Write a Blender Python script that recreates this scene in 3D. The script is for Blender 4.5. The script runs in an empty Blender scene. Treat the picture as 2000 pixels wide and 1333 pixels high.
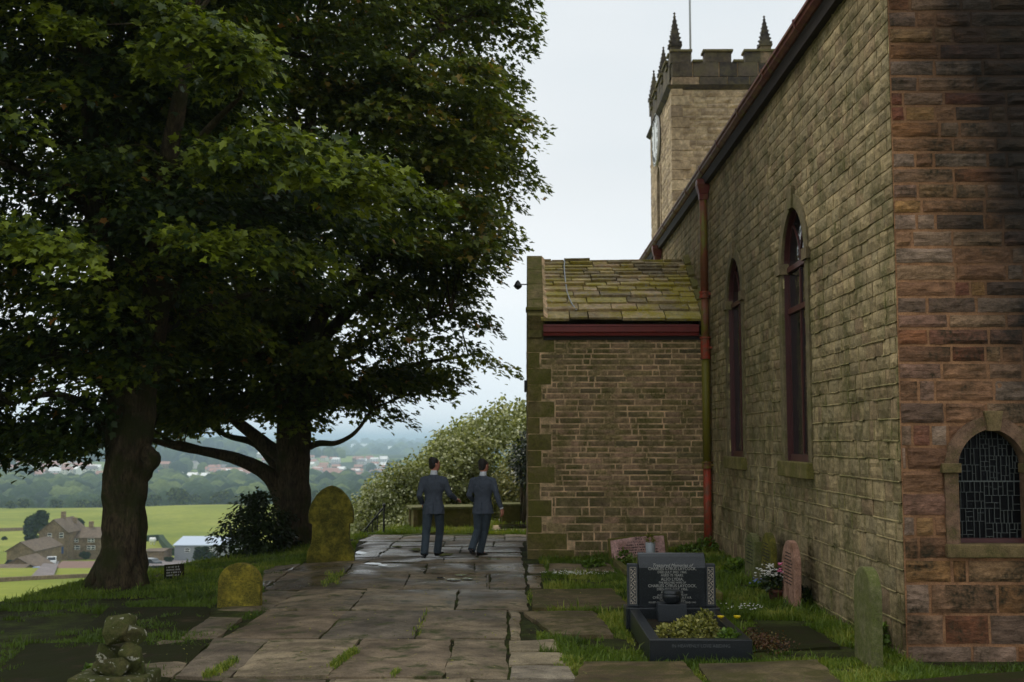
import bpy, bmesh, math, random
import numpy as np
from mathutils import Vector, Matrix, noise
R = math.radians
rnd = random.Random(7)
S = bpy.context.scene
COL = S.collection

# ------------------------------------------------------------------ camera
FPX = 2222.0                      # focal length in pixels of a 2000 px wide frame (40 mm)
TH, PS = math.atan(193 / FPX), math.atan(20 / FPX)
CAM = Vector((0, 0, 1.95))
cd = bpy.data.cameras.new('camera')
cd.lens = 36 * FPX / 2000
cd.sensor_width = 36
cd.clip_start = 0.1
cd.clip_end = 60000
cd.dof.use_dof = True
cd.dof.focus_distance = 12.0
cd.dof.aperture_fstop = 2.8
cam = bpy.data.objects.new('camera', cd)
COL.objects.link(cam)
cam.location = CAM
cam.rotation_euler = (math.pi / 2 + TH, 0, PS)
S.camera = cam
# ------------------------------------------------------------------ sky, sun, exposure
SUN_EL, SUN_AZ = R(52), R(-50)    # azimuth measured from +Y towards +X
w = bpy.data.worlds.new('World')
S.world = w
w.use_nodes = True
nt = w.node_tree
nt.nodes.clear()
wo = nt.nodes.new('ShaderNodeOutputWorld')
bg = nt.nodes.new('ShaderNodeBackground')
sky = nt.nodes.new('ShaderNodeTexSky')
sky.sky_type = 'NISHITA'
sky.sun_disc = False
sky.sun_elevation = SUN_EL
sky.sun_rotation = SUN_AZ
sky.dust_density = 4
tc = nt.nodes.new('ShaderNodeTexCoord')
mp = nt.nodes.new('ShaderNodeMapping')
mp.inputs['Scale'].default_value = (1.0, 1.0, 3.2)
nz = nt.nodes.new('ShaderNodeTexNoise')
nz.inputs['Scale'].default_value = 1.6
nz.inputs['Detail'].default_value = 5
nz.inputs['Roughness'].default_value = 0.45
cr = nt.nodes.new('ShaderNodeValToRGB')
cr.color_ramp.elements[0].position = 0.35
cr.color_ramp.elements[0].color = (6.9, 7.55, 7.95, 1)
cr.color_ramp.elements[1].position = 0.68
cr.color_ramp.elements[1].color = (8.3, 8.6, 8.75, 1)
mx = nt.nodes.new('ShaderNodeMix')
mx.data_type = 'RGBA'
mx.inputs[0].default_value = 0.94
L = nt.links.new
L(tc.outputs['Generated'], mp.inputs['Vector'])
L(mp.outputs[0], nz.inputs['Vector'])
L(nz.outputs['Fac'], cr.inputs[0])
L(sky.outputs[0], mx.inputs[6])
L(cr.outputs[0], mx.inputs[7])
sz_ = nt.nodes.new('ShaderNodeSeparateXYZ')
L(tc.outputs['Generated'], sz_.inputs[0])
hr = nt.nodes.new('ShaderNodeValToRGB')          # thin bright cloud low over the horizon
hr.color_ramp.elements[0].position = 0.0; hr.color_ramp.elements[0].color = (1.16, 1.2, 1.24, 1)
hr.color_ramp.elements[1].position = 0.22; hr.color_ramp.elements[1].color = (1, 1, 1, 1)
L(sz_.outputs[2], hr.inputs[0])
mh = nt.nodes.new('ShaderNodeMix'); mh.data_type = 'RGBA'; mh.blend_type = 'MULTIPLY'; mh.inputs[0].default_value = 1
L(mx.outputs[2], mh.inputs[6]); L(hr.outputs[0], mh.inputs[7])
L(mh.outputs[2], bg.inputs[0])
bg.inputs[1].default_value = 0.089
L(bg.outputs[0], wo.inputs[0])
sd = bpy.data.lights.new('sun', 'SUN')
sd.energy = 1.4
sd.angle = R(14)
sd.color = (1.0, 0.95, 0.86)
so = bpy.data.objects.new('sun', sd)
COL.objects.link(so)
sv = Vector((math.sin(SUN_AZ) * math.cos(SUN_EL), math.cos(SUN_AZ) * math.cos(SUN_EL), math.sin(SUN_EL)))
so.rotation_euler = sv.to_track_quat('Z', 'Y').to_euler()
so.location = (0, 0, 30)
S.view_settings.view_transform = 'Standard'
S.view_settings.look = 'None'
S.view_settings.exposure = 0.3
S.view_settings.gamma = 1.0
S.cycles.volume_bounces = 4
S.cycles.max_bounces = 8
S.cycles.transparent_max_bounces = 12

# ------------------------------------------------------------------ photograph pixel -> point on a real surface
RT = Vector((math.cos(PS), math.sin(PS), 0))
FW = Vector((-math.sin(PS) * math.cos(TH), math.cos(PS) * math.cos(TH), math.sin(TH)))
UP = Vector((math.sin(PS) * math.sin(TH), -math.cos(PS) * math.sin(TH), math.cos(TH)))
def ray(px, py):
    return RT * ((px - 1000) / FPX) + UP * ((666.5 - py) / FPX) + FW
def at_Y(px, py, Y):
    d = ray(px, py); return CAM + d * (Y / d.y)
def at_X(px, py, X):
    d = ray(px, py); return CAM + d * (X / d.x)
def at_z(px, py, z):
    d = ray(px, py); return CAM + d * ((z - CAM.z) / d.z)
def project(p):
    v = Vector(p) - CAM
    w_ = v.dot(FW)
    return 1000 + FPX * v.dot(RT) / w_, 666.5 - FPX * v.dot(UP) / w_

# ------------------------------------------------------------------ the lie of the land
EDGE = [(-9, -60), (-7.6, 0), (-7.3, 14), (-7.0, 19), (-6.6, 22), (-4.9, 26.4), (-3.9, 28.4), (-3.4, 30.5), (0, 32.5), (4, 36), (20, 50), (60, 60), (60, -60)]
VY = [(-60, -7), (0, -7), (30, -7.5), (60, -9.2), (100, -11.5), (160, -17), (200, -20.5), (240, -24.2), (290, -27.0), (350, -29.8), (450, -32), (600, -33.5), (640, -36), (760, -52), (1000, -57), (1500, -55), (2000, -50), (2600, -36), (3300, -75), (6000, -52), (10000, -28), (16000, 6), (30000, 20)]
def ground_np(X, Y):
    X = np.asarray(X, float); Y = np.asarray(Y, float)
    s = np.clip((3.2 - X) / 2.4, 0, 1); s = s * s * (3 - 2 * s)
    z0 = -0.015 * np.clip(Y - 7, 0, 30) * s - 0.035 * np.clip(-X - 2.5, 0, 6)
    z0 = z0 - 0.12 * np.exp(-((X + 6.2) / 1.4) ** 2 - ((Y - 21.5) / 3.0) ** 2)
    d = np.full(X.shape, 1e9)
    inside = np.zeros(X.shape, bool)
    n = len(EDGE)
    for i in range(n):
        ax, ay = EDGE[i]; bx, by = EDGE[(i + 1) % n]
        t = np.clip(((X - ax) * (bx - ax) + (Y - ay) * (by - ay)) / ((bx - ax) ** 2 + (by - ay) ** 2), 0, 1)
        d = np.minimum(d, np.hypot(X - ax - t * (bx - ax), Y - ay - t * (by - ay)))
        c = ((ay > Y) != (by > Y)) & (X < (bx - ax) * (Y - ay) / ((by - ay) if by != ay else 1e-9) + ax)
        inside ^= c
    d = np.where(inside, 0, d)
    v = np.interp(Y, [a for a, b in VY], [b for a, b in VY])
    ang = X / np.maximum(np.abs(Y), 1)
    far = np.clip((Y - 1300) / 900, 0, 1) * np.clip((5200 - Y) / 2600, 0, 1)
    v = v + far * 34 * np.clip((-0.17 - ang) / 0.12, 0, 1)
    mid = np.exp(-((Y - 560) / 120) ** 2)
    v = v + mid * 2.4 * np.clip((ang + 0.45) / 0.3, -1, 1)
    v = v + np.sin(X / 31.0) * np.sin(Y / 43.0) * np.clip((Y - 90) / 300, 0, 1) * 0.5 + far * 6 * np.sin(X / 180.0 + Y / 260.0)
    g = 0.55 * (np.sqrt(d * d + 0.36) - 0.6)
    return np.maximum(np.minimum(v, z0 - 1.5), z0 - g) * (d > 0) + z0 * (d <= 0)
def gz(x, y):
    return float(ground_np(np.array([x]), np.array([y]))[0])
def at_far(px, py, t0=90.0):
    d = ray(px, py); t = t0
    while t < 4000:
        p = CAM + d * t
        if p.z < gz(p.x, p.y): break
        t += 1.0
    return CAM + d * t
def at_g(px, py, lift=0.0):
    d = ray(px, py)
    t = (CAM.z + 0.1) / -d.z if d.z < 0 else 40
    for _ in range(12):
        p = CAM + d * t
        t += (p.z - (gz(p.x, p.y) + lift)) / -d.z * 0.9
    return CAM + d * t

# ------------------------------------------------------------------ objects, properties
def tag(o, label=None, cat=None, group=None, kind=None):
    if label and not 4 <= len(label.split()) <= 16: print('LABEL', len(label.split()), label)
    if label: o['label'] = label
    if cat: o['category'] = cat
    if group: o['group'] = group
    if kind: o['kind'] = kind
    return o
def thing(name, label, cat, loc=(0, 0, 0), rz=0, group=None):
    o = bpy.data.objects.new(name, None)
    o.empty_display_size = 0.3
    COL.objects.link(o)
    o.location = loc
    o.rotation_euler = (0, 0, rz)
    bpy.context.view_layer.update()
    return tag(o, label, cat, group)
def put(o, parent, local=False):
    if parent is not None:
        o.parent = parent
        if not local:
            bpy.context.view_layer.update()
            o.matrix_parent_inverse = parent.matrix_world.inverted()
    return o
class MB:
    """collects faces, then links them as one mesh object"""
    def __init__(s):
        s.v = []; s.f = []; s.t = []; s.m = []; s.tone = 0.5; s.mi = 0
    def face(s, idx, tone=None):
        s.f.append(tuple(idx)); s.t.append(s.tone if tone is None else tone); s.m.append(s.mi)
    def vert(s, p):
        s.v.append((p[0], p[1], p[2])); return len(s.v) - 1
    def poly(s, pts):
        b = len(s.v)
        for p in pts: s.vert(p)
        s.face(range(b, b + len(pts)))
    def box(s, a, b, M=None, jit=0):
        x0, y0, z0 = a; x1, y1, z1 = b
        c = [(x0, y0, z0), (x1, y0, z0), (x1, y1, z0), (x0, y1, z0), (x0, y0, z1), (x1, y0, z1), (x1, y1, z1), (x0, y1, z1)]
        s.hexa(c, M, jit)
    def hexa(s, c, M=None, jit=0):
        i0 = len(s.v)
        for p in c:
            p = Vector(p)
            if jit: p += Vector((rnd.uniform(-jit, jit), rnd.uniform(-jit, jit), rnd.uniform(-jit, jit)))
            if M is not None: p = M @ p
            s.vert(p)
        for q in ((0, 3, 2, 1), (4, 5, 6, 7), (0, 1, 5, 4), (1, 2, 6, 5), (2, 3, 7, 6), (3, 0, 4, 7)):
            s.face([i0 + k for k in q])
    def prism(s, pts, vec):
        """closed outline pts (3D) extruded by vec"""
        n = len(pts); b = len(s.v); vec = Vector(vec)
        for p in pts: s.vert(p)
        for p in pts: s.vert(Vector(p) + vec)
        s.face(list(range(b + n - 1, b - 1, -1))); s.face(range(b + n, b + 2 * n))
        for i in range(n):
            j = (i + 1) % n
            s.face((b + i, b + j, b + n + j, b + n + i))
    def tube(s, pts, rad, n=8, cap=True, wob=0.0, seed=0.0, squash=1.0):
        pts = [Vector(p) for p in pts]
        if not isinstance(rad, (list, tuple)): rad = [rad] * len(pts)
        side = None; rings = []
        for i, p in enumerate(pts):
            t = (pts[min(i + 1, len(pts) - 1)] - pts[max(i - 1, 0)])
            if t.length < 1e-9: t = Vector((0, 0, 1))
            t.normalize()
            if side is None:
                side = t.orthogonal().normalized()
            side = (side - t * side.dot(t))
            side = side.normalized() if side.length > 1e-6 else t.orthogonal().normalized()
            up = t.cross(side)
            ring = []
            for k in range(n):
                a = 2 * math.pi * k / n
                r = rad[i]
                if wob:
                    r *= 1 + wob * noise.noise(Vector((math.cos(a) * 1.6 + seed, math.sin(a) * 1.6, i * 0.35))) + wob * 0.5 * noise.noise(Vector((math.cos(a) * 4 + seed, math.sin(a) * 4, i * 0.9)))
                ring.append(s.vert(p + (side * math.cos(a) + up * math.sin(a) * squash) * r))
            rings.append(ring)
        for a, b in zip(rings, rings[1:]):
            for k in range(n):
                s.face((a[k], a[(k + 1) % n], b[(k + 1) % n], b[k]))
        if cap:
            s.face(rings[0][::-1]); s.face(rings[-1])
    def lathe(s, c, prof, n=16):
        c = Vector(c); rings = []
        for r, z in prof:
            rings.append([s.vert(c + Vector((math.cos(2 * math.pi * k / n) * r, math.sin(2 * math.pi * k / n) * r, z))) for k in range(n)])
        for a, b in zip(rings, rings[1:]):
            for k in range(n): s.face((a[k], a[(k + 1) % n], b[(k + 1) % n], b[k]))
        s.face(rings[0][::-1]); s.face(rings[-1])
    def build(s, name, mats, parent=None, smooth=False, local=False, bevel=0):
        me = bpy.data.meshes.new(name)
        me.from_pydata(s.v, [], s.f)
        for m in (mats if isinstance(mats, (list, tuple)) else [mats]): me.materials.append(m)
        me.polygons.foreach_set('material_index', s.m)
        if smooth: me.polygons.foreach_set('use_smooth', [True] * len(s.f))
        at = me.attributes.new('tone', 'FLOAT', 'FACE')
        at.data.foreach_set('value', s.t)
        me.update()
        o = bpy.data.objects.new(name, me)
        COL.objects.link(o)
        if bevel:
            md = o.modifiers.new('bevel', 'BEVEL'); md.width = bevel; md.segments = 2; md.limit_method = 'ANGLE'
        return put(o, parent, local)
def np_mesh(name, verts, loops, starts, totals, mats, tone=None, mi=None, parent=None, smooth=False):
    me = bpy.data.meshes.new(name)
    me.vertices.add(len(verts)); me.vertices.foreach_set('co', np.asarray(verts, np.float32).ravel())
    me.loops.add(len(loops)); me.loops.foreach_set('vertex_index', np.asarray(loops, np.int32))
    me.polygons.add(len(starts)); me.polygons.foreach_set('loop_start', np.asarray(starts, np.int32))
    me.polygons.foreach_set('loop_total', np.asarray(totals, np.int32))
    for m in (mats if isinstance(mats, (list, tuple)) else [mats]): me.materials.append(m)
    if mi is not None: me.polygons.foreach_set('material_index', np.asarray(mi, np.int32))
    if smooth: me.polygons.foreach_set('use_smooth', np.ones(len(starts), bool))
    if tone is not None:
        at = me.attributes.new('tone', 'FLOAT', 'FACE'); at.data.foreach_set('value', np.asarray(tone, np.float32))
    me.update(calc_edges=True); me.validate()
    o = bpy.data.objects.new(name, me)
    COL.objects.link(o)
    return put(o, parent)

# ------------------------------------------------------------------ materials
def srgb(r, g, b):
    f = lambda c: ((c / 255) / 12.92 if c / 255 <= 0.04045 else ((c / 255 + 0.055) / 1.055) ** 2.4)
    return (f(r), f(g), f(b), 1)
class NT:
    def __init__(s, name):
        s.m = bpy.data.materials.new(name); s.m.use_nodes = True
        s.t = s.m.node_tree; s.t.nodes.clear()
        s.out = s.n('ShaderNodeOutputMaterial')
        s.b = s.n('ShaderNodeBsdfPrincipled')
        s.l(s.b.outputs[0], s.out.inputs[0])
        s.pos = s.n('ShaderNodeNewGeometry').outputs['Position']
    def n(s, t): return s.t.nodes.new(t)
    def l(s, a, b): s.t.links.new(a, b)
    def noise(s, scale, detail=4, rough=0.55, stretch=None, dist=0.0):
        v = s.pos
        if stretch:
            mp_ = s.n('ShaderNodeMapping'); mp_.inputs['Scale'].default_value = stretch; s.l(v, mp_.inputs['Vector']); v = mp_.outputs[0]
        q = s.n('ShaderNodeTexNoise'); q.inputs['Scale'].default_value = scale; q.inputs['Detail'].default_value = detail
        q.inputs['Roughness'].default_value = rough; q.inputs['Distortion'].default_value = dist
        s.l(v, q.inputs['Vector']); return q.outputs['Fac']
    def ramp(s, fac, stops, ease=False):
        q = s.n('ShaderNodeValToRGB'); e = q.color_ramp.elements
        if ease: q.color_ramp.interpolation = 'EASE'
        while len(e) < len(stops): e.new(0.5)
        for k, (p, c) in enumerate(stops):
            e[k].position = p; e[k].color = c if len(c) == 4 else (*c, 1)
        s.l(fac, q.inputs[0]); return q.outputs[0]
    def mix(s, fac, a, b, mode='MIX'):
        q = s.n('ShaderNodeMix'); q.data_type = 'RGBA'; q.blend_type = mode
        for v, i in ((fac, 0), (a, 6), (b, 7)):
            if isinstance(v, (int, float)): q.inputs[i].default_value = v
            elif isinstance(v, tuple): q.inputs[i].default_value = v
            else: s.l(v, q.inputs[i])
        return q.outputs[2]
    def attr(s, name='tone'):
        q = s.n('ShaderNodeAttribute'); q.attribute_name = name; return q.outputs['Fac']
    def math(s, op, a, b=0.0):
        q = s.n('ShaderNodeMath'); q.operation = op
        for v, i in ((a, 0), (b, 1)):
            if isinstance(v, (int, float)): q.inputs[i].default_value = v
            else: s.l(v, q.inputs[i])
        return q.outputs[0]
    def xyz(s):
        q = s.n('ShaderNodeSeparateXYZ'); s.l(s.pos, q.inputs[0]); return q.outputs
    def bump(s, h, strength=0.5, dist=0.02, prev=None):
        q = s.n('ShaderNodeBump'); q.inputs['Strength'].default_value = strength; q.inputs['Distance'].default_value = dist
        s.l(h, q.inputs['Height'])
        if prev: s.l(prev, q.inputs['Normal'])
        return q.outputs[0]
    def done(s, col=None, rough=None, normal=None, spec=None):
        for v, k in ((col, 'Base Color'), (rough, 'Roughness'), (spec, 'Specular IOR Level')):
            if v is None: continue
            if isinstance(v, (int, float, tuple)): s.b.inputs[k].default_value = v
            else: s.l(v, s.b.inputs[k])
        if normal: s.l(normal, s.b.inputs['Normal'])
        return s.m
W0, W1 = (0, 0, 0, 1), (1, 1, 1, 1)
def stone(name, tones, moss=None, moss_amt=0.5, dark=0.5, scale=1.0, bump=0.6, grain=(1, 1, 1), rough=0.9, dark_right=False, lichen=0.0, bd=0.012):
    q = NT(name)
    c = q.ramp(q.attr(), [(i / max(1, len(tones) - 1), t) for i, t in enumerate(tones)])
    a = q.noise(9 * scale, 6, 0.65, grain)
    c = q.mix(1.0, c, q.ramp(a, [(0.25, (0.45, 0.43, 0.4)), (0.5, (1, 1, 1)), (0.78, (1.5, 1.47, 1.4))]), 'MULTIPLY')
    b_ = q.noise(1.1 * scale, 5, 0.6)
    c = q.mix(dark, c, q.ramp(b_, [(0.35, (0.4, 0.38, 0.34)), (0.62, (1.1, 1.1, 1.1))]), 'MULTIPLY')
    if moss:
        mk = q.ramp(q.noise(2.3 * scale, 6, 0.68), [(0.5 - moss_amt * 0.25, W0), (0.5 - moss_amt * 0.25 + 0.16, W1)])
        mm = q.ramp(q.noise(30 * scale, 3), [(0.3, (0.35, 0.35, 0.35)), (0.65, (1, 1, 1))])
        c = q.mix(q.math('MULTIPLY', mk, mm), c, moss)
    gr_ = q.noise(75 * max(.4, scale), 5, 0.75, grain)
    c = q.mix(0.8, c, q.ramp(gr_, [(0.32, (0.52, 0.5, 0.48)), (0.5, (1, 1, 1)), (0.68, (1.5, 1.48, 1.42))]), 'MULTIPLY')
    if lichen:
        c = q.mix(q.ramp(q.noise(14, 3, 0.7), [(0.66 - lichen * 0.1, W0), (0.69 - lichen * 0.1, W1)]), c, srgb(165, 160, 140))
    if dark_right:  # wall colour goes nearly black towards the right and the top, ragged edge
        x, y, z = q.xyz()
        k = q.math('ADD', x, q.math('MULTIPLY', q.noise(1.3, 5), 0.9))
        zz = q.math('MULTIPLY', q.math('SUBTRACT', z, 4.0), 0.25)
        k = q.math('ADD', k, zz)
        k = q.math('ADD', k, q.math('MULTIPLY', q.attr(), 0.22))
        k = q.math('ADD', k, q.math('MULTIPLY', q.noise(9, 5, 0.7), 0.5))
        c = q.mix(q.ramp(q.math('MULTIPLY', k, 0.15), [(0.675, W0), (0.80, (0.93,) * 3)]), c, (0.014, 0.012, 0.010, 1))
    hgt = q.noise(34 * scale, 8, 0.75, grain)
    nn = q.bump(hgt, bump, bd)
    nn = q.bump(a, bump, bd * 2.5, nn)
    return q.done(c, rough, nn, 0.3)
M = {}
M['nave'] = stone('nave_stone', [srgb(136, 120, 88), srgb(162, 144, 108), srgb(148, 134, 102), srgb(172, 152, 114), srgb(142, 120, 92)], srgb(88, 84, 44), 0.12, 0.45)
M['nave_mortar'] = stone('nave_mortar', [srgb(164, 148, 108)] * 2, srgb(100, 100, 52), 0.25, 0.5, 1.0)
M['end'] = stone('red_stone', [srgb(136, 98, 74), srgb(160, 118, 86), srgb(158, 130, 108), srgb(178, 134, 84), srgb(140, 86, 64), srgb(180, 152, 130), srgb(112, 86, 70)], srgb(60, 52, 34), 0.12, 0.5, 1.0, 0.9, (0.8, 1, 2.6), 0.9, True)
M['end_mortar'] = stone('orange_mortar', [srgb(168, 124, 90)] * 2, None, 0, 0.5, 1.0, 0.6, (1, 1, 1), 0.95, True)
M['porch'] = stone('porch_stone', [srgb(148, 128, 88), srgb(162, 140, 100), srgb(176, 142, 114), srgb(128, 116, 80), srgb(168, 138, 110), srgb(108, 98, 70)], srgb(90, 88, 40), 0.2, 0.45, 1.4)
M['porch_mortar'] = stone('pink_mortar', [srgb(224, 188, 148)] * 2, srgb(110, 104, 58), 0.2, 0.35)
M['quoin'] = stone('mossy_dressed_stone', [srgb(128, 114, 72), srgb(112, 104, 58), srgb(140, 122, 84)], srgb(96, 94, 34), 0.4, 0.5, 1.2, 0.35)
M['dressed'] = stone('dressed_stone', [srgb(134, 116, 88), srgb(120, 108, 80), srgb(112, 104, 72)], srgb(96, 94, 50), 0.1, 0.4, 1.2, 0.35)
M['red_dressed'] = stone('brown_dressed_stone', [srgb(134, 104, 84), srgb(118, 92, 72), srgb(124, 106, 70)], srgb(84, 78, 40), 0.1, 0.4, 1.2, 0.35)
M['tower'] = stone('tower_stone', [srgb(206, 182, 150), srgb(182, 160, 132), srgb(214, 192, 160), srgb(160, 140, 118)], srgb(124, 106, 84), 0.12, 0.55, 0.8, 0.8)
M['tower_mortar'] = stone('tower_mortar', [srgb(196, 176, 140)] * 2, None, 0, 0.3)
M['black_stone'] = stone('sooty_stone', [srgb(94, 84, 74), srgb(66, 60, 58), srgb(168, 144, 118), srgb(88, 78, 68)], srgb(104, 96, 70), 0.2, 0.6, 1.0, 0.5)
M['slate'] = stone('stone_slate', [srgb(196, 166, 134), srgb(164, 146, 108), srgb(136, 122, 98), srgb(204, 178, 146), srgb(176, 162, 100)], srgb(164, 148, 30), 0.22, 0.5, 0.8, 0.8, (1, 1, 1), 0.9, False, 0.5)
M['gravestone'] = stone('green_gravestone', [srgb(150, 136, 48), srgb(126, 118, 42)], srgb(64, 66, 24), 0.4, 0.7, 1.8, 0.5)
M['yellow_gravestone'] = stone('yellow_gravestone', [srgb(164, 146, 50), srgb(148, 134, 46)], srgb(72, 70, 24), 0.45, 0.7, 2.5, 0.5)
M['grey_gravestone'] = stone('grey_gravestone', [srgb(132, 126, 92), srgb(118, 116, 78)], srgb(88, 94, 40), 0.5, 0.5, 1.8, 0.5)
M['pink_stone'] = stone('pink_stone', [srgb(212, 170, 164), srgb(200, 156, 146)], srgb(150, 110, 98), 0.12, 0.3, 1.8, 0.3)
M['salmon_stone'] = stone('salmon_stone', [srgb(176, 138, 120), srgb(168, 122, 98)], srgb(120, 84, 60), 0.12, 0.3, 1.8, 0.5)
M['rubble'] = stone('lichened_rubble', [srgb(92, 88, 50), srgb(110, 102, 64), srgb(76, 74, 44)], srgb(70, 78, 28), 0.5, 0.6, 2.5, 0.8, (1, 1, 1), 0.9, False, 0.6)
def flag_mat(name, tones, wet=True, moss=0.25, mosscol=srgb(70, 74, 32)):
    q = NT(name)
    c = q.ramp(q.attr(), [(i / (len(tones) - 1), t) for i, t in enumerate(tones)])
    a = q.noise(5, 8, 0.7)
    c = q.mix(1.0, c, q.ramp(a, [(0.3, (0.5, 0.47, 0.44)), (0.5, (1, 1, 1)), (0.75, (1.4, 1.36, 1.3))]), 'MULTIPLY')
    big = q.noise(1.3, 5, 0.6)
    c = q.mix(0.8, c, q.ramp(big, [(0.38, (0.42, 0.4, 0.38)), (0.6, (1.1, 1.08, 1.05))]), 'MULTIPLY')
    c = q.mix(q.ramp(q.noise(3.1, 7, 0.7), [(0.6 - moss * 0.3, W0), (0.72 - moss * 0.3, W1)]), c, mosscol)
    c = q.mix(q.ramp(q.noise(60, 2, 0.5), [(0.68, W0), (0.71, W1)]), c, srgb(64, 48, 26))
    wetm = q.ramp(q.noise(0.75, 4, 0.5, None, 0.3), [(0.42, W1), (0.62, W0)])
    c = q.mix(0.8, c, q.ramp(q.noise(70, 6, 0.75), [(0.32, (0.5, 0.48, 0.46)), (0.5, (1, 1, 1)), (0.68, (1.5, 1.46, 1.4))]), 'MULTIPLY')
    if wet:
        x_, y_, z_ = q.xyz()
        wetm = q.math('MULTIPLY', wetm, q.ramp(q.math('MULTIPLY', y_, 0.04), [(0.46, (0.12,) * 3), (0.64, W1)]))
        c = q.mix(q.math('MULTIPLY', wetm, 0.45), c, (0.02, 0.018, 0.016, 1))
        rg = q.ramp(wetm, [(0.0, (0.8,) * 3), (0.6, (0.5,) * 3), (1.0, (0.24,) * 3)])
    else: rg = 0.85
    hh = q.noise(24, 9, 0.72)
    nn = q.bump(hh, 0.55, 0.008); nn = q.bump(a, 0.5, 0.03, nn)
    return q.done(c, rg, nn, 0.28)
q = None
M['flag'] = flag_mat('wet_flagstone', [srgb(148, 131, 106), srgb(126, 112, 92), srgb(166, 148, 120), srgb(136, 118, 96), srgb(122, 110, 94)])
M['paleflag'] = flag_mat('pale_flagstone', [srgb(152, 140, 122), srgb(176, 158, 122)], False, 0.0)
M['ledger'] = flag_mat('mossy_ledger_stone', [srgb(112, 94, 64), srgb(98, 86, 58), srgb(120, 104, 78)], False, 0.5, srgb(78, 72, 34))
M['darkledger'] = flag_mat('dark_ledger_stone', [srgb(74, 62, 46), srgb(58, 50, 38)], False, 0.8, srgb(44, 46, 22))
M['darkledger'].node_tree.nodes['Principled BSDF'].inputs['Specular IOR Level'].default_value = 0.08
def plain(name, col, rough=0.5, metal=0, spec=0.5, bump=0, bscale=60, var=0.0, coat=0):
    q = NT(name)
    c = col
    if var: c = q.mix(1.0, col, q.ramp(q.noise(6, 6, 0.65), [(0.3, (1 - var,) * 3), (0.7, (1 + var,) * 3)]), 'MULTIPLY')
    q.b.inputs['Metallic'].default_value = metal
    q.b.inputs['Coat Weight'].default_value = coat
    return q.done(c, rough, q.bump(q.noise(bscale, 5, 0.6), bump, 0.005) if bump else None, spec)
def rusty(name, col, algae=0.0, rust=0.3):
    q = NT(name)
    c = q.mix(q.ramp(q.noise(7, 7, 0.7), [(0.5 - rust * 0.3, W0), (0.66 - rust * 0.3, W1)]), col, srgb(120, 74, 48))
    if algae: c = q.mix(q.ramp(q.noise(5, 5, 0.7, (1, 1, 0.35)), [(0.62 - algae * 0.5, W0), (0.74 - algae * 0.5, W1)]), c, srgb(112, 104, 28))
    return q.done(c, 0.55, q.bump(q.noise(50, 6), 0.4, 0.004), 0.4)
M['iron'] = rusty('maroon_iron', srgb(112, 48, 42), 0.0, 0.15)
M['iron_old'] = rusty('rusty_iron', srgb(136, 72, 50), 0.3, 0.5)
M['iron_green'] = rusty('algae_iron', srgb(140, 76, 44), 0.72, 0.3)
M['iron_red'] = rusty('orange_red_iron', srgb(168, 60, 36), 0.0, 0.25)
M['gutter'] = rusty('dark_gutter', srgb(98, 44, 42), 0.15, 0.25)
M['soffit'] = plain('dark_eaves', srgb(44, 34, 28), 0.8, bump=0.4, var=0.3)
M['red_gutter'] = plain('red_gutter_paint', srgb(128, 46, 40), 0.45, var=0.15)
M['frame'] = plain('purple_brown_paint', srgb(78, 40, 38), 0.4, bump=0.2, var=0.2)
M['reveal'] = plain('flaking_reveal', srgb(150, 120, 100), 0.9, bump=0.5, var=0.4)
def glass_mat(name, col=(0.01, 0.012, 0.013, 1), rough=0.04, wav=0.25):
    q = NT(name)
    return q.done(col, rough, q.bump(q.noise(3.5, 2), wav, 0.02), 0.6)
M['glass'] = glass_mat('window_glass', wav=.7)
M['lead_glass'] = glass_mat('leaded_glass', (0.003, 0.003, 0.004, 1), 0.45, 0.3)
M['lead_glass'].node_tree.nodes['Principled BSDF'].inputs['Specular IOR Level'].default_value = 0.12
M['lead'] = plain('lead', srgb(84, 88, 84), 0.6)
M['granite'] = None
q = NT('black_granite')
c = q.ramp(q.noise(240, 2, 0.5), [(0.45, srgb(22, 25, 27)), (0.62, srgb(36, 40, 43)), (0.72, srgb(92, 98, 104))])
M['granite'] = q.done(c, 0.28, q.bump(q.noise(60, 2), 0.03, 0.002), 0.5)
q = NT('black_granite_rough')
M['granite_side'] = q.done(q.ramp(q.noise(160, 3, 0.5), [(0.4, srgb(34, 37, 40)), (0.7, srgb(70, 74, 78))]), 0.5, q.bump(q.noise(90, 3), 0.2, 0.003), 0.4)
M['letter'] = plain('grey_lettering', srgb(172, 170, 162), 0.7)
M['ivory'] = plain('pale_carving', srgb(178, 166, 148), 0.8)
M['dark_letter'] = plain('black_lettering', srgb(40, 34, 32), 0.8)
M['clock'] = plain('white_clock_face', srgb(226, 228, 230), 0.5)
M['black_metal'] = plain('black_metal', (0.012, 0.012, 0.013, 1), 0.45)
M['pole'] = plain('grey_pole', srgb(176, 180, 184), 0.5)
M['soil'] = stone('soil', [srgb(52, 40, 28)] * 2, srgb(38, 42, 18), 0.3, 0.6, 2.0, 1.0)
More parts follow.
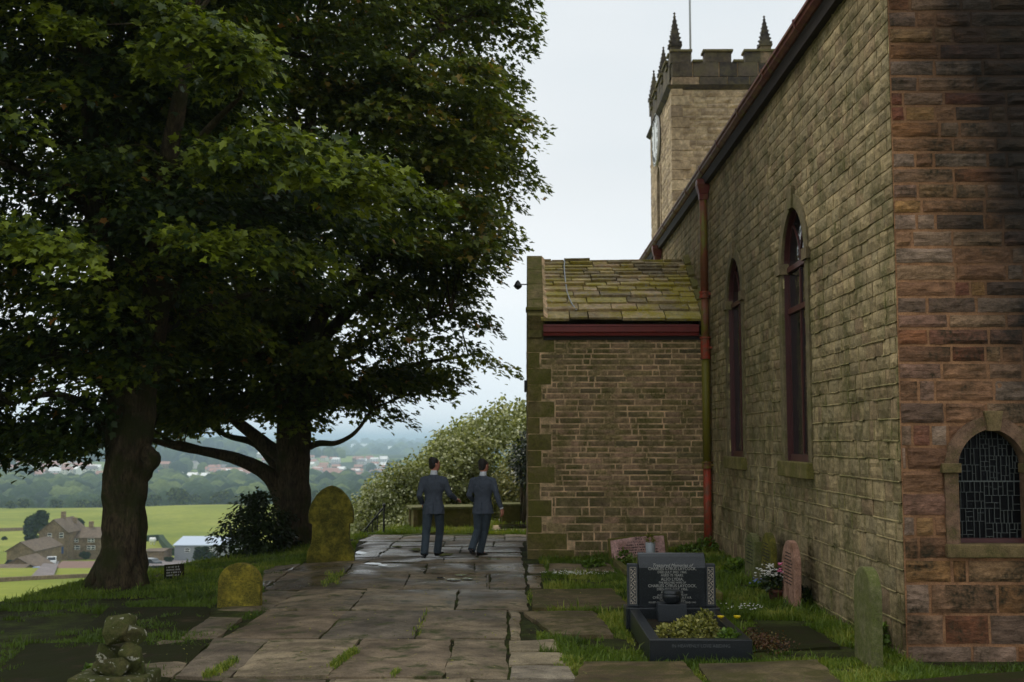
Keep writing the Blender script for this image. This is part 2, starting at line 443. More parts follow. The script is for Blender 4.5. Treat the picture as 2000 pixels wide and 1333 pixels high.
def bark(name, c1, c2, green=srgb(58, 60, 30)):
    q = NT(name)
    a = q.noise(7, 8, 0.7, (1, 1, 0.35))
    c = q.ramp(a, [(0.3, c1), (0.6, c2)])
    b2 = q.noise(30, 7, 0.75, (1, 1, 0.22))
    c = q.mix(0.9, c, q.ramp(b2, [(0.36, (0.3, 0.28, 0.26)), (0.5, (1, 1, 1)), (0.66, (1.7, 1.65, 1.55))]), 'MULTIPLY')
    c = q.mix(q.ramp(q.noise(2.1, 6, 0.65), [(0.45, W0), (0.6, W1)]), c, green)
    v = q.n('ShaderNodeTexVoronoi'); v.inputs['Scale'].default_value = 14; mp_ = q.n('ShaderNodeMapping'); mp_.inputs['Scale'].default_value = (1, 1, 0.4)
    q.l(q.pos, mp_.inputs[0]); q.l(mp_.outputs[0], v.inputs['Vector'])
    nn = q.bump(a, 1.0, 0.06); nn = q.bump(b2, 1.0, 0.035, nn)
    return q.done(c, 0.9, nn, 0.2)
M['bark'] = bark('sycamore_bark', srgb(50, 42, 32), srgb(88, 76, 56))
def leaf_mat(name, stops, trans=0.35, rough=0.45, spec=0.4):
    q = NT(name)
    c = q.ramp(q.attr(), stops)
    c = q.mix(0.6, c, q.ramp(q.noise(0.9, 3), [(0.35, (0.7, 0.75, 0.7)), (0.65, (1.2, 1.15, 1.0))]), 'MULTIPLY')
    q.done(c, rough, None, spec)
    tr = q.n('ShaderNodeBsdfTranslucent')
    q.l(q.mix(1.0, c, (1.3, 1.35, 0.6, 1), 'MULTIPLY'), tr.inputs[0])
    ms = q.n('ShaderNodeMixShader'); ms.inputs[0].default_value = trans
    q.l(q.b.outputs[0], ms.inputs[1]); q.l(tr.outputs[0], ms.inputs[2]); q.l(ms.outputs[0], q.out.inputs[0])
    return q.m
M['leaf'] = leaf_mat('sycamore_leaf', [(0.0, srgb(34, 48, 24)), (0.5, srgb(52, 70, 28)), (0.9, srgb(130, 142, 36)), (0.975, srgb(142, 152, 44)), (1.0, srgb(170, 120, 60))], 0.3)
M['leaf2'] = leaf_mat('sycamore_leaf_far', [(0.0, srgb(46, 60, 28)), (0.5, srgb(82, 96, 36)), (0.93, srgb(132, 138, 50)), (1.0, srgb(176, 130, 72))], 0.42)
M['bush_leaf'] = leaf_mat('dark_bush_leaf', [(0.0, srgb(26, 36, 18)), (1.0, srgb(58, 74, 32))], 0.2)
M['whitebeam'] = leaf_mat('pale_shrub_leaf', [(0.0, srgb(104, 112, 48)), (0.4, srgb(150, 154, 88)), (0.7, srgb(200, 202, 156)), (1.0, srgb(232, 232, 206))], 0.3)
M['olive_leaf'] = leaf_mat('olive_shrub_leaf', [(0.0, srgb(90, 96, 40)), (1.0, srgb(170, 162, 80))], 0.3)
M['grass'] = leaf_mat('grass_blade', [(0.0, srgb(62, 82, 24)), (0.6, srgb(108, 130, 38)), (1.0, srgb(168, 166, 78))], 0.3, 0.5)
M['var_leaf'] = leaf_mat('variegated_leaf', [(0.0, srgb(80, 88, 34)), (0.5, srgb(140, 136, 56)), (1.0, srgb(206, 196, 122))], 0.25)
M['fern'] = leaf_mat('green_sprig', [(0.0, srgb(70, 92, 34)), (1.0, srgb(120, 146, 52))], 0.3)
M['redleaf'] = leaf_mat('red_ground_leaf', [(0.0, srgb(70, 40, 26)), (0.6, srgb(104, 64, 40)), (1.0, srgb(110, 100, 50))], 0.2)
M['white_petal'] = plain('white_petal', srgb(236, 232, 222), 0.6)
M['pink_petal'] = plain('pink_petal', srgb(232, 120, 160), 0.6)
M['yellow_petal'] = plain('yellow_petal', srgb(240, 206, 20), 0.5)
M['blue_petal'] = plain('blue_petal', srgb(132, 146, 206), 0.6)
M['pot'] = plain('terracotta', srgb(96, 58, 40), 0.8, bump=0.3, var=0.3)
M['suit'] = None
def cloth(name, c1, c2):
    q = NT(name)
    return q.done(q.ramp(q.noise(300, 2, 0.6), [(0.35, c1), (0.65, c2)]), 0.9, q.bump(q.noise(8, 5, 0.6, (1, 1, .6)), 0.9, 0.09), 0.2)
M['suit'] = cloth('charcoal_suit', srgb(72, 78, 88), srgb(96, 102, 114))
M['trouser'] = cloth('charcoal_trousers', srgb(62, 72, 80), srgb(84, 94, 104))
M['dim_letter'] = plain('faded_lettering', srgb(84, 86, 86), 0.7)
M['skin'] = plain('skin', srgb(208, 140, 116), 0.55, var=0.08)
M['hair'] = plain('dark_hair', srgb(34, 24, 20), 0.6, bump=0.8, bscale=90, var=0.3)
M['shirt'] = plain('white_shirt', srgb(226, 228, 234), 0.7)
M['shoe'] = plain('black_shoe', (0.01, 0.01, 0.012, 1), 0.25)
def water_mat():
    q = NT('puddle_water'); return q.done((0.02, 0.018, 0.016, 1), 0.05, q.bump(q.noise(14, 3), 0.25, 0.006), 1.0)
M['puddle'] = water_mat()
# land
q = NT('churchyard_ground')
c = q.ramp(q.noise(2.2, 7, 0.65), [(0.35, srgb(48, 40, 24)), (0.5, srgb(60, 64, 26)), (0.7, srgb(84, 96, 32))])
c = q.mix(0.8, c, q.ramp(q.noise(28, 5, 0.7), [(0.3, (0.45, 0.45, 0.45)), (0.7, (1.3, 1.3, 1.3))]), 'MULTIPLY')
M['yard'] = q.done(c, 0.95, q.bump(q.noise(30, 6, 0.7), 0.8, 0.04), 0.2)
q = NT('pasture')
c = q.ramp(q.noise(0.02, 6, 0.6), [(0.35, srgb(112, 124, 44)), (0.65, srgb(138, 144, 56))])
c = q.mix(0.7, c, q.ramp(q.noise(0.35, 8, 0.75), [(0.3, (0.6, 0.64, 0.55)), (0.7, (1.25, 1.2, 1.15))]), 'MULTIPLY')
c = q.mix(q.ramp(q.noise(0.011, 7, 0.7), [(0.5, W0), (0.62, (0.55,) * 3)]), c, srgb(158, 156, 76))
M['pasture'] = q.done(c, 0.95, None, 0.1)
q = NT('wooded_floor')
c = q.ramp(q.noise(0.0042, 3, 0.5), [(0.47, srgb(48, 62, 40)), (0.52, srgb(62, 76, 44)), (0.56, srgb(118, 136, 64)), (0.7, srgb(134, 146, 74))])
M['woodfloor'] = q.done(c, 0.95, None, 0.1)
q = NT('far_plain')
c = q.ramp(q.noise(0.0011, 6, 0.65), [(0.4, srgb(44, 60, 56)), (0.52, srgb(84, 100, 74)), (0.6, srgb(150, 150, 130)), (0.66, srgb(50, 66, 56))])
M['farplain'] = q.done(c, 0.95, None, 0.1)
q = NT('wood_crowns')
c = q.ramp(q.attr(), [(0.0, srgb(40, 58, 48)), (0.5, srgb(66, 86, 58)), (1.0, srgb(116, 130, 72))])
c = q.mix(0.8, c, q.ramp(q.noise(0.4, 6, 0.75), [(0.32, (0.45, 0.48, 0.45)), (0.66, (1.35, 1.3, 1.2))]), 'MULTIPLY')
M['crowns'] = q.done(c, 0.95, q.bump(q.noise(0.5, 5, 0.7), 1.0, 2.5), 0.1)
# ================================================================== THE LAND: one sheet to the horizon
def build_land():
    ang = sorted(set([round(a, 3) for a in np.arange(-38, 38.01, 0.38)] + [float(a) for a in range(-178, -38, 7)] + [float(a) for a in range(40, 180, 7)]))
    rad = [0.6]
    while rad[-1] < 30000: rad.append(rad[-1] * (1.035 if rad[-1] < 60 else 1.05))
    A, Rr = np.meshgrid(np.radians(ang), rad)
    X = Rr * np.sin(A); Y = Rr * np.cos(A)
    Z = ground_np(X, Y)
    Z = Z + 0.02 * np.sin(X * 3.1 + np.sin(Y * 2.3)) * np.sin(Y * 2.7) * (Rr < 60) * (X < -1.8)
    na, nr = len(ang), len(rad)
    V = [(0, 0, gz(0, 0))] + list(zip(X.ravel(), Y.ravel(), Z.ravel()))
    F, mi = [], []
    for j in range(na): F.append((0, 1 + (j + 1) % na, 1 + j)); mi.append(0)
    for i in range(nr - 1):
        for j in range(na):
            j2 = (j + 1) % na
            F.append((1 + i * na + j, 1 + i * na + j2, 1 + (i + 1) * na + j2, 1 + (i + 1) * na + j))
            y = Y[i, j]; r = rad[i]
            mi.append(0 if r < 55 else 1 if y < 690 else 2 if y < 2900 else 3)
    me = bpy.data.meshes.new('terrain')
    me.from_pydata(V, [], F)
    for k in ('yard', 'pasture', 'woodfloor', 'farplain'): me.materials.append(M[k])
    me.polygons.foreach_set('material_index', mi)
    me.polygons.foreach_set('use_smooth', [True] * len(F))
    o = bpy.data.objects.new('terrain', me); COL.objects.link(o); tag(o, kind='structure')
build_land()

# ================================================================== MASONRY
def arch_half(v, hw, z0, spring, rise):
    """half width of an arched opening at height v (0 outside)"""
    if v < z0 or v > spring + rise: return 0.0
    if v <= spring: return hw
    c_ = (rise * rise - hw * hw) / (2 * hw)
    return max(0.0, math.sqrt(max(0.0, (hw + c_) ** 2 - (v - spring) ** 2)) - c_)
def arch_outline(hw, z0, spring, rise, n=10):
    pts = [(-hw, z0)] + [(-arch_half(spring + rise * math.sin(math.pi / 2 * k / n), hw, z0, spring, rise), spring + rise * math.sin(math.pi / 2 * k / n)) for k in range(n)]
    pts += [(0, spring + rise)]
    return pts + [(-a, b) for a, b in pts[:-1][::-1]]
def cut(u0, u1, v0, v1, ops):
    iv = [(u0, u1)]
    for (uc, hw, z0, sp, ri) in ops:
        h = max(arch_half(v0, hw, z0, sp, ri), arch_half(v1, hw, z0, sp, ri), arch_half((v0 + v1) / 2, hw, z0, sp, ri))
        if h <= 0: continue
        a, b = uc - h, uc + h; nx = []
        for p, q_ in iv:
            if b <= p or a >= q_: nx.append((p, q_)); continue
            if a > p: nx.append((p, a))
            if b < q_: nx.append((b, q_))
        iv = nx
    return iv
def masonry(ms, mm, O, U, N, u0, u1, z0, z1, hf, lf, ops=(), gap=0.012, relief=0.02, res=0.05, top=None, bed=0.006, tonef=None, ashlar=(), md=0.0, rib=None):
    """ms gets the stones, mm the mortar; O origin, U along, N outward; ops = openings; ashlar = zones left bare for quoins"""
    O, U, N = Vector(O), Vector(U), Vector(N)
    v = z0; row = 0
    while v < z1 - 0.03:
        h = min(hf(v), z1 - v)
        u = u0 - rnd.uniform(0, 0.2)
        e1 = u1 if top is None else min(u1, top(v))
        while u < e1:
            ln = lf(v); a, b = max(u, u0), min(u + ln, e1)
            u += ln
            if b - a < 0.05: continue
            if any(p0 <= (a + b) / 2 <= p1 and q0 <= v + h / 2 <= q1 for p0, p1, q0, q1 in ashlar): 
                pass
            for p, q_ in cut(a, b, v, v + h, list(ops) + [((A0 + A1) / 2, (A1 - A0) / 2, B0, B1, 0.0001) for A0, A1, B0, B1 in ashlar]):
                if q_ - p < 0.03: continue
                stone_block(ms, O, U, N, p + gap / 2, q_ - gap / 2, v + gap / 2, v + h - gap / 2, relief, res, tonef(row) if tonef else rnd.random(), bed)
                if rib is not None:
                    if rnd.random() < rib(v): ribstrip(mm, O, U, N, p - .006, v, q_ + .006, v)
                    if rnd.random() < rib(v) * .3 and p > a - .001: ribstrip(mm, O, U, N, p, v, p, v + h)
        v += h; row += 1
    v = z0
    while v < z1:
        dv = min(0.06, z1 - v)
        for p, q_ in cut(u0, u1 if top is None else min(u1, top(v)), v, v + dv, ops):
            if q_ - p < 0.004: continue
            mm.poly([O + N * md + U * p + Vector((0, 0, v)), O + N * md + U * q_ + Vector((0, 0, v)), O + N * md + U * q_ + Vector((0, 0, v + dv)), O + N * md + U * p + Vector((0, 0, v + dv))])
        v += dv
def ribstrip(g, O, U, N, ua, va, ub, vb):
    """a rough raised strap of pointing"""
    horiz = abs(ub - ua) > abs(vb - va); n = max(1, int(max(abs(ub - ua), abs(vb - va)) / .12)); pr = None
    for k in range(n + 1):
        u, v = ua + (ub - ua) * k / n, va + (vb - va) * k / n
        w_ = .0065 + .005 * noise.noise(Vector((u * 7, v * 9, 3.3))); d = .021 + .010 * noise.noise(Vector((u * 5, v * 5, 8.1))); o = .006 * noise.noise(Vector((u * 6, v * 6, 1.2)))
        c = [(0, -w_ - .006, 0.0), (0, -w_ + .003, d), (0, w_ - .003, d), (0, w_ + .006, 0.0)]
        ring = [g.vert(O + U * (u + (0 if horiz else s_ + o)) + Vector((0, 0, v + (s_ + o if horiz else 0))) + N * dd) for _, s_, dd in c]
        if pr:
            for i in range(3): g.face((pr[i], ring[i], ring[i + 1], pr[i + 1]))
        pr = ring
def stone_block(ms, O, U, N, a, b, v0, v1, relief, res, tone, bed=0.006):
    nx = max(2, min(15, int((b - a) / res))); ny = max(2, min(6, int((v1 - v0) / res)))
    sx, sy = rnd.uniform(-1, 1) * 0.25 * relief, rnd.uniform(-1, 1) * 0.35 * relief
    base = rnd.uniform(0.35, 1.0) * relief
    i0 = len(ms.v); sd_ = rnd.random() * 50
    for j in range(ny + 1):
        for i in range(nx + 1):
            fu, fv = i / nx, j / ny
            u = a + (b - a) * fu; v = v0 + (v1 - v0) * fv
            edge = min(fu * (b - a), (1 - fu) * (b - a), fv * (v1 - v0), (1 - fv) * (v1 - v0))
            k = 0.0 if edge <= 0 else 1.0
            n1 = noise.noise(Vector((u * 8 + sd_, v * 34, sd_))) + .6 * noise.noise(Vector((u * 30 + sd_, v * 50, sd_)))
            d = bed + (base + sx * (fu - .5) * 2 + sy * (fv - .5) * 2 + n1 * relief * 0.55) * (0.25 + 0.75 * k)
            if not k:
                u += noise.noise(Vector((u * 9, v * 9, sd_))) * 0.008; v += noise.noise(Vector((v * 9, u * 9, sd_ + 9))) * 0.007
            ms.vert(O + U * u + Vector((0, 0, v)) + N * max(0.003, d))
    W_ = nx + 1
    for j in range(ny):
        for i in range(nx):
            ms.face((i0 + j * W_ + i, i0 + j * W_ + i + 1, i0 + (j + 1) * W_ + i + 1, i0 + (j + 1) * W_ + i), tone)
    ring = [i for i in range(W_)] + [j * W_ + nx for j in range(1, ny + 1)] + [ny * W_ + i for i in range(nx - 1, -1, -1)] + [j * W_ for j in range(ny - 1, 0, -1)]
    bk = []
    for r in ring:
        p = Vector(ms.v[i0 + r]); bk.append(ms.vert(p - N * ((p - O).dot(N) + 0.01)))
    for k in range(len(ring)):
        k2 = (k + 1) % len(ring)
        ms.face((i0 + ring[k2], i0 + ring[k], bk[k], bk[k2]), tone)

WX = 3.41                                         # nave wall plane
YC = at_X(1771, 1200, WX).y                       # corner of nave and end wall
EAVE = 6.62
NAVE_END = 33.0
church = thing('church', 'stone church with battlemented clock tower, long nave wall and low side porch', 'church', (WX + 4, YC + 10, 0))
BX = lambda *a: None
# --- nave wall (faces -X): u runs along Y
w2c, w1c = (at_X(1533, 700, WX).y + at_X(1582, 700, WX).y) / 2, (at_X(1424.5, 700, WX).y + at_X(1453, 700, WX).y) / 2
HW = 0.60
SILL, SPR, RISE = 1.68, 4.16, 0.70
nops = [(w2c, HW, SILL, SPR, RISE), (w1c, HW, SILL, SPR, RISE), (w1c + 4.0, HW, SILL, SPR, RISE)]
ms, mm = MB(), MB()
def nave_h(v): return rnd.choice([0.13, 0.15, 0.16]) if v > 2.2 else rnd.choice([0.17, 0.19, 0.2]) if v > 0.8 else rnd.choice([0.22, 0.25])
for (ya, yb, rs) in ((YC + 0.02, 15.5, 0.036), (15.5, 21.5, 0.06), (21.5, NAVE_END, 0.16)):
    rnd.seed(11)
    masonry(ms, mm, (WX, 0, 0), (0, 1, 0), (-1, 0, 0), ya, yb, -0.4, EAVE, nave_h, lambda v: rnd.uniform(0.15, 0.42), nops, 0.013, 0.016, rs, rib=lambda v: .85 if v < 2.0 else max(.08, .85 - (v - 2.0) * .4))
ms.build('nave_wall', M['nave'], church)
mm.build('nave_wall_mortar', M['nave_mortar'], church)
# --- end wall (faces the camera): u runs along X
def epx(px, py): return at_Y(px, py, YC)
ec = epx(1936, 950).x; ehw = epx(1936 + 67, 950).x - ec
ez0, esp, erise = epx(1936, 1062).z, epx(1936, 915).z, epx(1936, 838).z - epx(1936, 915).z
eops = [(ec, ehw, ez0, esp, erise)]
ms, mm = MB(), MB()
rnd.seed(5)
gable = lambda v: 14.4 if v < EAVE else 14.4 - (v - EAVE) / 0.75
masonry(ms, mm, (0, YC, 0), (1, 0, 0), (0, -1, 0), WX - 0.012, 7.5, -0.4, 7.4, lambda v: rnd.choice([0.135, 0.145, 0.155]) if v > 2.4 else rnd.choice([0.18, 0.2, 0.21]) if v > 0.5 else 0.27, lambda v: rnd.choice([0.16, 0.3, 0.42, 0.5, 0.6]) * rnd.uniform(0.85, 1.15), eops, 0.027, 0.026, 0.026, md=.004)
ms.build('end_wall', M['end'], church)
mm.poly([(7.5, YC, -0.4), (14.4, YC, -0.4), (14.4, YC, EAVE), (7.5, YC, EAVE)])
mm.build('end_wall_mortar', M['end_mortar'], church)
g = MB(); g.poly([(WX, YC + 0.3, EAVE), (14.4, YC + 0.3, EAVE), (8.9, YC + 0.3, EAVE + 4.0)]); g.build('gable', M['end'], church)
# nave roof
g = MB(); g.tone = 0.3
g.hexa([(WX - 0.12, YC - 0.1, EAVE + 0.12), (8.9, YC - 0.1, EAVE + 4.1), (8.9, NAVE_END + 3, EAVE + 4.1), (WX - 0.12, NAVE_END + 3, EAVE + 0.12),
        (WX - 0.12, YC - 0.1, EAVE + 0.2), (8.9, YC - 0.1, EAVE + 4.2), (8.9, NAVE_END + 3, EAVE + 4.2), (WX - 0.12, NAVE_END + 3, EAVE + 0.2)])
g.hexa([(8.9, YC - 0.1, EAVE + 4.1), (14.5, YC - 0.1, EAVE + 0.12), (14.5, NAVE_END + 3, EAVE + 0.12), (8.9, NAVE_END + 3, EAVE + 4.1),
        (8.9, YC - 0.1, EAVE + 4.2), (14.5, YC - 0.1, EAVE + 0.2), (14.5, NAVE_END + 3, EAVE + 0.2), (8.9, NAVE_END + 3, EAVE + 4.2)])
g.build('nave_roof', M['slate'], church)
# far end + hidden back of the nave, so that it is a closed building
g = MB(); g.poly([(14.4, YC, -0.4), (14.4, NAVE_END, -0.4), (14.4, NAVE_END, EAVE), (14.4, YC, EAVE)]); g.poly([(WX, NAVE_END, -0.6), (14.4, NAVE_END, -0.6), (14.4, NAVE_END, EAVE), (WX, NAVE_END, EAVE)])
g.build('rear_wall', M['nave'], church)
# eaves and gutter, one run along the nave
def run_along_y(prof, y0, y1, x, z, step=1.8, gapw=0.0):
    g = MB(); y = y0
    while y < y1:
        ye = min(y1, y + step)
        g.prism([(x + a, y + 0.002, z + b) for a, b in prof], (0, ye - y - 0.004, 0))
        y = ye
    return g
run_along_y([(0.02, -0.04), (-0.10, -0.04), (-0.13, 0.10), (0.02, 0.10)], YC - 0.05, NAVE_END, WX, EAVE, 40).build('eaves_course', M['soffit'], church)
g = run_along_y([(-0.06, 0.105), (-0.15, 0.105), (-0.20, 0.15), (-0.205, 0.19), (-0.225, 0.20), (-0.225, 0.235), (-0.20, 0.235), (-0.19, 0.21), (-0.06, 0.21)], YC - 0.08, NAVE_END, WX, EAVE)
for k in range(12):
    y = YC + 0.9 + 1.8 * k
    g.prism([(WX - 0.05, y, EAVE + 0.098), (WX - 0.155, y, EAVE + 0.098), (WX - 0.21, y, EAVE + 0.145), (WX - 0.235, y, EAVE + 0.245), (WX - 0.05, y, EAVE + 0.245)], (0, 0.05, 0))
g.build('gutter', M['gutter'], church)

# --- windows of the nave
def band(g, inner, outer, P, d0, d1):
    """P(u, v, d) -> point; a frame between two outlines from depth d0 (back) to d1 (front)"""
    n = len(inner)
    for i in range(n - 1):
        a, b = inner[i], inner[i + 1]; c, d = outer[i], outer[i + 1]
        g.poly([P(*a, d1), P(*b, d1), P(*d, d1), P(*c, d1)])
        g.poly([P(*a, d0), P(*b, d0), P(*b, d1), P(*a, d1)])
        g.poly([P(*c, d1), P(*d, d1), P(*d, 0.0), P(*c, 0.0)])
    for k in (0, n - 1):
        g.poly([P(*inner[k], d0), P(*inner[k], d1), P(*outer[k], d1), P(*outer[k], d0)])
def window(name, P, hw, z0, sp, ri, two, sur=0.17, mat='dressed'):
    win = MB(); win.tone = 0.5
    out = arch_outline(hw, z0, sp, ri); n = len(out)
    big = [(a, b) for a, b in arch_outline(hw + sur, z0, sp, ri + sur)]
    win.tone = 0.45
    band(win, out, big, P, -0.13, 0.035)
    o = win.build('window', M[mat], church)
    k = MB(); k.tone = 0.2
    a = 0.09
    def blk(g, u0, u1, u2, u3, v0, v1, d0, d1):
        g.hexa([P(u0, v0, d0), P(u1, v0, d0), P(u1, v0, d1), P(u0, v0, d1), P(u2, v1, d0), P(u3, v1, d0), P(u3, v1, d1), P(u2, v1, d1)])
    blk(k, -a, a, -a * 1.35, a * 1.35, sp + ri - 0.02, sp + ri + sur + 0.08, -0.05, 0.06)
    k.build('keystone', M[mat], o)
    for s in (-1, 1):
        k = MB(); k.tone = 0.2; u0, u1 = sorted((s * (hw - 0.03), s * (hw + sur + 0.05)))
        blk(k, u0, u1, u0, u1, sp - 0.07, sp + 0.07, -0.06, 0.065); k.build('impost', M[mat], o)
    k = MB(); k.tone = 0.8
    blk(k, -hw - 0.16, hw + 0.16, -hw - 0.16, hw + 0.16, z0 - 0.19, z0 + 0.002, -0.25, 0.10)
    k.build('sill', M['quoin'], o, bevel=0.012)
    # reveal lining, glass and timber frame
    gl = MB(); c_ = (0.0, (z0 + sp) / 2)
    pts = [P(u, v, -0.075) for u, v in out]
    gl.poly(pts); gl.build('glass', M['glass'], o)
    fr = MB(); fw = 0.024
    inn = arch_outline(hw - fw, z0 + fw, sp, ri - fw)
    band(fr, inn, arch_outline(hw - 0.002, z0 + 0.002, sp, ri - 0.002), P, -0.074, -0.06)
    def bar(u0, v0, u1, v1, wd=0.022, d0=-0.074, d1=-0.058):
        t = Vector((u1 - u0, v1 - v0)); t.normalize(); nx_, ny_ = -t.y * wd, t.x * wd
        q4 = [(u0 + nx_, v0 + ny_), (u1 + nx_, v1 + ny_), (u1 - nx_, v1 - ny_), (u0 - nx_, v0 - ny_)]
        fr.hexa([P(*c, d0) for c in q4] + [P(*c, d1) for c in q4])
    blk(fr, -hw + .004, hw - .004, -hw + .004, hw - .004, z0 + 0.004, z0 + 0.09, -0.074, -0.03)
    bar(-hw + 0.03, sp - 0.02, hw - 0.03, sp - 0.02, 0.035, -0.074, -0.035)
    low = sp - 0.06
    if two:
        bar(-hw + 0.03, sp - 0.56, hw - 0.03, sp - 0.56, 0.035, -0.074, -0.035)
    bar(0, z0 + 0.1, 0, low, 0.024, -0.074, -0.056)
    # curved tracery bars in the head
    for s in (-1, 1):
        pv = None
        for t in range(9):
            a_ = t / 8
            u = s * (0.0 + (hw * 0.62) * (a_ ** 1.7)); v = sp + (ri * 0.80) * (a_ ** 0.75)
            if pv: bar(pv[0], pv[1], u, v, 0.016, -0.074, -0.06)
            pv = (u, v)
    fr.build('frame', M['frame'], o)
    return o
for i, (uc, two) in enumerate(((w2c, True), (w1c, False), (w1c + 4.0, False))):
    P = (lambda uc: lambda u, v, d: Vector((WX - d, uc + u, v)))(uc)
    window('window', P, HW, SILL, SPR, RISE, two)
# --- leaded window of the end wall
P = lambda u, v, d: Vector((ec + u, YC - d, v))
g = MB(); g.tone = 0.3
out = arch_outline(ehw, ez0, esp, erise, 12)
big = arch_outline(ehw + 0.12, ez0, esp, erise + 0.12, 12)
band(g, out, big, P, -0.14, 0.045)
wo_ = g.build('window', M['red_dressed'], church)
k = MB(); k.tone = 0.9
k.hexa([P(-0.035, esp + erise - 0.02, -0.1), P(0.075, esp + erise - 0.02, -0.1), P(0.075, esp + erise - 0.02, 0.07), P(-0.035, esp + erise - 0.02, 0.07), P(-0.065, esp + erise + 0.16, -0.1), P(0.105, esp + erise + 0.16, -0.1), P(0.105, esp + erise + 0.16, 0.07), P(-0.065, esp + erise + 0.16, 0.07)])
k.build('keystone', M['red_dressed'], wo_, bevel=0.006)
for s in (-1, 1):
    k = MB(); k.tone = .9; u0, u1 = sorted((s * (ehw - 0.02), s * (ehw + 0.15)))
    k.box((ec + u0, YC - 0.075, esp - 0.04), (ec + u1, YC + 0.1, esp + 0.045)); k.build('impost', M['red_dressed'], wo_, bevel=0.006)
k = MB(); k.tone = 0.9; k.box((ec - ehw - 0.13, YC - 0.085, ez0 - 0.12), (ec + ehw + 0.13, YC + 0.15, ez0 - 0.001)); k.build('sill', M['red_dressed'], wo_, bevel=0.01)
k = MB(); k.box((ec - ehw + 0.002, YC + 0.06, ez0 + 0.001), (ec + ehw - 0.002, YC + 0.118, ez0 + 0.04)); k.build('frame', M['frame'], wo_)
gl = MB(); gl.poly([P(u, v, -0.12) for u, v in out]); gl.build('glass', M['lead_glass'], wo_)
ld = MB(); rnd.seed(21)
def leadbar(u0, v0, u1, v1, r=0.0019):
    if abs(u1 - u0) > abs(v1 - v0): ld.box((ec + u0, YC + 0.105, v0 - r), (ec + u1, YC + 0.119, v0 + r))
    else: ld.box((ec + u0 - r, YC + 0.104, v0), (ec + u0 + r, YC + 0.119, v1))
def subdiv(u0, u1, v0, v1, dep):
    wd, ht = u1 - u0, v1 - v0
    if dep == 0 or (wd < 0.06 and ht < rnd.choice([.12, .25])): return
    if (wd > ht * rnd.choice([.4, .8, 1.2]) and wd > 0.05):
        m_ = u0 + wd * rnd.uniform(0.3, 0.7)
        lim = esp + 0
        vt = min(v1, next((v for v in np.arange(v1, v0, -0.01) if arch_half(v, ehw, ez0, esp, erise) > abs(m_)), v0))
        if vt > v0: leadbar(m_, v0, m_, vt)
        subdiv(u0, m_, v0, v1, dep - 1); subdiv(m_, u1, v0, v1, dep - 1)
    elif ht > 0.06:
        m_ = v0 + ht * rnd.uniform(0.3, 0.7); h_ = arch_half(m_, ehw, ez0, esp, erise)
        a, b = max(u0, -h_), min(u1, h_)
        if b > a: leadbar(a, m_, b, m_)
        subdiv(u0, u1, v0, m_, dep - 1); subdiv(u0, u1, m_, v1, dep - 1)
subdiv(-ehw, ehw, ez0, esp - 0.12, 7); leadbar(-ehw, esp - 0.12, ehw, esp - 0.12, 0.006); subdiv(-ehw, ehw, esp - 0.12, esp + erise, 8)
ld.build('leading', M['lead'], wo_)

# --- porch (a low block standing out from the nave)
YP = 20.95
pxL = at_Y(1031, 900, YP).x
PZ0 = at_Y(1031, 1096, YP).z
PE = at_Y(1200, 655, YP).z                       # top of the masonry under the gutter
DEP = 4.4
RY = YP + DEP / 2
ridge = at_Y(1200, 514, RY).z
ms, mm, mq = MB(), MB(), MB()
rnd.seed(3)
ash = []
v = PZ0 - 0.1; k = 0
while v < PE - 0.02:
    h = 0.30 if v < PE - 0.35 else PE - v
    wdt = (0.23, 0.50, 0.26, 0.44)[k % 4] if v > PZ0 + 0.25 else 0.72 if k == 1 else 0.85
    ash.append((pxL, pxL + wdt, v, v + h)); v += h; k += 1
def ph(v): return rnd.choice([0.095, 0.105, 0.115]) if v > 0.75 else rnd.choice([0.14, 0.165, 0.18])
masonry(ms, mm, (0, YP, 0), (1, 0, 0), (0, -1, 0), pxL, WX, PZ0 - 0.1, PE, ph, lambda v: rnd.choice([0.12, 0.26, 0.36, 0.46, 0.56]) * rnd.uniform(.8, 1.2), (), 0.026, 0.010, 0.09, ashlar=ash, md=.003, bed=.006)
for (a, b, c, d) in ash:
    stone_block(mq, Vector((0, YP, 0)), Vector((1, 0, 0)), Vector((0, -1, 0)), a + 0.001, b - 0.012, c + 0.006, d - 0.006, 0.012, 0.12, rnd.random(), 0.008)
# left flank of the porch (faces -X) with quoins and a gabled top
rnd.seed(4)
masonry(ms, mm, (pxL, 0, 0), (0, 1, 0), (-1, 0, 0), YP - 0.005, YP + DEP, PZ0 - 0.3, PE, lambda v: 0.3, lambda v: rnd.uniform(0.4, 0.8), (), 0.015, 0.012, 0.15)
g = MB(); g.poly([(pxL, YP, PE), (pxL, YP + DEP, PE), (pxL, RY, ridge)]); g.poly([(pxL, YP + DEP, PZ0 - .5), (WX, YP + DEP, PZ0 - .5), (WX, YP + DEP, PE), (pxL, YP + DEP, PE)])
g.build('porch_gable', M['porch'], church)
ms.build('porch_wall', M['porch'], church); mm.build('porch_wall_mortar', M['porch_mortar'], church); mq.build('porch_quoins', M['quoin'], church)
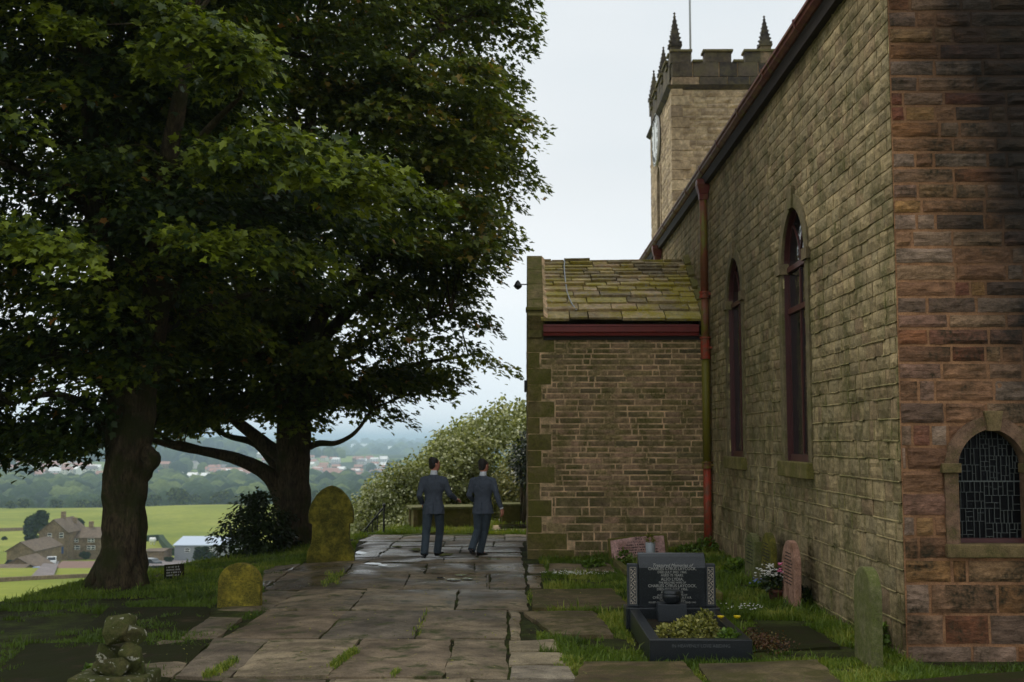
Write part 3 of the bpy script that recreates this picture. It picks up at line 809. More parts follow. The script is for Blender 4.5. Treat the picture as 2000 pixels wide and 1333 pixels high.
# gutter board and gutter of the porch
gx0 = at_Y(1061, 640, YP).x; gz1 = at_Y(1200, 634, YP - 0.15).z; gz0 = at_Y(1200, 656, YP - 0.1).z
g = MB(); pr = [(0.0, 0), (-0.10, 0), (-0.115, 0.05), (-0.15, 0.065), (-0.155, 0.15), (-0.17, 0.155), (-0.17, 0.19), (-0.15, 0.19), (0, 0.19)]
sc_ = (gz1 - gz0) / 0.19
g.prism([(gx0, YP + a, gz0 + b * sc_) for a, b in pr], (at_Y(1363, 640, YP).x - gx0, 0, 0))
g.build('porch_gutter', M['red_gutter'], church)
g = MB(); g.box((gx0, YP - 0.04, gz0 - 0.07), (WX, YP + 0.02, gz0 - 0.001)); g.build('porch_eaves_course', M['soffit'], church)
# stone slates, real courses laid one over the other
ms = MB(); rnd.seed(9)
ey, ezz = YP - 0.20, gz1 + 0.015
sl = Vector((0, RY - ey, ridge - ezz)); SL = sl.length; sl.normalize(); nrm = Vector((0, -sl.z, sl.y))
s_ = 0.0; rowh = 0.36; r = 0
while s_ < SL - 0.08:
    x = gx0 - 0.03 if r else gx0 - 0.05
    ln = max(0.14, rowh); x_end = WX - 0.02
    while x < x_end - 0.05:
        wd = rnd.uniform(0.3, 0.8) * (1.0 if r < 3 else 0.8); xe = min(x + wd, x_end)
        th = rnd.uniform(0.045, 0.07); off = rnd.uniform(-0.02, 0.02) + 0.01 * math.sin(x * 2.1 + r)
        ms.tone = rnd.random()
        a = Vector((0, ey, ezz)) + sl * (s_ + off); b = Vector((0, ey, ezz)) + sl * min(SL, s_ + ln * 1.35)
        lift0 = nrm * (0.065 + rnd.uniform(-.012, .018)); lift1 = nrm * 0.005
        X0, X1 = Vector((x + 0.006, 0, 0)), Vector((xe - 0.010, 0, 0)); T = nrm * th
        ms.hexa([a + lift0 + X0, a + lift0 + X1, b + lift1 + X1, b + lift1 + X0, a + lift0 + X0 + T, a + lift0 + X1 + T, b + lift1 + X1 + T, b + lift1 + X0 + T], None, 0.006)
        x = xe
    s_ += ln; rowh *= 0.9; r += 1
    if rowh < 0.17: rowh = 0.17
for k in range(5):                                # ridge stones
    x0 = gx0 + k * (WX - gx0) / 5; x1 = gx0 + (k + 1) * (WX - gx0) / 5
    ms.tone = rnd.random(); zz = ridge + rnd.uniform(0.02, 0.045)
    ms.prism([(x0, RY - 0.24, zz - 0.15), (x0, RY, zz + 0.03), (x0, RY + 0.24, zz - 0.15), (x0, RY + 0.2, zz - 0.2), (x0, RY - 0.2, zz - 0.2)], (x1 - x0 - 0.01, 0, 0))
ms.tone = 0.2
ms.hexa([(gx0, RY, ridge - 0.05), (WX, RY, ridge - 0.05), (WX, YP + DEP + .2, ezz - 0.05), (gx0, YP + DEP + .2, ezz - .05), (gx0, RY, ridge), (WX, RY, ridge), (WX, YP + DEP + .2, ezz), (gx0, YP + DEP + .2, ezz)])
ms.build('porch_roof', M['slate'], church, bevel=0.008)
# gable coping, kneeler
mq = MB(); rnd.seed(2)
cx0 = at_Y(1031, 600, YP).x - 0.01; cx1 = gx0 + 0.02
a0 = Vector((0, YP - 0.14, ezz + 0.02)); b0 = Vector((0, RY, ridge + 0.02))
for k in range(4):
    p = a0.lerp(b0, k / 4); q_ = a0.lerp(b0, (k + 1) / 4 - 0.006); mq.tone = rnd.random()
    T = nrm * 0.15; Bm = nrm * -0.25; c0, c1 = Vector((cx0, 0, 0)), Vector((cx1 - 0.04 * 0, 0, 0))
    mq.hexa([p + Bm + c0, p + Bm + c1, q_ + Bm + c1, q_ + Bm + c0, p + T + c0, p + T + c1, q_ + T + c1, q_ + T + c0])
    p2 = Vector((p.x, 2 * RY - p.y, p.z)); q2 = Vector((q_.x, 2 * RY - q_.y, q_.z)); n2 = Vector((0, -nrm.y, nrm.z))
    mq.hexa([p2 + n2 * -.25 + c0, p2 + n2 * -.25 + c1, q2 + n2 * -.25 + c1, q2 + n2 * -.25 + c0, p2 + n2 * .15 + c0, p2 + n2 * .15 + c1, q2 + n2 * .15 + c1, q2 + n2 * .15 + c0])
mq.build('gable_coping', M['quoin'], church, bevel=0.012)
mq = MB(); mq.tone = 0.2
kz = at_Y(1040, 600, YP - .15).z; kx1 = at_Y(1060, 610, YP).x
mq.box((cx0 - 0.03, YP - 0.17, kz - 0.06), (kx1, YP + 0.3, kz + 0.0)); mq.box((cx0, YP - 0.13, kz - 0.32), (kx1 - 0.01, YP + 0.3, kz - 0.062)); mq.box((cx0 + 0.01, YP - 0.06, kz - 0.56), (kx1 - 0.02, YP + 0.3, kz - 0.322))
mq.build('kneeler', M['quoin'], church, bevel=0.012)
g = MB(); g.tone = .2
lsp = [at_Y(1345, 516, RY), at_Y(1366, 585, YP + 0.9), at_Y(1366, 610, YP + 0.3)]
for k in range(5):                                # flashing stones where roof meets nave
    p = Vector((0, ey, ezz)) + sl * (SL * (k / 5 + 0.05)); q_ = Vector((0, ey, ezz)) + sl * (SL * ((k + 1) / 5)); 
    u = Vector((WX - 0.13, 0, 0)); w_ = Vector((WX - 0.012, 0, 0)); g.tone = rnd.random()
    g.hexa([p + u + nrm * .09, p + w_ + nrm * .09, q_ + w_ + nrm * .09, q_ + u + nrm * .09, p + u + nrm * .16, p + w_ + nrm * .2, q_ + w_ + nrm * .2, q_ + u + nrm * .16])
g.build('roof_flashing', M['quoin'], church, bevel=0.01)
g = MB(); pts = []
for px, t in ((1103, .99), (1102, .85), (1103, .7), (1105, .55), (1107, .42), (1112, .30), (1118, .2), (1126, .12)):
    p = Vector((0, ey, ezz)) + sl * (SL * t) + nrm * 0.11
    pts.append(Vector((at_Y(px, 560, p.y).x, p.y, p.z)))
g.tube(pts, 0.013, 6); g.build('roof_cable', M['pole'], church, smooth=True)
# mortar fillet beside the coping
g = MB(); p = Vector((0, ey, ezz)); g.tone = .5
g.hexa([p + nrm * .05 + Vector((cx1 - .01, 0, 0)), p + nrm * .05 + Vector((cx1 + .07, 0, 0)), p + sl * SL + nrm * .05 + Vector((cx1 + .05, 0, 0)), p + sl * SL + nrm * .05 + Vector((cx1 - .01, 0, 0)),
        p + nrm * .17 + Vector((cx1 - .01, 0, 0)), p + nrm * .1 + Vector((cx1 + .07, 0, 0)), p + sl * SL + nrm * .1 + Vector((cx1 + .05, 0, 0)), p + sl * SL + nrm * .17 + Vector((cx1 - .01, 0, 0))], None, 0.01)
g.build('mortar_fillet', M['porch_mortar'], church, bevel=0.01)

# --- downpipes
def downpipe(px, yt, zb, full=True):
    X = WX - 0.11; Y = at_X(px, 700, X).y
    zt = EAVE + 0.10
    def zat(py): return at_X(px, py, X).z
    rr = 0.072
    zs = [zt - 0.3, zat(575), zat(680), zat(908), zat(1072)] if full else [zt - 0.3, zat(545)]
    mt = ['iron_old', 'iron_old', 'iron_green', 'iron_red']
    g = MB(); g.tube([(X, Y, zs[0]), (X, Y, zs[1])], rr, 14); o = g.build('downpipe', M['iron_old'], church, smooth=True)
    h = MB(); sq = lambda a, b, z0, z1: h.hexa([(X - a, Y - a, z0), (X + a, Y - a, z0), (X + a, Y + a, z0), (X - a, Y + a, z0), (X - b, Y - b, z1), (X + b, Y - b, z1), (X + b, Y + b, z1), (X - b, Y + b, z1)])
    sq(0.075, 0.085, zt - 0.42, zt - 0.32); sq(0.08, 0.125, zt - 0.318, zt - 0.16); sq(0.125, 0.125, zt - 0.158, zt - 0.05)
    h.build('hopper', M['iron'], o, bevel=0.008)
    for k in range(1, len(zs) - 1):
        g = MB(); g.tube([(X, Y, zs[k]), (X, Y, zs[k + 1])], rr * 0.995, 14); q_ = g.build('lower_pipe', M[mt[k]], o, smooth=True)
    for k in range(1, len(zs) - 1 if full else len(zs)):
        g = MB(); z = zs[k]; hh = 0.06 if k != 2 else 0.2
        g.lathe((X, Y, z), [(rr + .004, -hh), (rr + .024, -hh), (rr + .024, -hh + .03), (rr + .012, -hh + .035), (rr + .012, hh - .035), (rr + .028, hh - .03), (rr + .028, hh), (rr + .004, hh)], 14)
        g.box((X + 0.05, Y - 0.16, z - 0.02), (WX, Y + 0.16, z + 0.02))
        g.build('collar', M['iron_red' if k != 3 else 'iron_old'], o)
    return Y
downpipe(1378, 355, 0)
downpipe(1286, 480, 0, False)

# --- small fittings on the porch flank
t = MB(); p = at_Y(1031, 556, YP + 0.5); 
t.tube([p, p + Vector((-.14, 0, 0))], 0.012, 6)
c_ = p + Vector((-.19, 0, 0.0))
t.lathe(c_ + Vector((0, 0, -.03)), [(0.01, -0.07), (0.05, -0.045), (0.085, 0.0), (0.07, 0.02), (0.045, 0.07), (0.012, 0.11)], 10)
t.build('wall_lantern', M['black_metal'], church)
t = MB(); p = at_Y(1031, 755, YP + 0.6); t.box((p.x - .07, p.y - .1, p.z - .11), (p.x, p.y + .1, p.z + .11)); t.build('alarm_box', M['black_metal'], church, bevel=0.01)

# --- tower
YT = 36.0
tx0 = at_Y(1315, 400, YT).x; TW = 6.1
def tz(py): return at_Y(1318, py, YT).z
zs_ = tz(170); zc = tz(118); zm = tz(98)
ms, mm = MB(), MB(); rnd.seed(31)
cyl = at_X(1286, 274, tx0)                        # clock centre on the left face
bops = [(at_X(1289, 400, tx0).y, 0.42, at_X(1289, 452, tx0).z, at_X(1289, 350, tx0).z, 0.45)]
masonry(ms, mm, (0, YT, 0), (1, 0, 0), (0, -1, 0), tx0, tx0 + TW, -0.5, zs_, lambda v: rnd.choice([0.16, 0.2, 0.24]), lambda v: rnd.uniform(0.35, 0.95), (), 0.02, 0.05, 0.16)
masonry(ms, mm, (tx0, 0, 0), (0, 1, 0), (-1, 0, 0), YT, YT + TW, -0.5, zs_, lambda v: rnd.choice([0.18, 0.22]), lambda v: rnd.uniform(0.35, 0.9), bops, 0.02, 0.03, 0.2)
ms.build('tower_wall', M['tower'], church); 
mm.poly([(tx0 + TW, YT, -.5), (tx0 + TW, YT + TW, -.5), (tx0 + TW, YT + TW, zs_), (tx0 + TW, YT, zs_)]); mm.poly([(tx0, YT + TW, -.5), (tx0 + TW, YT + TW, -.5), (tx0 + TW, YT + TW, zs_), (tx0, YT + TW, zs_)])
mm.build('tower_wall_mortar', M['tower_mortar'], church)
g = MB(); rnd.seed(8); v = -0.5; k = 0
while v < zs_ - 0.1:
    h = min(rnd.uniform(0.3, 0.42), zs_ - v - .01); a = (0.55, 0.34)[k % 2]; g.tone = rnd.random()
    g.box((tx0 - 0.035, YT - 0.055, v), (tx0 + a, YT + (0.34, 0.5)[k % 2], v + h - 0.012)); v += h; k += 1
g.build('tower_quoins', M['tower'], church, bevel=0.01)
g = MB(); e = 0.16; g.tone = .3
g.hexa([(tx0 - .04, YT - .04, zs_ - .1), (tx0 + TW + .04, YT - .04, zs_ - .1), (tx0 + TW + .04, YT + TW + .04, zs_ - .1), (tx0 - .04, YT + TW + .04, zs_ - .1), (tx0 - e, YT - e, zs_ + .03), (tx0 + TW + e, YT - e, zs_ + .03), (tx0 + TW + e, YT + TW + e, zs_ + .03), (tx0 - e, YT + TW + e, zs_ + .03)])
g.build('string_course', M['black_stone'], church)
# battlements: blocks of dark stone with coping that steps up and down
lay = [(0, .62, 1), (.62, 1.06, 0), (1.06, 1.94, 1), (1.94, 2.38, 0), (2.38, 3.72, 1), (3.72, 4.16, 0), (4.16, 5.04, 1), (5.04, 5.48, 0), (5.48, 6.1, 1)]
g, cp = MB(), MB(); th = 0.34
for side in range(4):
    def PP(u, d, z):
        u0, d0 = u - TW / 2, -TW / 2 + d
        a = side * math.pi / 2
        return Vector((tx0 + TW / 2 + u0 * math.cos(a) - d0 * math.sin(a), YT + TW / 2 + u0 * math.sin(a) + d0 * math.cos(a), z))
    def bl(m_, u0, u1, d0, d1, z0, z1):
        m_.hexa([PP(u0, d0, z0), PP(u1, d0, z0), PP(u1, d1, z0), PP(u0, d1, z0), PP(u0, d0, z1), PP(u1, d0, z1), PP(u1, d1, z1), PP(u0, d1, z1)])
    for z0, z1 in ((zs_ + .032, zs_ + .32), (zs_ + .335, zc - .08)):
        u = 0
        while u < TW - 0.05:
            u1 = min(TW - (0.001 * side), u + rnd.uniform(.5, 1.0)); g.tone = rnd.choice([0.0, 0.33, 0.66, 0.66, 1.0]) if z0 < zs_ + .1 else rnd.choice([0., .33, .33, 1.])
            bl(g, max(u, th if side % 2 else 0) + .014, u1 - .014 - (th if (side % 2 and u1 > TW - .1) else 0), -0.03, th, z0, z1); u = u1
    for u0, u1, up in lay:
        a0 = max(u0, th + .001 if side % 2 else 0); a1 = min(u1, TW - th - .001 if side % 2 else TW)
        if up:
            g.tone = rnd.choice([0, .33, 1.]); bl(g, a0 + .003, a1 - .003, -0.028, th, zc - .078, zm - .08)
        z = zm if up else zc
        cp.tone = .6 + rnd.random() * 0.4
        bl(cp, a0 - (.05 if up else -.05), a1 + (.05 if up else -.05), -0.09, th + .06, z - .078, z)
g.build('parapet', M['black_stone'], church, bevel=0.01)
g = MB(); g.box((tx0 + .02, YT + .02, zs_ + .031), (tx0 + TW - .02, YT + TW - .02, zs_ + .34)); g.box((tx0 + .02, YT + .02, zs_ + .341), (tx0 + TW - .02, YT + .3, zc - .079)); g.box((tx0 + .02, YT + .301, zs_ + .341), (tx0 + .3, YT + TW - .02, zc - .079)); g.build('parapet_mortar', M['porch_mortar'], church)
cp.build('parapet_coping', M['dressed'], church, bevel=0.01)
ptop = tz(25)
def pinnacle(x, y, hh, wd=0.17):
    g = MB(); g.tone = rnd.random() * .6
    z0 = zc - 0.1
    g.box((x - wd, y - wd, z0), (x + wd, y + wd, zm + 0.12)); g.tone = .3
    g.box((x - wd * 1.25, y - wd * 1.25, zm + .121), (x + wd * 1.25, y + wd * 1.25, zm + .19))
    n = 7; zb = zm + .191; H = hh - zb
    g.hexa([(x - wd, y - wd, zb), (x + wd, y - wd, zb), (x + wd, y + wd, zb), (x - wd, y + wd, zb), (x - .015, y - .015, hh), (x + .015, y - .015, hh), (x + .015, y + .015, hh), (x - .015, y + .015, hh)])
    for i in range(n):
        f = (i + .35) / n; r_ = wd * (1 - f) + .01; s = .05 * (1 - f * .6); z = zb + H * f
        for sx in (-1, 1):
            for sy in (-1, 1):
                g.lathe((x + sx * r_, y + sy * r_, z), [(.004, -s), (s, -s * .2), (s * .8, s * .5), (.004, s)], 6)
    g.lathe((x, y, hh), [(.01, -.02), (.05, .01), (.01, .06)], 6)
    g.build('pinnacle', M['black_stone'], church)
for ix in (0, 1, 2):
    for iy in (0, 1, 2):
        if ix == 1 and iy == 1: continue
        cn = (ix != 1 and iy != 1)
        pinnacle(tx0 + (0.13, TW / 2, TW - 0.13)[ix], YT + (0.13, TW / 2, TW - .13)[iy], ptop if cn else ptop - 0.12)
g = MB(); px_ = at_Y(1348, 60, YT + 1.6); g.tube([(px_.x, YT + 1.6, zs_ + .3), (px_.x, YT + 1.6, zs_ + 6.5)], 0.035, 8); g.build('flagpole', M['pole'], church, smooth=True)
g = MB(); g.tone = .2; g.box((tx0 + th, YT + th, zs_ + .05), (tx0 + TW - th, YT + TW - th, zs_ + .25)); g.build('tower_roof', M['black_stone'], church)
# belfry opening
P = lambda u, v, d: Vector((tx0 - d, bops[0][0] + u, v))
g = MB(); _, bh, b0_, bs, br = bops[0]; o1 = arch_outline(bh, b0_, bs, br); g.tone = .4
band(g, o1, arch_outline(bh + .2, b0_, bs, br + .2), P, -.35, .05); o = g.build('belfry_window', M['tower'], church)
g = MB(); g.poly([P(u, v, -.34) for u, v in o1]); v = b0_
while v < bs + br - .1:
    h_ = arch_half(v + .05, bh, b0_, bs, br)
    g.hexa([P(-h_, v, -.1), P(h_, v, -.1), P(h_, v + .12, -.33), P(-h_, v + .12, -.33), P(-h_, v + .03, -.1), P(h_, v + .03, -.1), P(h_, v + .15, -.33), P(-h_, v + .15, -.33)]); v += .22
g.build('louvres', M['soffit'], o)
# clock
cr_ = 0.93
ck = MB(); n = 48
CC = Vector((tx0 - .06, cyl.y, cyl.z))
CP = lambda u, v, d: CC + Vector((-d, -u, v))      # u to the right as one faces the dial (looking along +X)
rim0 = [CP(math.cos(2 * math.pi * k / n) * cr_, math.sin(2 * math.pi * k / n) * cr_, 0) for k in range(n)]
ck.prism(rim0, (-.07, 0, 0)); clock = ck.build('clock', M['clock'], church)
nm = MB()
def dbar(a, r0, r1, wd):
    c0, s0 = math.sin(a), math.cos(a); 
    q4 = [(c0 * r0 - s0 * wd, s0 * r0 + c0 * wd), (c0 * r1 - s0 * wd, s0 * r1 + c0 * wd), (c0 * r1 + s0 * wd, s0 * r1 - c0 * wd), (c0 * r0 + s0 * wd, s0 * r0 - c0 * wd)]
    nm.hexa([CP(u, v, .072) for u, v in q4] + [CP(u, v, .08) for u, v in q4])
romans = ['XII', 'I', 'II', 'III', 'IIII', 'V', 'VI', 'VII', 'VIII', 'IX', 'X', 'XI']
for h_ in range(60): dbar(h_ * math.pi / 30, .86, .90, .01 if h_ % 5 else .02)
nm.build('minute_track', M['dark_letter'], clock)
def text(name, body, size, Mx, mat, parent, align='CENTER', ext=0.001, spacing=1.0, sx=1.0, shear=0.0):
    cu = bpy.data.curves.new(name, 'FONT'); cu.body = body; cu.size = size; cu.align_x = align; cu.align_y = 'CENTER'; cu.extrude = ext; cu.space_character = spacing; cu.resolution_u = 2; cu.shear = shear
    tmp = bpy.data.objects.new(name, cu); COL.objects.link(tmp)
    bpy.context.view_layer.update()
    me = bpy.data.meshes.new_from_object(tmp.evaluated_get(bpy.context.evaluated_depsgraph_get()))
    bpy.data.objects.remove(tmp)
    me.transform(Mx @ Matrix.Diagonal((sx, 1, 1, 1))); me.materials.append(mat)
    o = bpy.data.objects.new(name, me); COL.objects.link(o)
    return put(o, parent)
def basis(o, x, y, z):
    m = Matrix.Identity(4)
    for i, c in enumerate((x, y, z)):
        for j in range(3): m[j][i] = c[j]
    for j in range(3): m[j][3] = o[j]
    return m
for h_ in range(12):
    a = h_ * math.pi / 6; up = Vector((0, -math.sin(a), math.cos(a))); rt_ = Vector((0, -math.cos(a), -math.sin(a)))
    text('numeral', romans[h_], .26, basis(CP(math.sin(a) * .70, math.cos(a) * .70, .076), rt_, up, Vector((-1, 0, 0))), M['dark_letter'], clock, ext=.004)
nm = MB(); dbar(R(352), -.1, .62, .018); nm.build('minute_hand', M['dark_letter'], clock)
nm = MB(); dbar(R(358) - R(180), -.08, .42, .03); nm.build('hour_hand', M['dark_letter'], clock)
# ================================================================== PAVING (traced on the ground plane, built as real slabs)
def Z(zx, zy): return (400 + .375 * zx, 1030 + .375 * zy)
ROWS = [  # y bottom, y top, [(x bottom, x top) joints from left to right], in enlarged photo coordinates
 (905, 781, [(-60, 110), (600, 645), (640, 668), (1365, 1372), (1385, 1390), (1960, 1945)]),
 (774, 577, [(-160, 60), (140, 335), (640, 810), (1245, 1300), (1573, 1567)]),
 (573, 432, [(90, 320), (592, 742), (1095, 1155), (1578, 1578)]),
 (428, 322, [(340, 500), (757, 845), (1300, 1325), (1690, 1672)]),
 (318, 242, [(300, 420), (630, 725), (1030, 1070), (1467, 1467), (1484, 1484), (1675, 1665)]),
 (239, 184, [(415, 500), (730, 775), (1145, 1160), (1405, 1405), (1675, 1660)]),
 (181, 156, [(520, 640), (850, 880), (1240, 1245), (1660, 1650)]),
 (153, 131, [(770, 790), (900, 920), (1130, 1150), (1420, 1430), (1655, 1640)]),
 (128, 101, [(780, 830), (930, 965), (1330, 1340), (1650, 1640)]),
 (98, 72, [(790, 850), (960, 990), (1240, 1250), (1500, 1505), (1665, 1660)]),
 (69, 40, [(800, 880), (1000, 1040), (1300, 1300), (1560, 1560), (1690, 1680)]),
]
POLYS = []        # ground-plane outlines of everything laid flat, to keep grass off
def slab(g, pts, lift=0.03, thick=0.10, n=0, jit=0.012, res=None):
    """pts: four ground points (Vectors) BL, BR, TR, TL"""
    POLYS.append([(p.x, p.y) for p in pts])
    BL, BR, TR, TL = [Vector((p.x + rnd.uniform(-jit, jit), p.y + rnd.uniform(-jit, jit), 0)) for p in pts]
    L_ = max((BR - BL).length, (TR - TL).length); W_ = max((TL - BL).length, (TR - BR).length)
    res = res or 0.13
    nx = max(3, min(12, int(L_ / res))); ny = max(3, min(12, int(W_ / res)))
    tx, ty = rnd.uniform(-.012, .012), rnd.uniform(-.012, .012); sd_ = rnd.random() * 80
    i0 = len(g.v); g.tone = rnd.random()
    top = lift + rnd.uniform(-.008, .008)
    for j in range(ny + 1):
        for i in range(nx + 1):
            fu, fv = i / nx, j / ny
            p = BL.lerp(BR, fu).lerp(TL.lerp(TR, fu), fv)
            e = i in (0, nx) or j in (0, ny)
            if e:
                p.x += noise.noise(Vector((p.x * 3.7, p.y * 3.7, sd_))) * 0.035; p.y += noise.noise(Vector((p.y * 3.7, p.x * 3.7, sd_ + 7))) * 0.035
            z = gz(p.x, p.y) + top + tx * (fu - .5) + ty * (fv - .5) + noise.noise(Vector((p.x * 2.2, p.y * 2.2, sd_))) * 0.012
            z -= 0.010 if e else 0
            g.vert((p.x, p.y, z))
    w_ = nx + 1
    for j in range(ny):
        for i in range(nx): g.face((i0 + j * w_ + i, i0 + j * w_ + i + 1, i0 + (j + 1) * w_ + i + 1, i0 + (j + 1) * w_ + i))
    ring = [i for i in range(w_)] + [j * w_ + nx for j in range(1, ny + 1)] + [ny * w_ + i for i in range(nx - 1, -1, -1)] + [j * w_ for j in range(ny - 1, 0, -1)]
    bk = [g.vert(Vector(g.v[i0 + r]) - Vector((0, 0, thick))) for r in ring]
    for k in range(len(ring)):
        k2 = (k + 1) % len(ring); g.face((i0 + ring[k2], i0 + ring[k], bk[k], bk[k2]))
rnd.seed(77)
pv, pl = MB(), MB()
for yb, yt, js in ROWS:
    for (a, b), (c, d) in zip(js, js[1:]):
        slab(pv, [at_g(*Z(a + 4, yb), .03), at_g(*Z(c - 4, yb), .03), at_g(*Z(d - 4, yt), .03), at_g(*Z(b + 4, yt), .03)])
def slabz(g, *q, **k): slab(g, [at_g(*Z(*p), .03) for p in q], **k)
# the narrow and the pale stones at the right edge of the walk
for q4 in (((1590, 572), (1642, 574), (1636, 432), (1592, 432)), ((1488, 316), (1672, 316), (1664, 243), (1494, 243))):
    pass
slabz(pv, (1590, 572), (1642, 574), (1636, 432), (1592, 432))
slabz(pl, (1588, 642), (1845, 642), (1820, 582), (1586, 582))
slabz(pl, (1590, 710), (1880, 712), (1862, 648), (1590, 648))
slabz(pl, (1590, 776), (1930, 778), (1905, 718), (1590, 716))
# slabs left of the walk and by the porch
for q4 in (((1690, 308), (1755, 308), (1750, 244), (1682, 244)), ((1690, 236), (1780, 236), (1775, 186), (1682, 186)), ((1790, 232), (2150, 232), (2110, 180), (1784, 182)),
           ((-560, 774), (-175, 774), (40, 580), (-260, 580)), ((-130, 573), (70, 573), (190, 470), (30, 470)),
           ((70, 425), (330, 425), (480, 330), (330, 330)), ((300, 315), (420, 240), (500, 190), (300, 205))):
    slabz(pv, *q4)
path = pv.build('path', M['flag']); tag(path, kind='structure')
o = pl.build('path', M['paleflag']); tag(o, kind='structure')
# flat grave slabs, each a thing
def ledger(label, q4, mat='ledger', lift=0.05, grp=None):
    g = MB(); slab(g, [at_g(*p, lift) for p in q4], lift, 0.14, res=0.1)
    o = g.build('grave_ledger', M[mat]); tag(o, label, 'grave slab', grp)
rnd.seed(5)
ledger('flat brown grave slab at the bottom edge of the picture just right of the walk', [(1108, 1362), (1398, 1362), (1332, 1290), (1142, 1290)], 'ledger', 0.06)
ledger('mossy flat grave slab in front of the polished black kerb, nearest to the dark corner', [(1400, 1352), (1670, 1348), (1598, 1284), (1362, 1296)], 'ledger', 0.06)
ledger('flat brown grave slab left of the black granite grave, between two strips of grass', [(1085, 1238), (1200, 1238), (1158, 1192), (1022, 1194)], 'ledger', 0.05)
ledger('flat grave slab behind the first grass tongue, level with the black headstone', [(1040, 1186), (1232, 1186), (1196, 1146), (1036, 1148)], 'ledger', 0.05)
ledger('sunken earth-stained grave slab with red leaves right of the black kerb', [(1468, 1268), (1640, 1262), (1580, 1222), (1452, 1222)], 'darkledger', 0.035)
ledger('very dark slab lying across the bottom right corner below the leaded window', [(1700, 1400), (2150, 1400), (2150, 1296), (1716, 1330)], 'darkledger', 0.07)  # plain dark stone colour, matt like the other dark slabs
ledger('dark mossy slab in the shade at the bottom left, behind the pile of broken stone', [(-60, 1350), (300, 1350), (420, 1248), (60, 1256)], 'darkledger', 0.025)
ledger('dark slab under the tree between the small round headstone and the broad trunk', [(150, 1240), (400, 1236), (412, 1182), (210, 1186)], 'darkledger', 0.025)
def rect_g(x0, x1, y0, y1, lab):
    pass
# puddles standing in the hollows
rnd.seed(12)
for (px, py, rx, ry) in ((812, 1073, 13, 2.2), (706, 1080, 13, 1.8), (730, 1101, 16, 1.3), (748, 1104, 10, 1.2), (775, 1068, 12, 1.2), (868, 1083, 18, 1.8), (965, 1092, 15, 1.4), (850, 1042, 24, 1.6), (900, 1123, 14, 1.2), (885, 1132, 12, 1.4), (860, 1129, 9, 1.2), (915, 1130, 11, 1.3), (925, 1043, 18, 1.2)):
    c_ = at_g(px, py, .045); e1 = at_g(px + rx, py, .045) - c_; e2 = at_g(px, py - ry, .045) - c_
    pts = []
    for k in range(28):
        a = 2 * math.pi * k / 28; r_ = 1 + .45 * noise.noise(Vector((math.cos(a) * 1.4, math.sin(a) * 1.4, px * .37)))
        pts.append(Vector((c_.x + e1.x * math.cos(a) * r_ + e2.x * math.sin(a) * r_, c_.y + e1.y * math.cos(a) * r_ + e2.y * math.sin(a) * r_, gz(c_.x, c_.y) + .046)))
    g = MB(); g.poly(pts); tag(g.build('puddle', M['puddle']), kind='structure')

# ================================================================== GRAVES
GX0, GX1, GY0, GY1 = 1.14, 2.06, 10.4, 12.3
gr = thing('black_granite_grave', 'polished black granite grave with carved side panels, white lettering and a raised kerb', 'grave', (1.6, 12.3, 0))
POLYS.append([(GX0 - .03, GY0 - .03), (GX1 + .03, GY0 - .03), (GX1 + .06, GY1 + .3), (GX0 - .06, GY1 + .3)])
kh, kw = 0.165, 0.10
g = MB(); g.box((GX0, GY0, -.05), (GX1, GY0 + kw, kh)); g.build('front_kerb', M['granite'], gr, bevel=.006)
for x0, x1 in ((GX0, GX0 + kw), (GX1 - kw, GX1)):
    g = MB(); g.box((x0, GY0 + kw + .002, -.05), (x1, GY1, kh - .004)); g.build('side_kerb', M['granite'], gr, bevel=.006)
g = MB(); g.box((GX0 - .04, GY1 + .001, -.05), (GX1 + .04, GY1 + .3, .17)); g.build('plinth', M['granite'], gr, bevel=.008)
hz = 0.735
hs = Matrix.Translation((0, 0, 0))
sx0, sx1 = GX0 + .105, GX1 - .10
g = MB(); prof = [(GY1 + .07, .172), (GY1 + .05, .585), (GY1 + .056, .62), (GY1 + .075, .66), (GY1 + .105, .70), (GY1 + .145, .727), (GY1 + .18, hz), (GY1 + .2, .72), (GY1 + .2, .172)]
g.prism([(sx0, y, z) for y, z in prof], (sx1 - sx0, 0, 0)); hd = g.build('headstone', M['granite'], gr, bevel=.004)
for x0, x1 in ((GX0 - .01, sx0 - .003), (sx1 + .003, GX1 + .01)):
    g = MB(); g.box((x0, GY1 + .085, .172), (x1, GY1 + .2, .62)); sp_ = g.build('side_post', M['granite_side'], gr, bevel=.005)
    g = MB(); rnd.seed(int(x0 * 100)); xa, xb = x0 + .022, x1 - .022; yf = GY1 + .084
    for a, b, c, d in ((xa, xb, .20, .204), (xa, xb, .585, .589), (xa, xa + .004, .205, .584), (xb - .004, xb, .205, .584)): g.box((a, yf - .004, c), (b, yf + .004, d))
    for k in range(9):                             # carved vine: curling stems and leaves
        zc_ = .225 + k * .041; xm = (xa + xb) / 2; s = 1 if k % 2 else -1
        g.tube([(xm - s * .018, yf - .002, zc_ - .016), (xm - s * .006, yf - .003, zc_ - .004), (xm + s * .012, yf - .003, zc_ + .006), (xm + s * .02, yf - .002, zc_ + .02)], .0028, 5)
        for dx, dz in ((.02, .006), (-.016, .012), (.006, -.014)):
            g.prism([(xm + s * dx - .008, yf - .004, zc_ + dz), (xm + s * dx, yf - .004, zc_ + dz + .011), (xm + s * dx + .008, yf - .004, zc_ + dz + .002), (xm + s * dx + .001, yf - .004, zc_ + dz - .009)], (0, .004, 0))
    g.build('carved_panel', M['ivory'], sp_)
tilt = math.atan2(.02, .43)
def hface(z): return Vector(((sx0 + sx1) / 2, GY1 + .07 - (z - .172) / .428 * .02 - .0015, z))
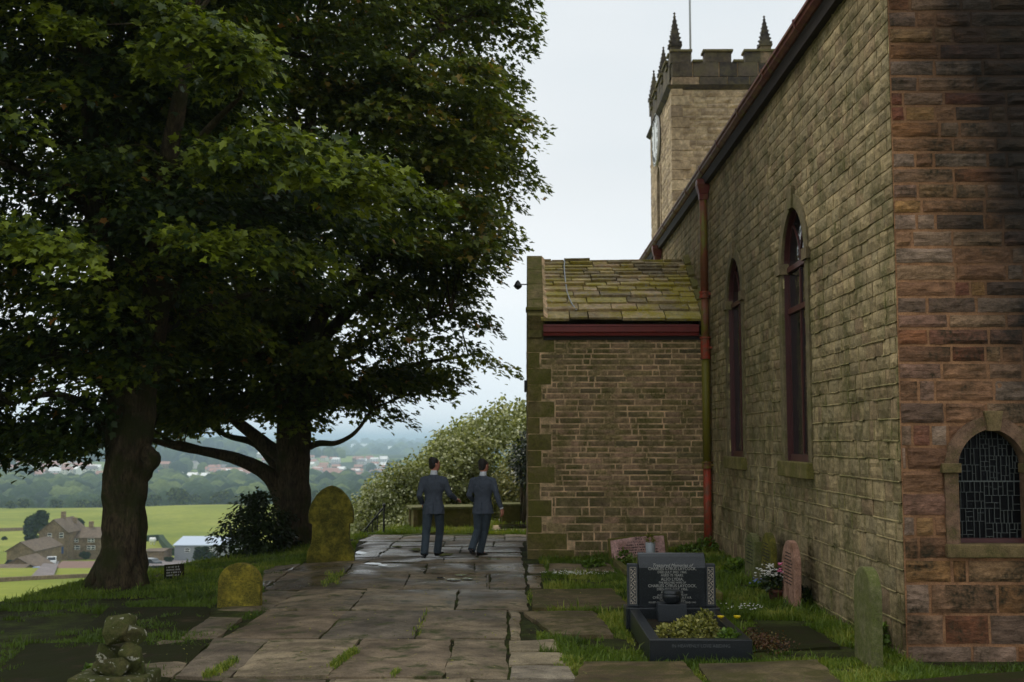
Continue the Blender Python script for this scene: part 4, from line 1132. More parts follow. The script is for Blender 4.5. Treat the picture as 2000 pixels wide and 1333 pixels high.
TX, TZ = Vector((1, 0, 0)), Vector((0, -math.sin(tilt), math.cos(tilt)))
lines = [('Treasured Memories of', .048, .612, .35), ('CHARLES CYRUS LAYCOCK,', .044, .575, 0), ('DIED JULY 3RD. 1960,', .036, .539, 0), ('AGED 75 YEARS.', .036, .506, 0), ('ALSO LYDIA,', .046, .464, 0), ('THE BELOVED WIFE OF', .03, .428, 0), ('CHARLES CYRUS LAYCOCK,', .044, .394, 0), ('DIED OCT. 31ST. 1956,', .036, .358, 0), ('AGED 74 YEARS.', .036, .326, 0), ('ALSO FLIGHT SERGT. PILOT', .028, .297, 0), ('CYRUS LAYCOCK, R.A.F.V.R.', .036, .268, 0), ('THEIR DEARLY LOVED SON', .024, .241, 0), ('KILLED ON ACTIVE SERVICE JUNE 22ND 1943', .027, .219, 0), ('AGED 24 YEARS.', .022, .200, 0), ('INTERRED AT EINDHOVEN, N.B.', .022, .183, 0)]
from_w = sx1 - sx0
for body, sz, z, sh in lines:
    o = text('inscription', body, sz, basis(hface(z) + (Vector((0, -.002, 0)) if z < .6 else Vector((0, -.004, 0))), TX, TZ, TX.cross(TZ)), M['letter'], hd, ext=.0012, sx=.93, shear=sh)
    wd = o.dimensions.x
text('inscription', 'IN HEAVENLY LOVE ABIDING', .042, basis(Vector(((GX0 + GX1) / 2, GY0 - .0015, .11)), Vector((1, 0, 0)), Vector((0, 0, 1)), Vector((0, -1, 0))), M['dim_letter'], gr, ext=.001, sx=.95)
g = MB(); g.tone = .5; g.box((GX0 + kw, GY0 + kw, -.04), (GX1 - kw, GY1, .055)); g.build('grave_bed', M['soil'], gr)
g = MB(); g.box((1.42, 12.1, .056), (1.72, 12.28, .235)); g.build('vase_block', M['granite_side'], gr, bevel=.006)
g = MB(); g.lathe((1.57, 12.17, .237), [(.055, 0), (.085, .02), (.1, .06), (.1, .09), (.092, .098), (.096, .105), (.092, .135), (.06, .14)], 24)
tag(g.build('flower_vase', M['granite'], smooth=False, bevel=.003), 'round black vase without flowers on a block in front of the lettered black headstone', 'vase')
for p in bpy.data.objects['flower_vase'].data.polygons: p.use_smooth = True
g = MB(); g.tone = .5; rnd.seed(3)
g.prism([(1.62, 10.62, .057), (1.72, 10.82, .057), (1.86, 10.72, .057), (1.9, 10.58, .057)], (0, 0, .035)); tag(g.build('loose_stone', M['rubble']), 'flat piece of grey stone lying inside the black kerb at its right front', 'stone')

LEAF_OUT = [(0, 0), (.12, -.06), (.36, 0), (.27, .18), (.52, .42), (.42, .52), (.24, .50), (.15, .74), (0, .98)]
def leafcloud(name, P, D, Nn, size, tone, mat, parent=None, shape='maple', fold=0.12):
    """vectorised leaves: positions P, directions D (stem to tip), normals Nn"""
    P, D, Nn = map(lambda a: np.asarray(a, float), (P, D, Nn)); n = len(P); size = np.asarray(size)
    D /= np.linalg.norm(D, axis=1)[:, None] + 1e-9
    Nn = Nn - D * (Nn * D).sum(1)[:, None]; Nn /= np.linalg.norm(Nn, axis=1)[:, None] + 1e-9
    Sd = np.cross(D, Nn)
    if shape == 'maple':
        R_ = LEAF_OUT; tmpl = np.array(R_ + [(-x, y) for x, y in R_[1:-1][::-1]]); m = len(R_)
        faces = [list(range(m)), [0] + list(range(m - 1, len(tmpl)))]
    elif shape == 'oval':
        R_ = [(0, 0), (.3, .3), (.26, .7), (0, 1)]; tmpl = np.array(R_ + [(-x, y) for x, y in R_[1:-1][::-1]]); m = 4
        faces = [[0, 1, 2, 3], [0, 3, 4, 5]]
    else:  # quad clump
        tmpl = np.array([(-.5, -.5), (.5, -.4), (.45, .5), (-.4, .45)]); faces = [[0, 1, 2, 3]]
    K = len(tmpl)
    lx = tmpl[:, 0][None, :] * size[:, None]; ly = tmpl[:, 1][None, :] * size[:, None]
    fold = RG.uniform(-.15, .5, n)[:, None]; lz = np.abs(lx) * fold - RG.uniform(0, 2.2, n)[:, None] * (ly ** 2) / (size[:, None] + 1e-9) * 0.18
    V = P[:, None, :] + Sd[:, None, :] * lx[..., None] + D[:, None, :] * ly[..., None] + Nn[:, None, :] * lz[..., None]
    loops, totals = [], []
    base = (np.arange(n) * K)[:, None]
    fl = sum(faces, [])
    loops = (base + np.array(fl)[None, :]).ravel()
    totals = np.tile([len(f) for f in faces], n); starts = np.concatenate([[0], np.cumsum(totals)[:-1]])
    return np_mesh(name, V.reshape(-1, 3), loops, starts, totals, mat, np.repeat(tone, len(faces)), None, parent)
RG = np.random.default_rng(42)
def rndir(n): 
    v = RG.normal(size=(n, 3)); return v / np.linalg.norm(v, axis=1)[:, None]
def bush(parent, name, c, r, n, size, mat, shape='oval', tone=(0, 1), flat=0.5, hollow=0.5):
    d = rndir(n); d[:, 2] = np.abs(d[:, 2]) if flat else d[:, 2]
    q = d * (hollow + (1 - hollow) * RG.random((n, 1)) ** 0.6)
    P_ = np.array(c) + q * np.array(r)
    D_ = d + RG.normal(size=(n, 3)) * .7; N_ = np.array([0, 0, 1.]) + RG.normal(size=(n, 3)) * .5 + d * .6
    return leafcloud(name, P_, D_, N_, size * RG.uniform(.6, 1.3, n), RG.uniform(*tone, n), mat, parent, shape)
# planting in the grave
t = thing('variegated_plant', 'low bushy plant with yellow and green leaves growing in the black granite grave', 'plant', (1.55, 11.1, .05))
for cx, cy, rx, ry, rz_, n in ((1.44, 11.1, .2, .22, .12, 260), (1.62, 11.05, .2, .25, .2, 420), (1.76, 11.2, .13, .2, .24, 260)):
    bush(t, 'foliage', (cx, cy, .07), (rx, ry, rz_), n * 2, .04, M['var_leaf'])
t = thing('green_sprig', 'bright green leafy sprig growing over the right kerb of the black grave', 'plant', (1.93, 10.65, .05))
bush(t, 'foliage', (1.9, 10.66, .09), (.1, .1, .13), 220, .045, M['fern'])
# --- other headstones
def headstone(name, label, cat, base, wid, hgt, th, mat, prof='round', rz=0.0, lean=0.0, tone=.5, lines=0, letm=None):
    t = thing(name, label, cat, base, rz)
    POLYS.append([(base[0] + math.cos(rz) * wid * a * .5 - math.sin(rz) * th * b, base[1] + math.sin(rz) * wid * a * .5 + math.cos(rz) * th * b) for a, b in ((-1, -.6), (1, -.6), (1, .6), (-1, .6))])
    g = MB(); g.tone = tone
    if prof == 'round':
        hw_ = wid / 2; sh = hgt - hw_ * .92
        pts = [(-hw_, -.15), (-hw_, sh * .6), (-hw_ * 1.0, sh)] + [(-hw_ * math.cos(math.pi * k / 14), sh + hw_ * .92 * math.sin(math.pi * k / 14)) for k in range(1, 14)] + [(hw_, sh), (hw_, sh * .6), (hw_, -.15)]
    elif prof == 'shouldered':
        hw_ = wid / 2; sh = hgt * .86; pts = [(-hw_, -.15), (-hw_, sh), (-hw_ * .62, sh), (-hw_ * .5, hgt * .95), (0, hgt), (hw_ * .5, hgt * .95), (hw_ * .62, sh), (hw_, sh), (hw_, -.15)]
    elif prof == 'ogive':
        hw_ = wid / 2
        L_ = [(-hw_ * 1.02, -.15), (-hw_ * 1.02, hgt * .10), (-hw_ * .98, hgt * .16), (-hw_ * .86, hgt * .23), (-hw_ * .80, hgt * .32), (-hw_ * .80, hgt * .50), (-hw_ * .95, hgt * .515), (-hw_ * .97, hgt * .62), (-hw_ * .93, hgt * .70), (-hw_ * .82, hgt * .79), (-hw_ * .64, hgt * .875), (-hw_ * .40, hgt * .95), (-hw_ * .18, hgt * .985)]
        pts = L_ + [(0, hgt)] + [(-a, b) for a, b in L_[::-1]]
    else:
        hw_ = wid / 2; pts = [(-hw_, -.15), (-hw_, hgt * .86), (-hw_ * .2, hgt), (hw_ * .2, hgt), (hw_, hgt * .86), (hw_, -.15)]
    g.prism([(a, -th / 2, b) for a, b in pts][::-1], (0, th, 0))
    o = g.build('stone', mat, t, local=True, bevel=.012)
    md = o.modifiers.new('fine', 'SUBSURF'); md.subdivision_type = 'SIMPLE'; md.levels = md.render_levels = 2
    md.levels = md.render_levels = 0 if prof == 'slab' else 1
    o.rotation_euler = (lean, 0, 0)
    rnd.seed(int(wid * 1000) + int(abs(base[1]) * 10))
    if lines:
        g = MB()
        z = hgt * .80
        for k in range(lines):
            span = wid * .36 * (0.6 if k < 2 else rnd.uniform(.7, 1)); x = -span
            while x < span:
                w_ = rnd.uniform(.010, .022); g.box((x, -th / 2 - .003, z), (min(span, x + w_), -th / 2 + .002, z + .012)); x += w_ + (rnd.choice([.006, .006, .02]))
            z -= hgt * .5 / lines
        g.build('worn_lettering', letm or M['dark_letter'], o, local=True)
    return t, o
b = at_g(646, 1099); t, o = headstone('headstone', 'tall gothic headstone with a pointed top and splayed foot, green with algae', 'headstone', (b.x, b.y, gz(b.x, b.y)), .83, 1.37, .16, M['gravestone'], 'ogive', 0.03)
for zz, ww, hh in ((1.10, .11, .07), (.84, .26, .11), (.58, .27, .12)):       # worn raised cartouches on its face
    g = MB(); g.tone = .9; g.prism([(-ww, -.086, zz - hh), (ww, -.086, zz - hh), (ww, -.086, zz + hh * .6), (ww * .4, -.086, zz + hh), (-ww * .4, -.086, zz + hh), (-ww, -.086, zz + hh * .6)], (0, .01, 0)); g.build('worn_panel', M['gravestone'], o, local=True, bevel=.004)
b = at_g(468, 1188); headstone('headstone', 'small round topped headstone covered in yellow lichen on the grass bank', 'headstone', (b.x, b.y, gz(b.x, b.y)), .54, .56, .12, M['yellow_gravestone'], 'round', -.03, -.03, .5, 6, M['gravestone'])
def wallstone(px_far, px_near, py_top, py_base, X, label, mat, prof, lines, lean=0, tone=.5, th=.09):
    ya, yb = at_X(px_far, 1100, X).y, at_X(px_near, 1100, X).y
    yc = (ya + yb) / 2; z1 = at_X((px_far + px_near) / 2, py_top, X).z
    return headstone('headstone', label, 'headstone', (X, yc, gz(X, yc)), ya - yb, z1 - gz(X, yc), th, mat, prof, -math.pi / 2, lean, tone, lines)
wallstone(1461, 1480, 1042, 1130, 3.2, 'square shouldered grey headstone leaning by the wall, leftmost of the four beside the nave', M['grey_gravestone'], 'shouldered', 7, -.02, .2, .1)
wallstone(1491, 1511, 1041, 1120, 3.2, 'narrow round topped olive headstone between the grey one and the pink one', M['gravestone'], 'round', 9, -.02, .9, .08)
wallstone(1532, 1557, 1056, 1180, 3.15, 'pink round topped headstone with black lettering behind the pot of flowers', M['salmon_stone'], 'round', 10, -.02, .3, .08)
wallstone(1675, 1709, 1107, 1290, 3.02, 'tall plain mossy headstone standing by the corner of the church', M['grey_gravestone'], 'round', 0, -.01, .9, .1)
# pink tablet leaning on the porch wall
b = at_Y(1248, 1108, 19.7); zt_ = at_Y(1248, 1049, 19.7).z
t = thing('memorial_tablet', 'pinkish memorial tablet with dark lettering in a mossy stone surround, leaning against the porch wall', 'memorial', (b.x, 19.75, gz(b.x, 19.7)))
t.rotation_euler = (-.12, -.055, 0); H = zt_ - gz(b.x, 19.7) + .02; bpy.context.view_layer.update()
g = MB(); g.tone = .4; g.prism([(-.50, 0, -.1), (-.50, 0, H * .93), (0, 0, H * 1.0), (.52, 0, H * 1.02), (.52, 0, -.1)][::-1], (0, .12, 0)); g.build('surround', M['quoin'], t, local=True, bevel=.01)
g = MB(); g.tone = .3; g.prism([(-.45, -.02, -.02), (-.46, -.02, H * .84), (0, -.02, H * .95), (.46, -.02, H * .93), (.47, -.02, -.02)][::-1], (0, .03, 0)); pn = g.build('face', M['pink_stone'], t, local=True, bevel=.004)
text('inscription', 'IHS', .09, basis(Vector((0.02, -.0215, H * .86)), Vector((1, 0, 0)), Vector((0, 0, 1)), Vector((0, -1, 0))), M['dark_letter'], None, ext=.001)
io = bpy.data.objects['inscription.' + str(max(int(x.name.split('.')[1]) for x in bpy.data.objects if x.name.startswith('inscription.'))).zfill(3)]; io.parent = pn
g = MB(); rnd.seed(41)
for k in range(1, 6):                              # worn lines, no longer readable
    z = H * (.72 - k * .105); x = -(.2, .33, .36, .3, .22)[k - 1]
    while x < (.24, .3, .33, .34, .2)[k - 1]:
        w_ = rnd.uniform(.008, .02); g.box((x, -.0235, z - rnd.uniform(.008, .014)), (x + w_, -.019, z + rnd.uniform(.008, .014))); x += w_ + rnd.choice([.005, .007, .02])
g.build('worn_lettering', M['dark_letter'], pn, local=True)
for k, (s_, sz) in enumerate((('IN MEMORY OF', .05),)):
    o = text('inscription', s_, sz, basis(Vector((0, -.0215, H * (.72 - k * .105))), Vector((1, 0, 0)), Vector((0, 0, 1)), Vector((0, -1, 0))), M['dark_letter'], None, ext=.001); o.parent = pn
# its stone kerb running towards the walk
p0, p1 = at_g(1203, 1108), at_g(1240, 1140)
g = MB(); g.tone = .3; d_ = Vector((.05, 0, 0)); up = Vector((0, 0, .12)); dn = Vector((0, 0, -.05))
g.hexa([p0 - d_ + dn, p0 + d_ + dn, p1 + d_ + dn, p1 - d_ + dn, p0 - d_ + up, p0 + d_ + up, p1 + d_ + up, p1 - d_ + up]); tag(g.build('stone_kerb', M['quoin'], bevel=.01), 'low mossy stone kerb running forward from the pink tablet to the black headstone', 'kerb')
b = at_g(1396, 1176); g = MB(); g.tone = .3; g.box((b.x - .1, b.y - .15, -.02), (b.x + .08, b.y + .25, .1)); tag(g.build('kerb_block', M['quoin'], bevel=.015), 'small weathered stone block in the grass right behind the black headstone', 'stone')
# white and green small things beside the tablet
t = thing('wild_plant', 'leafy weed growing up in front of the pink memorial tablet', 'plant', tuple(at_g(1222, 1108)))
p_ = at_g(1220, 1108); bush(t, 'foliage', (p_.x, p_.y - .05, p_.z), (.14, .1, .3), 160, .06, M['fern'])
p_ = at_Y(1271, 1072, 19.3); g = MB(); g.lathe((p_.x, 19.35, gz(p_.x, 19.3)), [(.05, 0), (.075, .1), (.085, .3), (.07, .31)], 12); vz = g.build('glass_jar', M['pole'], smooth=True); tag(vz, 'pale jar of dried flowers standing in front of the pink memorial tablet', 'jar')
bush(vz, 'dried_flowers', (p_.x, 19.35, gz(p_.x, 19.3) + .3), (.09, .09, .16), 60, .05, M['olive_leaf'])
# small tilted marker below the trees
b = at_g(340, 1131); t = thing('grave_marker', 'small square brown tablet with white lettering tilted on the bank right of the left trunk', 'memorial', (b.x, b.y, gz(b.x, b.y)), .05)
t.rotation_euler = (-.25, -.06, .1); g = MB(); g.tone = .2; g.box((-.16, -.03, -.05), (.16, .03, .24)); o = g.build('stone', M['darkledger'], t, local=True, bevel=.006)
g = MB(); rnd.seed(43)
for k in range(4):
    x = -.12
    while x < .1: w_ = rnd.uniform(.008, .018); g.box((x, -.034, .18 - k * .045), (x + w_, -.028, .205 - k * .045)); x += w_ + rnd.choice([.006, .006, .02])
g.build('worn_lettering', M['letter'], o, local=True)
# broken stone stump, bottom left
b = at_g(232, 1345); t = thing('broken_stone_heap', 'knobbly broken monument of lichened rocks on a stone block at the bottom left', 'stone monument', (b.x, b.y, gz(b.x, b.y)))
t.scale = (1.12, 1.12, 1.42)
rnd.seed(14)
def rock(c, r, sq=(1, 1, 1), n=15):
    bm = bmesh.new()
    for _ in range(n):
        d = Vector((rnd.gauss(0, 1), rnd.gauss(0, 1), rnd.gauss(0, 1))).normalized() * rnd.uniform(.85, 1.2) * r
        bm.verts.new((d.x * sq[0], d.y * sq[1], d.z * sq[2]))
    bmesh.ops.convex_hull(bm, input=bm.verts)
    for v in [v for v in bm.verts if not v.link_faces]: bm.verts.remove(v)
    bm.verts.index_update()
    g = MB(); g.tone = rnd.random(); off = Vector(c)
    for v in bm.verts: g.vert(v.co + off)
    for f in bm.faces: g.face([v.index for v in f.verts])
    bm.free(); return g
g = MB(); g.tone = .4; g.box((-.30, -.22, -.1), (.25, .2, .09)); g.build('base', M['rubble'], t, local=True, bevel=.02)
for c, r, sq in (((.0, 0, .33), .12, (1.1, 1, .9)), ((-.06, -.03, .2), .12, (1.1, 1, .8)), ((.1, -.05, .18), .1, (1, 1, 1)), ((.09, 0, .30), .09, (1, 1, .8)), ((0, -.09, .15), .09, (1.4, .9, .8)), ((-.13, -.03, .12), .1, (1.2, 1, .6)), ((.15, -.03, .1), .09, (1, 1, .9))):
    rock(c, r, sq).build('rock', M['rubble'], t, local=True, bevel=.008)
# flower pot by the pink headstone
p_ = at_g(1517, 1178); t = thing('flower_pot', 'terracotta pot of pink and white carnations in front of the pink headstone', 'flower pot', (p_.x, p_.y, gz(p_.x, p_.y)))
g = MB(); g.lathe((p_.x, p_.y, gz(p_.x, p_.y)), [(.07, 0), (.10, .13), (.115, .135), (.115, .165), (.09, .165)], 16); g.build('pot', M['pot'], t, smooth=True)
z_ = gz(p_.x, p_.y)
bush(t, 'leaves', (p_.x, p_.y, z_ + .15), (.16, .12, .26), 320, .06, M['bush_leaf'])
def blossoms(name, c, r, n, s, mat, parent):
    g = MB()
    for k in range(n):
        d = Vector((rnd.gauss(0, 1), rnd.gauss(0, 1), abs(rnd.gauss(0, 1)))).normalized() * (rnd.random() ** .5)
        q_ = Vector(c) + Vector((d.x * r[0], d.y * r[1], d.z * r[2])); s1 = s * rnd.uniform(.6, 1.3)
        g.lathe(q_, [(s1 * .2, -s1 * .5), (s1 * .9, -s1 * .1), (s1, s1 * .2), (s1 * .4, s1 * .45)], 7)
    return g.build(name, mat, parent)
rnd.seed(6)
blossoms('white_flowers', (p_.x - .03, p_.y - .03, z_ + .32), (.24, .14, .2), 120, .015, M['white_petal'], t)
blossoms('pink_flowers', (p_.x + .09, p_.y - .06, z_ + .30), (.17, .1, .24), 34, .020, M['pink_petal'], t)
p2 = at_g(1478, 1156); t = thing('blue_flowers', 'small clump of pale blue flowers left of the flower pot', 'flowers', tuple(p2))
bush(t, 'leaves', (p2.x, p2.y, p2.z), (.1, .1, .12), 90, .06, M['fern']); blossoms('petals', (p2.x, p2.y, p2.z + .1), (.13, .08, .08), 22, .014, M['blue_petal'], t)
for px, py, lab in ((1408, 1222, 'yellow buttercup flower just right of the black kerb, the left of two'), (1440, 1222, 'yellow buttercup flower right of the black kerb, the right of two')):
    p3 = at_g(px, py + 26); t = thing('buttercup', lab, 'flower', tuple(p3)); g = MB(); hgt = .2
    g.tube([p3, p3 + Vector((0, 0, hgt))], .003, 5); g.build('stem', M['fern'], t)
    g = MB(); c0 = p3 + Vector((0, -.01, hgt)); g.lathe(c0, [(.004, 0), (.026, .008), (.038, .026), (.026, .024), (.004, .014)], 8); g.build('petals', M['yellow_petal'], t)
for k, (px, py, rx, n, kind) in enumerate(((1120, 1128, .42, 150, 'white daisies in the strip of grass left of the black headstone'), (1462, 1197, .16, 30, 'white daisies in the grass between the black kerb and the flower pot'), (1430, 1196, .12, 10, 'scattered white daisies close behind the right kerb'))):
    p4 = at_g(px, py); g = MB(); rnd.seed(k)
    for _ in range(n):
        x, y = p4.x + rnd.gauss(0, rx * .5), p4.y + rnd.gauss(0, .14); s1 = rnd.uniform(.007, .013)
        g.lathe((x, y, gz(x, y) + rnd.uniform(.05, .09)), [(.002, 0), (s1, .004), (s1 * .4, .008)], 6)
    tag(g.build('daisies', M['white_petal']), kind, 'daisies', kind='stuff')

# ================================================================== CHEST TOMBS, HANDRAIL
def chest(label, c, lx, ly, h, rz, tone=.5):
    zb = gz(c[0], c[1]); t = thing('chest_tomb', label, 'tomb', (c[0], c[1], zb), rz)
    co_, si_ = math.cos(rz), math.sin(rz)
    POLYS.append([(c[0] + co_ * a * lx / 2 - si_ * b_ * ly / 2, c[1] + si_ * a * lx / 2 + co_ * b_ * ly / 2) for a, b_ in ((-1, -1), (1, -1), (1, 1), (-1, 1))])
    g = MB(); g.tone = tone; g.box((-lx / 2 + .1, -ly / 2 + .1, -.3), (lx / 2 - .1, ly / 2 - .1, h - .07)); g.build('side_panels', M['quoin'], t, local=True, bevel=.01)
    for sx in (-1, 1):
        for sy in (-1, 1):
            g = MB(); g.tone = 0; x, y = sx * (lx / 2 - .12), sy * (ly / 2 - .12); g.box((x - .06, y - .06, -.3), (x + .06, y + .06, h - .072)); g.build('corner_post', M['quoin'], t, local=True, bevel=.01)
    g = MB(); g.tone = .4; g.box((-lx / 2, -ly / 2, h - .07), (lx / 2, ly / 2, h)); g.build('top_slab', M['grey_gravestone'], t, local=True, bevel=.015)
c1 = at_Y(862, 1000, 30.4); chest('large chest tomb with a flat weathered lid behind the left man', (c1.x, 30.5), 1.75, 1.1, at_Y(862, 990, 30).z - gz(c1.x, 30.3), .22)
c1 = at_Y(1030, 995, 31.5); chest('chest tomb half hidden behind the corner of the porch', (c1.x, 32.0), 1.6, .9, at_Y(1000, 984, 31.6).z - gz(.2, 31.6), .1)
for (px, py, rx, ry, lab) in ((1010, 1030, 48, 4.5, 'pale wet slab lying in the grass just left of the porch corner, the nearer one'), (1005, 1018, 36, 3.5, 'pale wet slab in the grass left of the porch corner, the farther one')):
    c_ = at_g(px, py, .04); a = at_g(px - rx, py + ry, .04); b2 = at_g(px + rx, py + ry, .04); c2 = at_g(px + rx, py - ry, .04); d2 = at_g(px - rx, py - ry, .04)
    g = MB(); slab(g, [a, b2, c2, d2], .04, .1); tag(g.build('grave_ledger', M['paleflag']), lab, 'grave slab')
    g = MB(); g.poly([p.lerp(c_, .25) * 1.0 + Vector((0, 0, .045)) for p in (a, b2, c2, d2)]); tag(g.build('puddle', M['puddle']), kind='structure')
t = thing('handrail', 'black iron handrail going down the steps at the far left end of the walk', 'handrail', tuple(at_g(750, 1042)))
Yh = 28.3; A_ = at_Y(750, 989, Yh); B_ = at_Y(714, 1034, Yh + 1.0); g = MB(); g.tube([A_ + Vector((.02, 0, 0)), B_, B_ + (B_ - A_) * .5], .022, 8); g.build('rail', M['black_metal'], t, smooth=True)
for f in (0, .33, .62, .9):
    p = A_.lerp(B_, f); g = MB(); r_ = .026 if f == 0 else .013
    if f == 0: g.lathe(p + Vector((0, 0, -.02)), [(.02, 0), (.045, .03), (.045, .06), (.02, .09)], 10)
    g.tube([p, (p.x, p.y, min(gz(p.x, p.y), at_Y(750, 1040, Yh).z) - .25)], r_, 8); g.build('post', M['black_metal'], t)
# ================================================================== GRASS
def inpoly(X, Y, poly):
    c = np.zeros(len(X), bool); n = len(poly)
    for i in range(n):
        ax, ay = poly[i]; bx, by = poly[(i + 1) % n]
        c ^= ((ay > Y) != (by > Y)) & (X < (bx - ax) * (Y - ay) / ((by - ay) if by != ay else 1e-9) + ax)
    return c
def vnoise(X, Y, s, seed=0):
    xs, ys = X * s + seed * 17.3, Y * s + seed * 9.1; xi, yi = np.floor(xs).astype(int), np.floor(ys).astype(int); fx, fy = xs - xi, ys - yi
    fx, fy = fx * fx * (3 - 2 * fx), fy * fy * (3 - 2 * fy)
    h = lambda a, b: np.modf(np.abs(np.sin(a * 127.1 + b * 311.7) * 43758.5453))[0]
    return (h(xi, yi) * (1 - fx) + h(xi + 1, yi) * fx) * (1 - fy) + (h(xi, yi + 1) * (1 - fx) + h(xi + 1, yi + 1) * fx) * fy
def blades(name, X, Y, Hh, tone, mat=None, wid=.006):
    n = len(X); Zg = ground_np(X, Y); a = RG.uniform(0, 2 * np.pi, n); b = RG.uniform(0, 2 * np.pi, n); lean = RG.uniform(.1, .75, n) * Hh
    dx, dy = np.cos(a), np.sin(a); lx, ly = np.cos(b) * lean, np.sin(b) * lean; wd = wid * RG.uniform(.6, 1.4, n) * (1 + Y / 14)
    V = np.zeros((n, 5, 3))
    for k, (s, f, ff) in enumerate(((-1, 0, 0), (1, 0, 0), (.7, .55, .3), (-.7, .55, .3), (0, 1, 1))):
        V[:, k, 0] = X + dx * wd * s * .5 + lx * ff; V[:, k, 1] = Y + dy * wd * s * .5 + ly * ff; V[:, k, 2] = Zg - .01 + Hh * (.6 if f == .55 else f) * (1 - .15 * (f == 1))
    base = (np.arange(n) * 5)[:, None]; loops = (base + np.array([0, 1, 2, 3, 3, 2, 4])[None]).ravel()
    tot = np.tile([4, 3], n); st = np.concatenate([[0], np.cumsum(tot)[:-1]])
    return np_mesh(name, V.reshape(-1, 3), loops, st, tot, mat or M['grass'], np.repeat(tone, 2))
def keep_off(X, Y, shrink=0.0):
    ok = np.ones(len(X), bool)
    free = (X < -3.0) & (vnoise(X, Y, 2.3, 31) > .45)
    for pl_ in POLYS:
        xs = [p[0] for p in pl_]; ys = [p[1] for p in pl_]; cx, cy = sum(xs) / len(xs), sum(ys) / len(ys)
        sub = (X > min(xs)) & (X < max(xs)) & (Y > min(ys)) & (Y < max(ys)) & ok
        if sub.any():
            w_ = max(xs) - min(xs); h_ = max(ys) - min(ys); k = 1 - .035 / max(.1, min(w_, h_))
            idx = np.where(sub)[0]; ok[idx[inpoly(X[idx], Y[idx], [(cx + (p[0] - cx) * k, cy + (p[1] - cy) * k) for p in pl_])]] = False
    return ok | free
def scatter(name, n, x0, x1, y0, y1, hgt, thr, seed=1, ypow=1.0, extra=None, kind_label=None, tone=(0, 1)):
    X = RG.uniform(x0, x1, n); Y = y0 + (y1 - y0) * RG.random(n) ** ypow
    k = keep_off(X, Y) & (vnoise(X, Y, 1.6, seed) * .6 + vnoise(X, Y, 5, seed + 1) * .4 > thr)
    if extra is not None: k &= extra(X, Y)
    X, Y = X[k], Y[k]; tn = vnoise(X, Y, 2.2, seed + 3)
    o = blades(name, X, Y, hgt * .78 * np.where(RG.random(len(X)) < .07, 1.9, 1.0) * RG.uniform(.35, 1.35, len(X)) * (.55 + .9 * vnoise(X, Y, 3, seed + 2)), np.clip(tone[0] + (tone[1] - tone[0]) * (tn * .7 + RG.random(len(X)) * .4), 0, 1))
    tag(o, kind_label, 'grass', kind='stuff')
WALKL = [tuple(at_g(*Z(*p))[:2]) for p in ((-560, 905), (-160, 774), (90, 573), (340, 428), (300, 318), (520, 181), (770, 150), (800, 69), (870, 40))]
walk_poly = WALKL + [tuple(at_g(*Z(*p))[:2]) for p in ((1700, 40), (1660, 180), (1690, 318), (1690, 428), (1650, 573), (1590, 640), (1940, 780), (1960, 905))]
on_walk = lambda X, Y: ~inpoly(X, Y, walk_poly)
dirt = [tuple(at_g(*p)[:2]) for p in ((1470, 1290), (1700, 1290), (1590, 1215), (1452, 1212))]
scatter('grass', 110000, .15, 3.42, 8.2, 13.6, .085, .33, 3, 1.0, lambda X, Y: on_walk(X, Y) & ~(inpoly(X, Y, dirt) & (vnoise(X, Y, 3, 9) < .8)), 'thick green grass round the graves on the right of the walk')
scatter('grass', 60000, .3, 3.42, 13.6, 21.0, .10, .34, 4, 1.0, on_walk, 'grass at the foot of the nave wall and in front of the porch')
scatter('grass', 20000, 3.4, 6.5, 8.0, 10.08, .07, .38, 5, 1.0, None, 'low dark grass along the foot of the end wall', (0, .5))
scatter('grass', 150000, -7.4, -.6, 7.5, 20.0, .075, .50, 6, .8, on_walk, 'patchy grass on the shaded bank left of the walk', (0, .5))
scatter('grass', 90000, -7.2, -2.2, 16.0, 28.5, .085, .36, 7, 1.0, on_walk, 'grass on the crest of the bank under the trees', (.1, .9))
scatter('grass', 60000, -3.6, 2.5, 27.3, 33.5, .10, .25, 8, 1.0, on_walk, 'grass round the chest tombs at the end of the walk', (.3, 1))
# tufts in the joints of the walk
X_, Y_ = [], []
rnd.seed(9)
for (a, b_, n) in (((660, 735), (780, 650), 800), ((1100, 570), (1160, 440), 60), ((620, 300), (720, 240), 300), ((60, 760), (160, 700), 420), ((975, 775), (1010, 765), 80), ((1190, 900), (1330, 780), 0), ((1860, 700), (1960, 700), 240), ((0, 780), (120, 740), 300), ((640, 240), (700, 300), 200), ((1690, 400), (1700, 330), 60)):
    for _ in range(n):
        f = rnd.random(); p = at_g(*Z(a[0] + (b_[0] - a[0]) * f + rnd.gauss(0, 9), a[1] + (b_[1] - a[1]) * f + rnd.gauss(0, 7)), .02); X_.append(p.x); Y_.append(p.y)
o = blades('grass', np.array(X_), np.array(Y_), RG.uniform(.02, .075, len(X_)), RG.uniform(.3, 1, len(X_))); tag(o, 'tufts of grass growing in the joints of the stone walk', 'grass', kind='stuff'); o.location.z = .03
